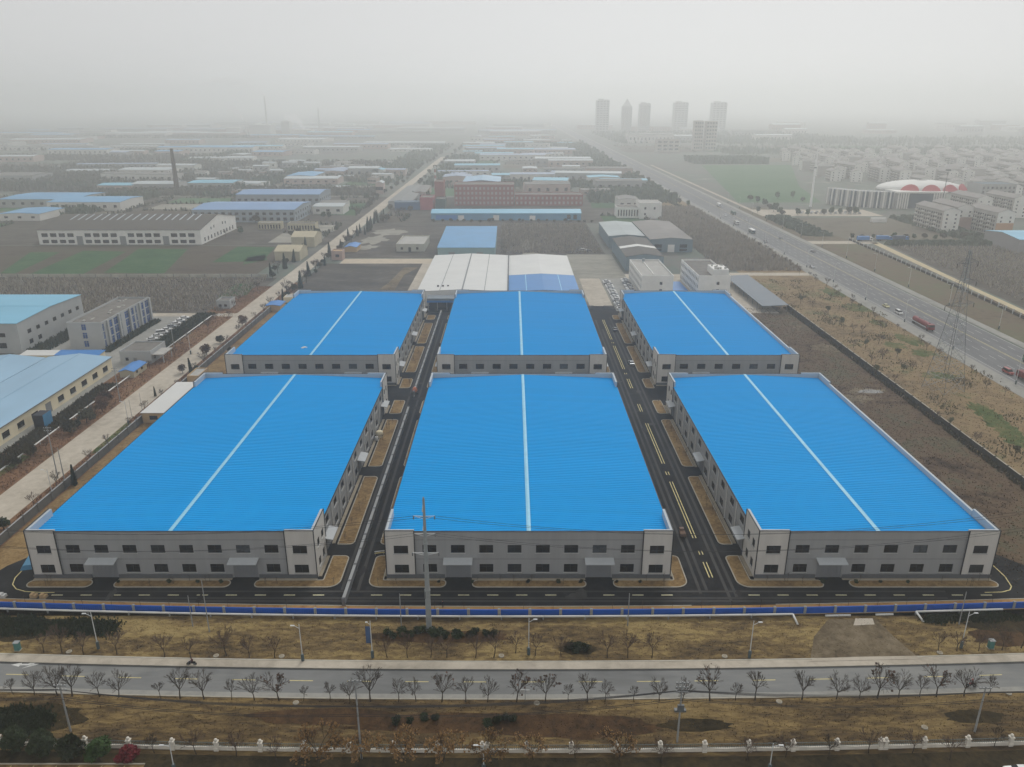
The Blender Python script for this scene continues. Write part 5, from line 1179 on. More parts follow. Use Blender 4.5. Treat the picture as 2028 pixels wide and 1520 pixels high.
ground_brush('weeds', 'dry brown weeds on the highway verge', rect_r(136.2, 174, 170, 440), 12000, .3, .16, A_VERGE, 8)
ground_brush('weeds', 'reddish dry weeds on the verges of the left street', lambda rd: ((rd.uniform(-146, -132) if rd.random() < .7 else rd.uniform(-121, -117.2)), rd.uniform(150, 420)), 14000, .45, .15, A_REDSOIL, 9)
ground_brush('weeds', 'scattered olive scrub on the highway verge', lambda rd: (lambda c: (c[0] + rd.gauss(0, 2.2), c[1] + rd.gauss(0, 3.5)))(SCR[rd.randrange(len(SCR))]), 3600, .8, .2, mat('scrub_leaf', srgb(104, 98, 72), .95, .3, .8), 18)
ground_brush('brush_thicket', 'grey bare brush thicket between the grey warehouses and the highway', rect_r(126, 174, 462, 760), 14000, 3.2, .5, M_BRUSH, 10)
ground_brush('brush_thicket', 'bare scrub on the dark land behind the white hall', rect_r(-8, 60, 520, 650), 7000, 2.2, .35, M_BRUSH, 11)
ground_brush('brush_thicket', 'bare scrub on the land behind the left works yard', rect_r(-400, -140, 366, 440), 12000, 2.0, .4, M_BRUSH, 12)
ground_brush('brush_thicket', 'dark scrub beyond the sandy track at the right edge', lambda rd: (lambda y: (rd.uniform(250 + max(0, (y - 330) * .07) + 4, 400), y))(rd.uniform(300, 545)), 9000, 2.2, .4, M_BRUSH, 13)
ground_brush('brush_thicket', 'wooded strip beyond the cream warehouse', rect_r(-700, -380, 900, 1200), 8000, 7, 1.6, mat('far_wood', srgb(108, 106, 96), .95, .25, .05), 14)
# hedge beds and trees on the left street
LT = [leafy(81, 2.2, 2.2, 2.0, 2.3, 1300, .17, M_LEAFB, 12), leafy(82, 1.7, 1.7, 1.6, 1.9, 1100, .16, M_LEAFD, 10), leafy(83, 2.4, 2.2, 1.8, 2.4, 900, .16, mat('rust_leaf', srgb(92, 66, 50), .9, .35, 1.0), 12)]
for t in LT: USED[id(t)] = []
for i, (px, py, k, s) in enumerate([(8, 1050, 1, 1.1), (140, 858, 0, 1.2), (155, 850, 1, 1.0), (172, 838, 0, 1.3), (203, 815, 2, 1.3), (212, 800, 2, 1.2), (362, 740, 2, .9), (390, 735, 1, .7), (410, 705, 2, 1.2), (436, 680, 0, .9), (480, 645, 2, 1.2), (455, 700, 1, .8), (60, 905, 0, 1.0), (30, 925, 0, .9)]):
    x, y = G(px, py); place(LT[k], USED[id(LT[k])], (x, y, 0), rt.uniform(0, 6), nth(i + 1) + ' round roadside bush counted away from the camera along the left street' if False else ['dark round bush cut by the left picture edge', 'dark bush nearest the tall bin', 'small dark bush touching the tall bin bushes', 'broad dark bush beside the sign board', 'rusty bush before the cream factory doors', 'second rusty bush before the cream factory', 'small rusty bush beside the white roofed shed', 'small dark bush near the cypress by the boundary wall',
          'rusty bush between concrete street and boundary wall', 'brownish bush farther along the boundary wall', 'rusty bush at the bend of the boundary wall', 'small dark bush below the far street bushes', 'dark verge bush below the tall concrete pole', 'low verge bush at the left picture edge'][i], 'bushes along the left street', s)
CY = [cypress(91, 5.6, .8, 700), cypress(92, 7.5, 1.3, 800, .28)]
for t in CY: USED[id(t)] = []
for px, py, k, s, lab in [(148, 962, 0, 1.0, 'narrow dark cypress beside the left boundary wall'), (380, 742, 0, 1.1, 'narrow dark cypress beyond the white roofed shed'), (308, 785, 0, .6, 'small cypress on the kerb beside the white roofed shed')]:
    x, y = G(px, py); place(CY[k], USED[id(CY[k])], (x, y, 0), 0, lab, None, s)
for i in range(34):
    y = 385 + i * 6.2; x = -118 + rt.uniform(-1.6, 3.2); pr = (CY[1], LT[1], BT[0], BT[2], LT[0])[i % 5]; place(pr, USED[id(pr)], (x, y, 0), rt.uniform(0, 6), nth(i + 1) + ' ' + ('dark conifer', 'dark bushy tree', 'bare tree', 'broad bare tree', 'brownish bushy tree')[i % 5] + ' from the near end of the row along the left street', 'row of trees along the left street', rt.uniform(.75, 1.25))
for i in range(14):
    y = 440 + i * 7; x = -137 - rt.uniform(0, 5); pr = (LT[1], CY[1], BT[2])[i % 3]; place(pr, USED[id(pr)], (x, y, 0), rt.uniform(0, 6), nth(i + 1) + ' ' + ('dark bushy tree', 'dark conifer', 'bare tree')[i % 3] + ' from the near end across the left street', 'trees across the left street', rt.uniform(.8, 1.3))
for i in range(16):
    y = 590 + i * 7; x = -116 + rt.uniform(-2, 5); place(CY[1], USED[id(CY[1])], (x, y, 0), rt.uniform(0, 6), nth(i + 1) + ' dark conifer from the near end of the clump beside the rubble land', 'conifers beside the rubble land', rt.uniform(.7, 1.3))
ground_brush('hedge_undergrowth', 'dark hedges round the car row by the left street', rect_r(-149.8, -141.5, 297, 361), 4000, 1.2, .25, M_LEAFD, 15)
ground_brush('hedge_undergrowth', 'dark hedges before the cream factory path', rect_r(-146.8, -140.5, 170, 262), 6000, 1.1, .22, M_LEAFB, 16)
ground_brush('hedge_undergrowth', 'dark shrubs at the foot of the grey hall and office', lambda rd: ((rd.uniform(-196.5, -188) if rd.random() < .5 else rd.uniform(-165.5, -162)), rd.uniform(300, 348)), 3500, 1.6, .3, M_LEAFD, 17)
# small trees on the highway verge
VT = [leafy(101, 1.5, 1.5, 1.6, 3.0, 420, .16, mat('olive_leaf', srgb(96, 96, 70), .9, .3, 1.0), 8, .1), PT[1]]
USED[id(VT[0])] = []
for i, (px, py) in enumerate([(1585, 600), (1610, 612), (1632, 628), (1640, 622), (1655, 640), (1725, 720), (1735, 742), (1770, 760), (1850, 838), (1880, 845), (1930, 880), (1690, 690), (1666, 648), (1690, 660), (1706, 662), (1714, 690), (1740, 682), (1747, 710), (1776, 708), (1808, 730), (1805, 735), (1788, 738), (1748, 712), (1670, 655), (2010, 905)]):
    k = 0 if i % 3 == 0 else 1; x, y = G(px, py); pr = VT[k]; place(pr, USED[id(pr)], (x, y, 0), rt.uniform(0, 6), nth(i + 1) + ' small young tree on the highway verge, counted toward the pylon', 'young trees on the highway verge', rt.uniform(.7, 1.1))
# shrubs against the front walls and saplings in the beds
for i, px in enumerate([240, 340, 396, 442, 870, 936, 1046, 1105, 1150, 1220, 1266, 1625, 1690, 1738, 1792]):
    x = (px - 1014) / 9.36; place(SH[0], USED[id(SH[0])], (x, 139.6, .13), rt.uniform(0, 6), nth(i + 1) + ' small dark shrub from the left against the front walls', 'shrubs against the warehouse fronts', rt.uniform(.3, .5))
sp = MB(); sp.tube((0, 0, 0), (.1, .05, 2.0), .04, .02, 3)
for k in range(7): a = k * .9; sp.tube((.05, .03, 1.0 + k * .13), (.05 + .4 * math.cos(a), .03 + .4 * math.sin(a), 1.5 + k * .13), .02, .01, 3)
spm = sp.mesh('sapling', M_TWIG)
for x0, x1, y0, y1 in BEDS:
    where = 'in the beds before the warehouse fronts' if y1 < 141 else ('in the beds along the left alley' if x0 < 0 else 'in the beds along the marked yard road')
    for i in range(max(2, int((x1 - x0 + y1 - y0) / 4.5))):
        o = inst('sapling', spm, None, (rt.uniform(x0, x1), rt.uniform(y0, y1), .12), rt.uniform(0, 6)); o.scale = (1, 1, rt.uniform(.7, 1.1)); tag(o, 'thin leafless sapling ' + where, 'sapling', 'saplings ' + where)
for i in range(34):
    x = -98 + i * 5.9; o = inst('sapling', spm, None, (x, 130.2 + front_bend(x), .1), rt.uniform(0, 6)); o.scale = (1, 1, rt.uniform(.8, 1.2)); tag(o, 'thin leafless sapling in the sandy strip behind the blue hoarding', 'sapling', 'saplings in the sandy strip')

# ================================================================== VEHICLES AND PEOPLE
def make_car(paint, van=False):
    t = thing('parked_car', '', 'car'); b = MB(); L, W, H = (4.5, 1.8, 1.45) if not van else (4.9, 1.8, 1.9)
    prof = [(-L / 2, .35), (L / 2, .35), (L / 2, .72), (L / 2 - .15, .86), (L * .24, .95), (L * .24 - .1, .96), (-L * .36, .98), (-L / 2 + .05, .9)] if not van else [(-L / 2, .35), (L / 2, .35), (L / 2, .85), (L / 2 - .3, 1.02), (L / 2 - .9, 1.08), (-L / 2, 1.1)]
    n = len(prof); b.add([(x, -W / 2, z) for x, z in prof] + [(x, W / 2, z) for x, z in prof], [tuple(range(n)), tuple(range(2 * n - 1, n - 1, -1))] + [(i, n + i, n + (i + 1) % n, (i + 1) % n) for i in range(n)])
    rf = [(L * .1, H - .03), (-L * .26, H - .03)] if not van else [(L / 2 - 1.5, H), (-L / 2 + .15, H)]
    b.add([(rf[0][0], -.66, rf[0][1]), (rf[0][0], .66, rf[0][1]), (rf[1][0], .66, rf[1][1]), (rf[1][0], -.66, rf[1][1])], [(0, 1, 2, 3)])
    b.build('body', paint, t)
    lo = [(L * .24, .955), (-L * .36, .975)] if not van else [(L / 2 - .9, 1.075), (-L / 2 + .02, 1.095)]
    g = MB(); g.add([(lo[0][0], -.86, lo[0][1]), (lo[0][0], .86, lo[0][1]), (lo[1][0], .86, lo[1][1]), (lo[1][0], -.86, lo[1][1]), (rf[0][0], -.665, rf[0][1] - .005), (rf[0][0], .665, rf[0][1] - .005), (rf[1][0], .665, rf[1][1] - .005), (rf[1][0], -.665, rf[1][1] - .005)],
                    [(0, 4, 7, 3), (1, 2, 6, 5), (0, 1, 5, 4), (2, 3, 7, 6)])
    g.build('windows', M_BLACKG, t)
    for x in (-L * .3, L * .31):
        for s in (-1, 1): MB().tube((x, s * (W / 2 - .18), .32), (x, s * (W / 2 + .01), .32), .32, .32, 10).build('wheel', M_RUBBER, t)
    for s in (-1, 1): MB().box(L / 2 - .02, L / 2 + .02, s * .6 - .18, s * .6 + .18, .6, .74).build('headlight', M_WHT, t)
    return t
P_W = mat('car_white', srgb(222, 222, 220), .3, 0, spec=.5); P_S = mat('car_silver', srgb(150, 154, 158), .3, 0, spec=.5, metal=.3); P_D = mat('car_dark', srgb(42, 46, 54), .3, 0, spec=.5); P_R = mat('car_red', srgb(150, 50, 46), .4, 0, spec=.5); P_Y = mat('car_yellow', srgb(206, 200, 148), .4, 0)
CARS = {k: make_car(m) for k, m in (('w', P_W), ('s', P_S), ('d', P_D), ('y', P_Y))}; CARS['v'] = make_car(P_W, True); CARS['r'] = make_car(P_R, True)
CU = {k: [] for k in CARS}
WORD = {'w': 'white', 's': 'silver', 'd': 'dark', 'y': 'pale yellow', 'v': 'white van', 'r': 'red and white minivan'}
def car(k, x, y, rz, lab, grp=None): o = place(CARS[k], CU[k], (x, y, .035), rz, lab, grp); return o
for i in range(18):
    k = 'wwswdwwwswwwswwdww'[i]; car(k, 53.2 + rt.uniform(-.2, .2), 369.5 + i * 3.6, rt.uniform(-.06, .06), nth(i + 1) + ' car (' + WORD[k] + ') from the gate end in the left row of the car park', 'cars in the left row of the car park')
for i in range(11):
    k = 'swdwwswdsww'[i]; car(k, 63.6 + rt.uniform(-.2, .2), 399 + i * 3.6, math.pi + rt.uniform(-.06, .06), nth(i + 1) + ' car (' + WORD[k] + ') from the near end in the row beside the white office', 'cars beside the white office')
for i in range(8):
    k = 'wwvwswww'[i]; car(k, -152.6, 317 + i * 4.9, R(25), nth(i + 1) + ' car (' + WORD[k] + ') from the near end of the row beside the dark hedges', 'cars beside the left office')
car('d', *G(1218, 655), R(90), 'dark car standing on the marked yard road far from the camera'); car('s', *G(1250, 722), R(92), 'silver grey car standing on the marked yard road beside a planting bed')
car('w', *G(2020, 1536), R(180), 'white car at the lower right corner'); car('w', *G(1842, 1546), R(180), 'white car roof just inside the bottom edge'); 
car('v', *G(1155, 498), 0, 'white van on the concrete yard beside the white hall'); car('d', *G(1167, 499), 0, 'dark car on the concrete yard beside the white van')
car('y', 184.4, 374, R(-90), 'pale yellow car on the highway ahead of a white van'); car('v', 184.6, 361, R(-90), 'white van on the highway before the red tanker'); car('r', 184.6, 274, R(-90), 'red and white minivan on the highway near the right edge')
for px, py, k, rz, lab in [(1608, 531, 's', -90, 'silver car on the highway near the side road'), (1610, 500, 'd', 90, 'dark car at the far edge of the highway'), (1516, 480, 'd', -90, 'dark car on the near lanes ahead of the bus'), (1546, 474, 's', 90, 'silver car on the far lanes beyond the side road'), (1436, 428, 'w', -90, 'white car on the near lanes far up the highway'), (1477, 438, 'w', 90, 'white car on the far lanes far up the highway')]:
    car(k, *G(px, py), R(rz), lab)
def make_truck(name, label, cat, loc, rz, cabm, cargo, cargom, L=10.5, W=2.5, H=3.0):
    t = thing(name, label, cat, (*loc, .035), rz)
    MB().box(-L / 2, L / 2 - .3, -.5, .5, .7, 1.0).build('chassis', M_TRIM, t)
    cb = MB(); x0 = L / 2 - 2.3; pr = [(x0, .7), (L / 2, .7), (L / 2, 1.8), (L / 2 - .25, 2.9), (x0, 3.0)]; n = 5
    cb.add([(x, -W / 2, z) for x, z in pr] + [(x, W / 2, z) for x, z in pr], [tuple(range(n)), tuple(range(2 * n - 1, n - 1, -1))] + [(i, n + i, n + (i + 1) % n, (i + 1) % n) for i in range(n)])
    c = cb.build('cab', cabm, t)
    MB().add([(L / 2 + .02, -W / 2 + .15, 1.85), (L / 2 + .02, W / 2 - .15, 1.85), (L / 2 - .2, W / 2 - .15, 2.75), (L / 2 - .2, -W / 2 + .15, 2.75)], [(0, 1, 2, 3)]).build('windscreen', M_BLACKG, c)
    for s in (-1, 1): MB().quad((x0 + .5, s * (W / 2 + .01), 1.85), (L / 2 - .3, s * (W / 2 + .01), 1.85), (L / 2 - .45, s * (W / 2 + .01), 2.7), (x0 + .5, s * (W / 2 + .01), 2.7)).build('side_window', M_BLACKG, c)
    if cargo == 'tank':
        b = MB(); b.tube((-L / 2, 0, 2.1), (x0 - .25, 0, 2.1), 1.15, 1.15, 16); k = b.build('tank', cargom, t, smooth=False)
        for xx in (-3.6, -1.6, .4): MB().lathe([(.38, 0), (.38, .25), (.2, .3)], (xx, 0, 3.2), 10).build('hatch', M_STEELD, k)
        for s in (-1, 1): MB().box(-L / 2 + .3, x0 - .5, s * 1.1 - .1, s * 1.1 + .1, 1.0, 1.25).build('side_rail', M_LAMP, t)
    elif cargo == 'bus': pass
    else:
        b = MB(); b.box(-L / 2, x0 - .2, -W / 2, W / 2, 1.02, 1.02 + H * .75); k = b.build('cargo_box', cargom, t)
        for i in range(6): xx = -L / 2 + .4 + i * (L - 3) / 6; MB().box(xx, xx + .1, -W / 2 - .05, W / 2 + .05, 1.1, 1.0 + H * .74).build('rib', cargom, k)
    for x in (-L / 2 + 1.2, -L / 2 + 2.5, L / 2 - 1.3):
        for s in (-1, 1): MB().tube((x, s * (W / 2 - .35), .5), (x, s * (W / 2), .5), .5, .5, 10).build('wheel', M_RUBBER, t)
    return t
c_red = mat('truck_red', srgb(120, 36, 42), .5, .12, .5)
make_truck('tanker_truck', 'dark red tanker truck on the near lanes of the highway', 'truck', (184.6, 338), R(-90), c_red, 'tank', c_red, 15.5, 2.7)
make_truck('tipper_truck', 'red tipper truck cut by the right picture edge', 'truck', G(2032, 755), R(90), c_red, 'box', c_red, 9, 2.5, 2.6)
make_truck('box_truck', 'green truck just inside the right edge on the far lanes', 'truck', G(2042, 722), R(90), mat('truck_green', srgb(60, 120, 96), .5, .1, .5), 'box', M_STEELD, 8, 2.4, 2)
make_truck('box_truck', 'white box truck far up the highway', 'truck', G(1424, 410), R(-90), P_W, 'box', P_W, 10, 2.5, 3.2)
make_truck('box_truck', 'white truck with grey load on the near highway lanes', 'truck', G(1458, 445), R(-90), P_W, 'box', c_flatp, 9, 2.5, 2.8)
make_truck('box_truck', 'dark green truck on the middle of the far highway', 'truck', G(1452, 425), R(90), mat('truck_dark_green', srgb(70, 92, 80), .5, .1, .5), 'box', MATS['truck_dark_green'], 10, 2.5, 2.6)
# bus
bx, by = G(1489, 462); bt = thing('bus', 'dark sided bus with pale roof on the near highway lanes', 'bus', (bx, by, .035), R(-90))
MB().box(-5.2, 5.2, -1.25, 1.25, .35, 1.5).build('body', mat('bus_green', srgb(76, 92, 90), .5, .05, .5), bt); MB().box(-5.15, 5.15, -1.22, 1.22, 1.5, 2.6).build('window_band', M_BLACKG, bt); MB().box(-5.2, 5.2, -1.25, 1.25, 2.6, 3.1).build('roof', P_W, bt)
for x in (-3.3, 3.4):
    for s in (-1, 1): MB().tube((x, s * .95, .48), (x, s * 1.27, .48), .48, .48, 10).build('wheel', M_RUBBER, bt)
x, y = G(752, 1099); ba = thing('road_barrier', 'small white and yellow barrier at the bed corner beside the dividing wall', 'barrier', (x, y, .035), R(12))
MB().box(-1.1, 1.1, -.05, .05, .75, .95).build('rail', M_WHT, ba); MB().box(-1.1, 1.1, -.05, .05, .35, .55).build('rail', M_YEL, ba)
for xx in (-.9, .9): MB().box(xx - .05, xx + .05, -.35, .35, 0, .08).build('foot', M_STEELD, ba); MB().box(xx - .04, xx + .04, -.04, .04, .08, 1.05).build('post', M_STEEL, ba)
# small three-wheeled yard cart and the tanks on the bed
x, y = G(1351, 1062); ct = thing('yard_cart', 'small brown three wheeled cart on the marked yard road', 'cart', (x, y, .035), R(90))
MB().box(-1.3, .7, -.65, .65, .55, 1.05).build('tray', mat('rust_paint', srgb(104, 82, 66), .8, .2, 1), ct); MB().box(.75, 1.5, -.5, .5, .4, 1.5).build('cab', mat('cart_cab', srgb(120, 96, 84), .7, .1, 1), ct)
for px, py in ((-.8, -.6), (-.8, .6), (1.2, 0)): MB().tube((px, py - .08, .3), (px, py + .08, .3), .3, .3, 10).build('wheel', M_RUBBER, ct)
x, y = G(752, 866); tk = thing('storage_tank', 'cream cylindrical tank standing on a bed beside the left warehouse', 'tank', (x, y, .13)); MB().lathe([(1.1, 0), (1.1, 1.5), (.9, 1.8), (.2, 2.0)], n=14).build('body', c_cream, tk); MB().lathe([(1.16, .7), (1.18, .75), (1.16, .8)], n=14).build('hoop', M_STEELD, tk)
x, y = G(746, 873); tk = thing('storage_tank', 'small white barrel beside the cream tank', 'tank', (x, y, .13)); MB().lathe([(.5, 0), (.55, .5), (.5, 1.1), (.15, 1.2)], n=12).build('body', M_WHT, tk); MB().lathe([(.12, 1.2), (.12, 1.3)], n=8).build('cap', M_STEELD, tk)
x, y = G(822, 782); cr = thing('concrete_mixer', 'small rusty orange mixer standing in the alley between the wall ends', 'mixer', (x, y, .035))
MB().lathe([(.5, .9), (.85, 1.4), (.85, 2.0), (.45, 2.7)], n=12).build('drum', mat('mixer_orange', srgb(196, 122, 96), .7, .2, 1), cr); MB().box(-.9, .9, -.12, .12, .5, .9).build('frame', M_STEELD, cr); MB().box(-.12, .12, -3.5, -.4, .3, .5).build('drawbar', M_STEELD, cr)
for s in (-1, 1): MB().tube((s * .9, 0, .45), (s * 1.05, 0, .45), .45, .45, 10).build('wheel', M_RUBBER, cr)
def person(name, label, loc, rz, joints, radii, edges, mats_, scale=1.0):
    """one continuous skinned body; head hair and clothes by height of the mesh"""
    m = bpy.data.meshes.new('person'); m.from_pydata(joints, edges, []); o = bpy.data.objects.new(name, m); COL.objects.link(o)
    sk_ = o.modifiers.new('skin', 'SKIN'); su = o.modifiers.new('sub', 'SUBSURF'); su.levels = su.render_levels = 1
    if not m.skin_vertices: bpy.context.view_layer.objects.active = o
    for i, r in enumerate(radii): m.skin_vertices[0].data[i].radius = (r, r)
    m.skin_vertices[0].data[0].use_root = True
    bpy.context.view_layer.update(); dg = bpy.context.evaluated_depsgraph_get(); me = bpy.data.meshes.new_from_object(o.evaluated_get(dg)); bpy.data.objects.remove(o)
    for mm_ in mats_: me.materials.append(mm_)
    o = bpy.data.objects.new(name, me); COL.objects.link(o); o.location = loc; o.rotation_euler = (0, 0, rz); o.scale = (scale,) * 3
    return tag(o, label, 'person')
SKIN = mat('skin', srgb(176, 134, 112), .6, 0); HAIR = mat('hair', srgb(24, 22, 22), .8, 0); CLO1 = mat('dark_jacket', srgb(30, 32, 38), .9, .1, 3); CLO2 = mat('maroon_jacket', srgb(74, 36, 44), .9, .1, 3); TRO = mat('dark_trousers', srgb(34, 36, 42), .9, .1, 3)
def by_height(o, zt, zl):
    for p in o.data.polygons:
        z = p.center.z; p.material_index = 2 if z > zt else (0 if z > zl else 1); p.use_smooth = True
JS = [(0, 0, .95), (0, 0, 1.2), (0, 0, 1.42), (0, 0, 1.52), (0, .01, 1.66), (.1, 0, .92), (.11, .06, .5), (.12, .02, .06), (.12, .16, .03), (-.1, 0, .92), (-.11, -.05, .5), (-.12, -.12, .06), (-.12, .02, .03), (.2, 0, 1.4), (.26, .02, 1.12), (.25, .12, .88), (-.2, 0, 1.4), (-.26, -.02, 1.12), (-.25, .06, .88)]
RS = [.15, .15, .14, .06, .11, .09, .07, .045, .04, .09, .07, .045, .04, .065, .05, .04, .065, .05, .04]
ES = [(0, 1), (1, 2), (2, 3), (3, 4), (0, 5), (5, 6), (6, 7), (7, 8), (0, 9), (9, 10), (10, 11), (11, 12), (2, 13), (13, 14), (14, 15), (2, 16), (16, 17), (17, 18)]
p1 = person('person', 'person in dark clothes standing on the sandy strip behind the blue hoarding', (*G(877, 1205), .1), R(200), JS, RS, ES, [CLO1, TRO, SKIN]); by_height(p1, 1.5, .95)
MB().ball((0, -.01, 1.73), .115, .12, .1, 10, 6).build('hair', HAIR, p1)
def rider(px, py, rz, lab, mlab, paint):
    x, y = G(px, py); mt = thing('motorcycle', mlab, 'motorcycle', (x, y, .04), rz)
    for yy in (-.62, .62): w_ = MB().tube((-.06, yy, .3), (.06, yy, .3), .3, .3, 12).build('wheel', M_RUBBER, mt); MB().tube((-.065, yy, .3), (.065, yy, .3), .14, .14, 10).build('hub', M_STEEL, w_)
    MB().tube((0, -.62, .35), (0, .1, .5), .1, .14, 8).build('frame', M_STEELD, mt); MB().box(-.13, .13, -.7, .05, .62, .76).build('seat', M_RUBBER, mt); MB().ball((0, .25, .72), .15, .28, .16).build('fuel_tank', paint, mt)
    MB().tube((0, .62, .3), (0, .42, 1.0), .04, .04, 6).build('fork', M_STEEL, mt); MB().tube((-.36, .36, 1.03), (.36, .36, 1.03), .025, .025, 6).build('handlebar', M_STEEL, mt); MB().ball((0, .5, .88), .09, .07, .09).build('headlight', M_WHT, mt)
    j = [(0, -.25, .85), (0, -.22, 1.1), (0, -.14, 1.32), (0, -.1, 1.42), (0, -.06, 1.56), (.12, -.2, .83), (.2, .2, .72), (.17, .1, .32), (.17, .24, .28), (-.12, -.2, .83), (-.2, .2, .72), (-.17, .1, .32), (-.17, .24, .28), (.2, -.12, 1.3), (.3, .1, 1.12), (.3, .32, 1.05), (-.2, -.12, 1.3), (-.3, .1, 1.12), (-.3, .32, 1.05)]
    p = person('person', lab, (x, y, .04), rz, j, RS, ES, [CLO2, TRO, SKIN]); by_height(p, 1.42, .8)
    MB().ball((0, -.07, 1.62), .13, .14, .12, 10, 6).build('helmet', paint, p)
rider(380, 1318, R(90), 'rider in maroon jacket on the motorcycle at the far kerb', 'motorcycle ridden along the far kerb of the front street', P_D)
rider(1922, 1361, R(90), 'rider on the motorcycle behind the right kerb trees', 'dark motorcycle behind the right kerb trees, near kerb of the street', P_R)

# ================================================================== THE FAR DISTRICT
rf_ = random.Random(23)
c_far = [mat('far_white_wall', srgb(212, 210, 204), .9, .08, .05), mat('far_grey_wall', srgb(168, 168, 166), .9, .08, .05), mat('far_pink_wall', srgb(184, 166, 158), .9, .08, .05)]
c_froof = {'blue': mat('far_blue_roof', srgb(104, 156, 194), .6, .15, .02), 'pale': mat('far_pale_roof', srgb(178, 186, 188), .6, .12, .02), 'cyan': mat('far_cyan_roof', srgb(120, 178, 200), .6, .12, .02), 'grey': mat('far_grey_roof', srgb(120, 118, 114), .8, .12, .02), 'lilac': mat('far_steel_roof', srgb(142, 158, 180), .6, .12, .02)}  # roofs paler and greyer: part of the haze fade is mixed into these colours
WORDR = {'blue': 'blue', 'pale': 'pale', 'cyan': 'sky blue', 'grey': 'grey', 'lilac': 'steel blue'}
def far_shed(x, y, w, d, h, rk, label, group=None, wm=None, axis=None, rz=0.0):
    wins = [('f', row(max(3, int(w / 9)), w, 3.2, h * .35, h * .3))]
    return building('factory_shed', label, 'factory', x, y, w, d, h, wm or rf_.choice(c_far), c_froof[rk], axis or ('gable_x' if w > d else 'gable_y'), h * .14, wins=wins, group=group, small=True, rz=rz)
# those that can be told apart
for px, py, wpx, d, h, rk, lab in [(0, 412, 150, 60, 8, 'blue', 'long blue roofed sheds beside the left picture edge, upper one'), (95, 418, 145, 48, 8, 'blue', 'blue roofed shed with white windowed flank left of the cream warehouse'), (0, 438, 80, 40, 6, 'blue', 'low blue roofed shed touching the left picture edge'),
                                   (195, 384, 68, 30, 9, 'cyan', 'cyan walled factory before the tall dark chimney'), (262, 383, 85, 36, 10, 'pale', 'white factory block beside the foot of the tall chimney'), (372, 375, 90, 40, 7, 'cyan', 'sky blue roofed shed right of the tall chimney'),
                                   (568, 362, 55, 60, 8, 'blue', 'blue roofed shed beyond the blue grey factories'), (640, 352, 40, 60, 8, 'lilac', 'narrow steel blue shed beside the far left street'), (690, 352, 60, 30, 12, 'pale', 'white factory block with blank gable in the middle distance'), (738, 352, 22, 24, 10, 'cyan', 'small cyan roofed house near the white far block'),
                                   (820, 395, 22, 70, 7, 'grey', 'grey long shed left of the striped chimney'), (1010, 360, 120, 30, 9, 'lilac', 'steel blue shed behind the brick wing'), (1060, 330, 110, 34, 12, 'pale', 'pale many windowed block far behind the brick mill'), (900, 342, 90, 34, 10, 'cyan', 'pale cyan shed far behind the brick mill'), (950, 318, 130, 40, 9, 'lilac', 'long steel blue shed on the far centre'),
                                   (1165, 367, 62, 44, 9, 'cyan', 'sky blue roofed hall near the highway trees'), (1000, 306, 140, 50, 9, 'lilac', 'very long hazy steel blue shed at the centre'), (880, 330, 60, 40, 8, 'pale', 'hazy pale shed left of the centre'), (430, 432, 50, 14, 6, 'pale', 'small pale shed behind the cream gable'),
                                   (620, 425, 60, 26, 7, 'pale', 'pale shed cluster beside the left street'), (634, 415, 50, 22, 6, 'grey', 'low grey store beside the pale shed cluster'), (745, 385, 14, 16, 12, 'pale', 'square white tower house beside the far left street'), (600, 302, 110, 50, 10, 'pale', 'long hazy white factory beyond the woods'), (720, 290, 160, 60, 8, 'pale', 'very long pale roofed factory in the haze left of centre'),
                                   (1225, 415, 40, 30, 9, 'grey', 'grey house group behind the finned white office'), (1150, 388, 60, 20, 6, 'grey', 'low grey store behind the sky blue roofed hall')]:
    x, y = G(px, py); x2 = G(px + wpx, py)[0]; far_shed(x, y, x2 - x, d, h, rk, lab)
# the many that nothing tells apart
GRID = []
def free(x, y, w, d):
    for a, b, c, e in GRID:
        if x < a + c + 8 and a < x + w + 8 and y < b + e + 8 and b < y + d + 8: return False
    return True
def scatter(n, xr, yr, wr, dr, hr, kinds, label, group):
    k = tries = 0
    while k < n and tries < n * 40:
        tries += 1; y = rf_.uniform(*yr); x = rf_.uniform(*xr) if not callable(xr[0]) else rf_.uniform(xr[0](y), xr[1](y)); w, d = rf_.uniform(*wr), rf_.uniform(*dr)
        if x < -131 - 12 < x + w or x < -115 < x + w or (x < 232 and x + w > 165): continue
        if not free(x, y, w, d): continue
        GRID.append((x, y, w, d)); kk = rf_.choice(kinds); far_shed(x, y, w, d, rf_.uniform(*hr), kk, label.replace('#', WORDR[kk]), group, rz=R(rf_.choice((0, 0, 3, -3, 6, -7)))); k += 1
    return k
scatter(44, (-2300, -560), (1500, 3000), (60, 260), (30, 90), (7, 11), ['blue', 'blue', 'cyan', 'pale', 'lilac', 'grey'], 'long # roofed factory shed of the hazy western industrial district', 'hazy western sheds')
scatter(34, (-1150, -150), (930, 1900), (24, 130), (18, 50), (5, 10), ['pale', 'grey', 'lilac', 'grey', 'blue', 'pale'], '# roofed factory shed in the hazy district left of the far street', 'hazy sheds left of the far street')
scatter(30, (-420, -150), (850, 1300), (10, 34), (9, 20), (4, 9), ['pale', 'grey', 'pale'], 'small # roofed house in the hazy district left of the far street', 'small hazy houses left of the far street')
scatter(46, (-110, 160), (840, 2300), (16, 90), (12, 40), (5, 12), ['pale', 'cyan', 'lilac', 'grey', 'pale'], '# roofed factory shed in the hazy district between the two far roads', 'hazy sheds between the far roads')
scatter(30, (-1500, 150), (2300, 3800), (120, 300), (40, 90), (8, 16), ['pale', 'pale', 'lilac', 'grey'], 'large # roofed factory nearly lost in the haze', 'factories nearly lost in haze')
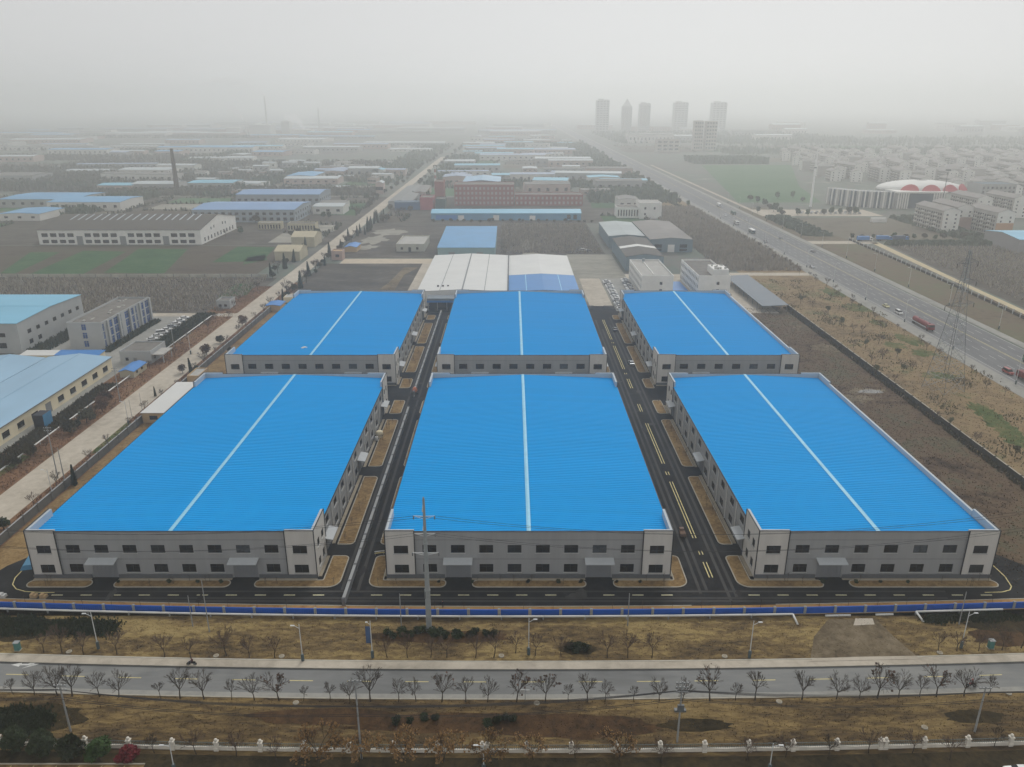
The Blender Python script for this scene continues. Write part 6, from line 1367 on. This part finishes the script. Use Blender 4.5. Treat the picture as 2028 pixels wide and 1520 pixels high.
scatter(26, (240, 1900), (1750, 3300), (40, 140), (20, 50), (10, 26), ['pale', 'pale', 'grey'], '# roofed town block nearly lost in the haze right of the highway', 'hazy town blocks')
# patchwork of plots between the far sheds
PLOT = [A_BARE, A_GREEN, MATS['fallow'], MATS['dry_field'], A_YARD, A_FIELDG]
def plots(x0, x1, y0, y1, nx, ny, seed):
    rd = random.Random(seed); hedge = []
    for i in range(nx):
        for j in range(ny):
            if rd.random() < .3: continue
            a, b = x0 + (x1 - x0) * i / nx, y0 + (y1 - y0) * j / ny; w, d = (x1 - x0) / nx, (y1 - y0) / ny
            q = [(a + w * rd.uniform(.02, .12), b + d * rd.uniform(.02, .12)), (a + w * rd.uniform(.85, .98), b + d * rd.uniform(.02, .12)), (a + w * rd.uniform(.85, .98), b + d * rd.uniform(.85, .98)), (a + w * rd.uniform(.02, .12), b + d * rd.uniform(.85, .98))]
            poly_sheet('plot', q, .014, rd.choice(PLOT)); hedge.append((q[3], q[2])); hedge.append((q[1], q[2]))
    return hedge
HD = plots(-425, -280, 640, 845, 2, 4, 8) + plots(-178, -138, 560, 845, 1, 6, 9) + plots(-112, -90, 660, 845, 1, 4, 10) + plots(75, 165, 660, 845, 2, 4, 11) + plots(-900, -400, 460, 860, 5, 6, 1) + plots(-398, -150, 850, 1150, 4, 5, 2) + plots(-1600, -420, 870, 1450, 8, 5, 3) + plots(225, 1200, 1350, 1900, 6, 4, 4) + plots(-110, 165, 850, 1500, 3, 7, 5) + plots(440, 900, 560, 760, 4, 3, 6)
def on_hedge(rd): p, q = rd.choice(HD); t_ = rd.random(); return p[0] + (q[0] - p[0]) * t_ + rd.gauss(0, 1), p[1] + (q[1] - p[1]) * t_ + rd.gauss(0, 1)
ground_brush('hedgerow', 'hazy hedgerows between the far plots', on_hedge, 9000, 3.5, .9, mat('hedge_leaf', srgb(78, 82, 66), .95, .3, .1), 41)
# towers on the skyline
c_tow = mat('far_tower', srgb(182, 184, 182), .8, .06, .02); c_tow2 = mat('far_tower_pale', srgb(186, 180, 172), .8, .06, .02)  # tower colours lightened to carry some of the haze fade themselves
def tower(px0, px1, ytop, ybase, d, label, style='box', wm=c_tow):
    x0, y = G(px0, ybase); x1 = G(px1, ybase)[0]; w = x1 - x0
    v = (ytop - CYP) / F_PX; s = y / (CT - v * ST); h = CAM_H + (-ST - v * CT) * s
    body_h = h - (6 if style == 'box' else 26 if style == 'spire' else 3)
    fl = int(body_h / 7); wins = [('f', [q for k in range(fl) for q in row(4, w, w / 6, 4 + k * 7, 3.4)])]
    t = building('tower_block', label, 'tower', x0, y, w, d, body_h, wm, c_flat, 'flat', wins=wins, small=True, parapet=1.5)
    if style == 'box':
        MB().box(w * .15, w * .55, d * .2, d * .8, body_h, h).build('plant_room', wm, t); MB().box(w * .62, w * .95, d * .2, d * .8, body_h, h - 2.5).build('plant_room', wm, t)
    elif style == 'spire':
        MB().add([(w * .05, 0, body_h + 1.5), (w * .95, 0, body_h + 1.5), (w * .95, d, body_h + 1.5), (w * .05, d, body_h + 1.5), (w * .3, d * .3, body_h + 14), (w * .7, d * .3, body_h + 14), (w * .7, d * .7, body_h + 14), (w * .3, d * .7, body_h + 14), (w * .5, d * .5, h)],
                 [(0, 1, 5, 4), (1, 2, 6, 5), (2, 3, 7, 6), (3, 0, 4, 7), (4, 5, 8), (5, 6, 8), (6, 7, 8), (7, 4, 8)]).build('crown_roof', wm, t)
    return t
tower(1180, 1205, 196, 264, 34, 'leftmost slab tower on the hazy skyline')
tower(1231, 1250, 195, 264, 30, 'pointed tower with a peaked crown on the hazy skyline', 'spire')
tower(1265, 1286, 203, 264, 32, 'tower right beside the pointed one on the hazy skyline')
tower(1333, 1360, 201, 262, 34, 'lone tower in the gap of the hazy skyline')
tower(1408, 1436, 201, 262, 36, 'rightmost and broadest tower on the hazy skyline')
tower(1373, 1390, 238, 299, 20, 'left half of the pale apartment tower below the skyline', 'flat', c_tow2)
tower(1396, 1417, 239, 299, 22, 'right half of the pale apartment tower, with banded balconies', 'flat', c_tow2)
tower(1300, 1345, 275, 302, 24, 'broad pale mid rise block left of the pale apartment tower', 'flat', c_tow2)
# apartment blocks and the village beyond the highway
def make_block(L, H, gm, band=None):
    t = thing('apartment_block', '', 'apartment block'); W = 13.0
    mb = MB(); fl = int(H / 3)
    ops = [(1.5 + i * (L - 3) / 12, 1.5 + i * (L - 3) / 12 + (L - 3) / 12 * .66, .8 + k * 3, 2.6 + k * 3) for k in range(fl) for i in range(12)]
    go = [(2.4, 3.8, 1 + k * 3, 2.4 + k * 3) for k in range(fl)] + [(9.2, 10.6, 1 + k * 3, 2.4 + k * 3) for k in range(fl)]
    wall_run(mb, (W, 0), (0, 1), L, 0, H); wall_run(mb, (W, L), (-1, 0), W, 0, H); wall_run(mb, (0, L), (0, -1), L, 0, H, ops, .25)
    mb.add([(0, L, H), (W, L, H), (W / 2, L, H + 2.4)], [(1, 0, 2)]); mb.build('wall', mat('estate_wall', srgb(180, 176, 170), .9, .08, .1), t)
    g = MB(); wall_run(g, (0, 0), (1, 0), W, 0, H, go, .25); g.add([(0, 0, H), (W, 0, H), (W / 2, 0, H + 2.4)], [(0, 1, 2)]); ge = g.build('gable_end', gm, t)
    if band: MB().box(-.06, W + .06, -.06, .0, 0, H * .55).build('painted_band', band, ge)
    r = MB(); roof_gable_y(r, W, L, H + .05, 2.4, .5); r.build('roof', mat('tile_roof', srgb(140, 136, 132), .9, .12, .1), t)
    p = MB()
    for a, b, c, d in ops: p.quad((.22, L - a, c), (.22, L - b, c), (.22, L - b, d), (.22, L - a, d))
    stuff(p.build('window_panes', M_GLASS, t))
    q = MB()
    for a, b, c, d in go: q.quad((a, .2, c), (b, .2, c), (b, .2, d), (a, .2, d))
    stuff(q.build('gable_panes', M_GLASS, t))
    b_ = MB()
    for k in range(1, fl):
        for i in range(0, 12, 3): y = L - (1.3 + i * (L - 3) / 12); b_.box(-.9, -.01, y - 3.6, y, .5 + k * 3, 1.4 + k * 3)
    stuff(b_.build('balconies', c_far[0], t))
    return t
c_gab = mat('white_gable', srgb(232, 230, 224), .9, .05, .2)
B1 = make_block(44, 17, c_gab); B1s = make_block(22, 13, c_gab); b1su = []; B2 = make_block(40, 17.5, c_gab, mat('salmon_band', srgb(176, 148, 138), .9, .06, .2)); B3 = make_block(40, 17.5, c_gab, mat('orange_band', srgb(190, 146, 108), .9, .06, .2)); b1u, b2u, b3u = [], [], []
place(B2, b2u, (*G(1890, 455), 0), 0, 'white gabled apartment block with salmon lower gable', 'near apartment blocks'); place(B3, b3u, (*G(1968, 468), 0), 0, 'white gabled apartment block with orange lower gable', 'near apartment blocks')
place(B1, b1u, (*G(1930, 432), 0), 0, 'white gabled apartment block between and behind the two banded ones', 'near apartment blocks'); place(B1, b1u, (*G(2002, 432), 0), 0, 'white apartment block cut by the right edge behind the orange banded one', 'near apartment blocks'); place(B1, b1u, (*G(1862, 462), 0), 0, 'apartment block nearest the dry field, beside the salmon banded one', 'near apartment blocks')
nv = 0
for j in range(15):
    for i in range(24):
        if rf_.random() < .12: continue
        y = 830 + j * 47 + rf_.uniform(-9, 9); x = 372 + i * 29 + (j % 2) * 14 + rf_.uniform(-4, 4) + (y - 830) * .16
        if y < 1010 and x < 470 + (1010 - y) * .0: continue
        if x > y * .68 + 10: continue
        pr_, us_ = (B1, b1u) if rf_.random() < .2 else (B1s, b1su); place(pr_, us_, (x, y, 0), R(rf_.choice((-4, -12, -20, 8, -90 if pr_ is B1s else -6))), 'white gabled apartment block in the dense village estate behind the domed hall', 'village estate blocks'); nv += 1
# domed hall with red petals
dh = thing('domed_hall', 'large hall with white domed roof, red petal fronts and curved colonnade', 'hall', (*G(1772, 414), 0))
c_glassb = mat('hall_glass', srgb(36, 62, 84), .2, .2, .2, spec=.5)
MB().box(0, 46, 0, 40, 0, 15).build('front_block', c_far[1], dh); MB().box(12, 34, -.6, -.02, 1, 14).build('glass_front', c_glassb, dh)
for k in range(10):
    xx = (1 + k * 2.3) if k < 5 else (34.5 + (k - 5) * 2.3); MB().box(xx, xx + .9, -1.4, -.5, 0, 14.5).build('column', c_gab, dh)
MB().box(-1, 47, -1.6, 40, 14.5, 16).build('cornice', c_gab, dh)
R0 = 60.0
for k in range(13):
    a0, a1 = R(200 + k * 5.2), R(200 + (k + 1) * 5.2); cx, cy = 6, 62
    p = [(cx + R0 * math.cos(a), cy + R0 * math.sin(a)) for a in (a0, a1)]; q = [(cx + (R0 - 12) * math.cos(a), cy + (R0 - 12) * math.sin(a)) for a in (a0, a1)]
    MB().prism([p[0], p[1], q[1], q[0]], 0, 15).build('wing_bay', c_glassb if k % 2 else c_far[1], dh); am = (a0 + a1) / 2
    MB().prism([(cx + (R0 + 1.2) * math.cos(am + s) , cy + (R0 + 1.2) * math.sin(am + s)) for s in (-.01, .01)] + [(cx + (R0 - .1) * math.cos(am + s), cy + (R0 - .1) * math.sin(am + s)) for s in (.01, -.01)], 0, 16).build('column', c_gab, dh)
dm = MB(); nu, nv_ = 28, 7
for j in range(nv_):
    for i in range(nu):
        P = lambda ii, jj: (38 + 42 * math.cos(2 * math.pi * ii / nu) * math.cos(jj / nv_ * 1.45), 34 + 30 * math.sin(2 * math.pi * ii / nu) * math.cos(jj / nv_ * 1.45), 15 + 8.5 * math.sin(jj / nv_ * 1.45))
        dm.quad(P(i, j), P(i + 1, j), P(i + 1, j + 1), P(i, j + 1))
dm.build('dome', c_whtroof, dh, smooth=True)
MB().lathe([(42, 13.5), (42, 15.2)], (0, 0, 0), 28).build('dome_drum', c_far[1], dh, (38, 34, 0)).scale = (1, .71, 1)
for k in range(4):
    a = R(238 + k * 26); pb = MB(); n = 10; pts = []
    for i in range(n + 1):
        t_ = math.pi * i / n; aa = a + R(11.5) * math.cos(math.pi - t_); zz = 15.3 + 6.4 * math.sin(t_); rr = 1.06 - .1 * math.sin(t_); pts.append((38 + 42 * rr * math.cos(aa), 34 + 30 * rr * math.sin(aa), zz))
    pb.add(pts + [(p[0] * .98 + 38 * .02, p[1] * .98 + 34 * .02, p[2] - .2) for p in pts], [tuple(range(n + 1))] + [(i, i + 1, n + 2 + i, n + 1 + i) for i in range(n)])
    pb.build('red_petal', mat('petal_red', srgb(196, 84, 94), .6, .05, .2), dh)
building('civic_block', 'flat dark roofed civic block right of the domed hall', 'building', *G(1938, 405), 34, 26, 19, c_far[1], mat('dark_teal_roof', srgb(74, 92, 104), .8, .08, .1), 'flat', wins=[('f', [q for k in range(4) for q in row(8, 34, 2.2, 2 + k * 4.2, 2.4)])], small=True)
building('street_kiosk', 'small white shelter on the dry field before the domed hall', 'shelter', *G(1728, 441), 12, 5, 3.2, c_wht, c_whtroof, 'flat', parapet=.3)
# parked coaches and cars by the mast
for i in range(26):
    k = 'wwsdw'[i % 5]; x = 262 + (i % 13) * 4.4; y = 716 + (i // 13) * 9; car(k, x, y, R(80), 'small ' + WORD[k] + ' car parked in the rows round the tall white mast', 'cars round the white mast')
make_truck('box_truck', 'blue box truck parked beyond the side road, nearest the highway', 'truck', G(1712, 478), 0.0, P_W, 'box', c_bright, 11, 2.5, 3.4)
make_truck('box_truck', 'blue box truck parked second from the highway', 'truck', G(1750, 477), 0.0, c_bright, 'box', c_bright, 11, 2.5, 3.4)
make_truck('box_truck', 'blue box truck parked farthest from the highway', 'truck', G(1783, 477), 0.0, c_bright, 'box', mat('faded_navy', srgb(66, 84, 112), .7, .1, .5), 11, 2.5, 3.4)
# trees round the coach park, on the highway and in the district
FT = [leafy(111, 3.0, 3.0, 3.2, 4.4, 700, .4, M_LEAFG, 9, .18), leafy(112, 3.4, 3.2, 2.8, 3.8, 700, .42, M_LEAFB, 9, .18)]
for t in FT: USED[id(t)] = []
for i, (px, py) in enumerate([(1485, 398), (1500, 402), (1515, 408), (1524, 415), (1532, 420), (1543, 424), (1548, 428), (1580, 427), (1600, 428), (1632, 426), (1645, 424), (1662, 424), (1680, 424), (1695, 424), (1500, 422), (1590, 400), (1540, 394), (1570, 393)]):
    k = 0 if i % 3 else 1; place(FT[k], USED[id(FT[k])], (*G(px, py), 0), rt.uniform(0, 6), nth(i + 1) + ' round green tree from the highway round the coach park', 'trees round the coach park', rt.uniform(.8, 1.25))
for i in range(14):
    x, y = G(1690 + i * 20 + rt.uniform(-5, 5), 474 + rt.uniform(-2, 2)); place(FT[i % 2], USED[id(FT[i % 2])], (x, y, 0), rt.uniform(0, 6), nth(i + 1) + ' bushy tree from the highway in the line behind the blue trucks', 'trees behind the blue trucks', rt.uniform(.5, .9))
for i in range(22):
    x, y = G(860 + i * 15 + rt.uniform(-5, 5), 441 + rt.uniform(-2, 1.5)); place(FT[1], USED[id(FT[1])], (x, y, 0), rt.uniform(0, 6), nth(i + 1) + ' small tree from the left before the long sky blue shed', 'trees before the long sky blue shed', rt.uniform(.35, .6))
for i in range(60):
    y = 770 + i * 22; x = 178 + rt.uniform(-6, 4) - 8; place(FT[i % 2], USED[id(FT[i % 2])], (x, y, 0), rt.uniform(0, 6), 'dark roadside tree in the hazy line beside the far highway', 'hazy trees beside the highway', rt.uniform(.7, 1.2))
for i in range(60):
    y = 720 + i * 20; x = (-113 if i % 2 else -139) + rt.uniform(-4, 4); place(FT[1], USED[id(FT[1])], (x, y, 0), rt.uniform(0, 6), 'dark roadside tree in the hazy line beside the far left street', 'hazy trees beside the far left street', rt.uniform(.7, 1.15))
for i in range(46):
    x, y = (rt.uniform(-215, -140), rt.uniform(560, 900)) if i % 2 else (rt.uniform(-112, -88), rt.uniform(620, 900))
    pr = (FT[1], FT[0], BT[0])[i % 3]; place(pr, USED[id(pr)], (x, y, 0), rt.uniform(0, 6), ('brownish', 'green', 'leafless')[i % 3] + ' tree scattered among the yards beside the far left street', 'trees among the far yards', rt.uniform(.6, 1.2))
WOOD = MATS['far_wood']; WOODG = mat('far_green_wood', srgb(88, 100, 82), .95, .25, .03)
def woods(label, regs, n, h, seed, m=WOOD):
    def f(rd): a = rd.choice(regs); return rd.uniform(a[0], a[1]), rd.uniform(a[2], a[3])
    o = ground_brush('distant_woods', label, f, n, h, 2.6, m, seed); return o
woods('hazy woods left of the far street', [(-900, -160, 1020, 1120), (-700, -200, 1250, 1330), (-480, -150, 860, 900), (-1300, -500, 1400, 1500)], 12000, 8, 31)
woods('hazy green woods in the far right distance', [(420, 1900, 1560, 1750), (500, 2400, 1900, 2300), (260, 900, 2000, 2700), (300, 420, 1320, 1400)], 16000, 10, 32, WOODG)
woods('hazy woods between the far roads', [(-105, 150, 950, 985), (80, 168, 800, 960), (-100, 160, 1850, 1950), (-105, -60, 1000, 1500), (120, 168, 1000, 1900)], 9000, 8, 33, WOODG)
woods('hazy tree clumps among the sheds left of the far street', [(-420, -380, 700, 900), (-1100, -300, 930, 960), (-330, -290, 850, 1250), (-560, -520, 1250, 1700), (-900, -700, 1600, 1680), (-200, -145, 1000, 1900)], 7000, 7, 36, WOODG)
woods('woods round the dry fields right of the highway', [(222, 240, 590, 690), (330, 352, 560, 690), (266, 410, 549, 556)], 3000, 3.5, 34, WOODG)
woods('hazy tree belts in the western district', [(-1900, -600, 1150, 1230), (-2200, -900, 1700, 1760), (-2400, -700, 2300, 2400)], 9000, 8, 35)
# power station with smoke plumes
ps = thing('power_station', 'hazy power station blocks with cooling stacks under smoke plumes', 'power station', (*G(520, 268), 0))
for a, b, c, d, h in ((-110, -70, 0, 40, 22), (-40, 25, 0, 60, 30), (90, 150, 0, 50, 16), (60, 84, 0, 30, 40)): MB().box(a, b, c, d, 0, h).build('block', c_far[0], ps)
for xx, h in ((-58, 40), (8, 112), (170, 78)): MB().lathe([(3.4, 0), (1.8, h)], (xx, 30, 0), 12).build('stack', c_far[0], ps)
smm = bpy.data.materials.new('smoke'); smm.use_nodes = True; n_ = smm.node_tree.nodes; n_.remove(n_['Principled BSDF']); pv = n_.new('ShaderNodeVolumePrincipled'); pv.inputs['Density'].default_value = .06; pv.inputs['Color'].default_value = (1, 1, 1, 1); pv.inputs['Anisotropy'].default_value = .6
smm.node_tree.links.new(pv.outputs[0], n_['Material Output'].inputs['Volume'])
px0, py0 = G(520, 268)
def plume(pts, label):
    b = MB(); n = 12; rr = []
    for (x, z, r), (x2, z2, r2) in zip(pts, pts[1:]):
        for i in range(6): t_ = i / 6; rr.append((x + (x2 - x) * t_, z + (z2 - z) * t_, (r + (r2 - r) * t_) * rf_.uniform(.7, 1.3)))
    rr.append((pts[-1][0], pts[-1][1], pts[-1][2] * .3)); vs = []; fs = []
    for x, z, r in rr:
        for i in range(n): t_ = 2 * math.pi * i / n; vs.append((x + r * .5 * math.sin(t_), 30 + r * math.cos(t_), z + r * .9 * math.sin(t_)))
    for j in range(len(rr) - 1):
        for i in range(n): fs.append((j * n + i, j * n + (i + 1) % n, (j + 1) * n + (i + 1) % n, (j + 1) * n + i))
    fs.append(tuple(range(n - 1, -1, -1))); fs.append(tuple(range((len(rr) - 1) * n, len(rr) * n))); b.add(vs, fs)
    o = b.build('smoke_plume', smm, None, (px0, py0, 0), smooth=True); bq = bmesh.new(); bq.from_mesh(o.data); bmesh.ops.recalc_face_normals(bq, faces=bq.faces); bq.to_mesh(o.data); bq.free(); return stuff(o, label, 'smoke')
plume([(-58, 41, 3), (-72, 56, 7), (-95, 78, 10), (-115, 90, 8)], 'small white smoke plume drifting left from the power station')
plume([(123, 17, 5), (108, 41, 12), (85, 52, 14), (65, 54, 9)], 'low white smoke cloud over the power station right side')
plume([(8, 113, 3), (-10, 132, 8), (-46, 150, 12), (-123, 158, 14), (-185, 146, 9)], 'upper smoke plume trailing left above the horizon')

# ================================================================== THE AIR
hz = bpy.data.materials.new('haze_air'); hz.use_nodes = True; hn = hz.node_tree.nodes; hn.remove(hn['Principled BSDF'])
hv = hn.new('ShaderNodeVolumePrincipled'); hv.inputs['Density'].default_value = 0.0005; hv.inputs['Color'].default_value = (.985, 1.0, .995, 1); hv.inputs['Anisotropy'].default_value = 0.6
hz.node_tree.links.new(hv.outputs[0], hn['Material Output'].inputs['Volume'])
stuff(MB().box(-9100, 9100, -700, 14100, -1.0, 190).build('haze', hz), 'grey winter haze over the whole place', 'haze')
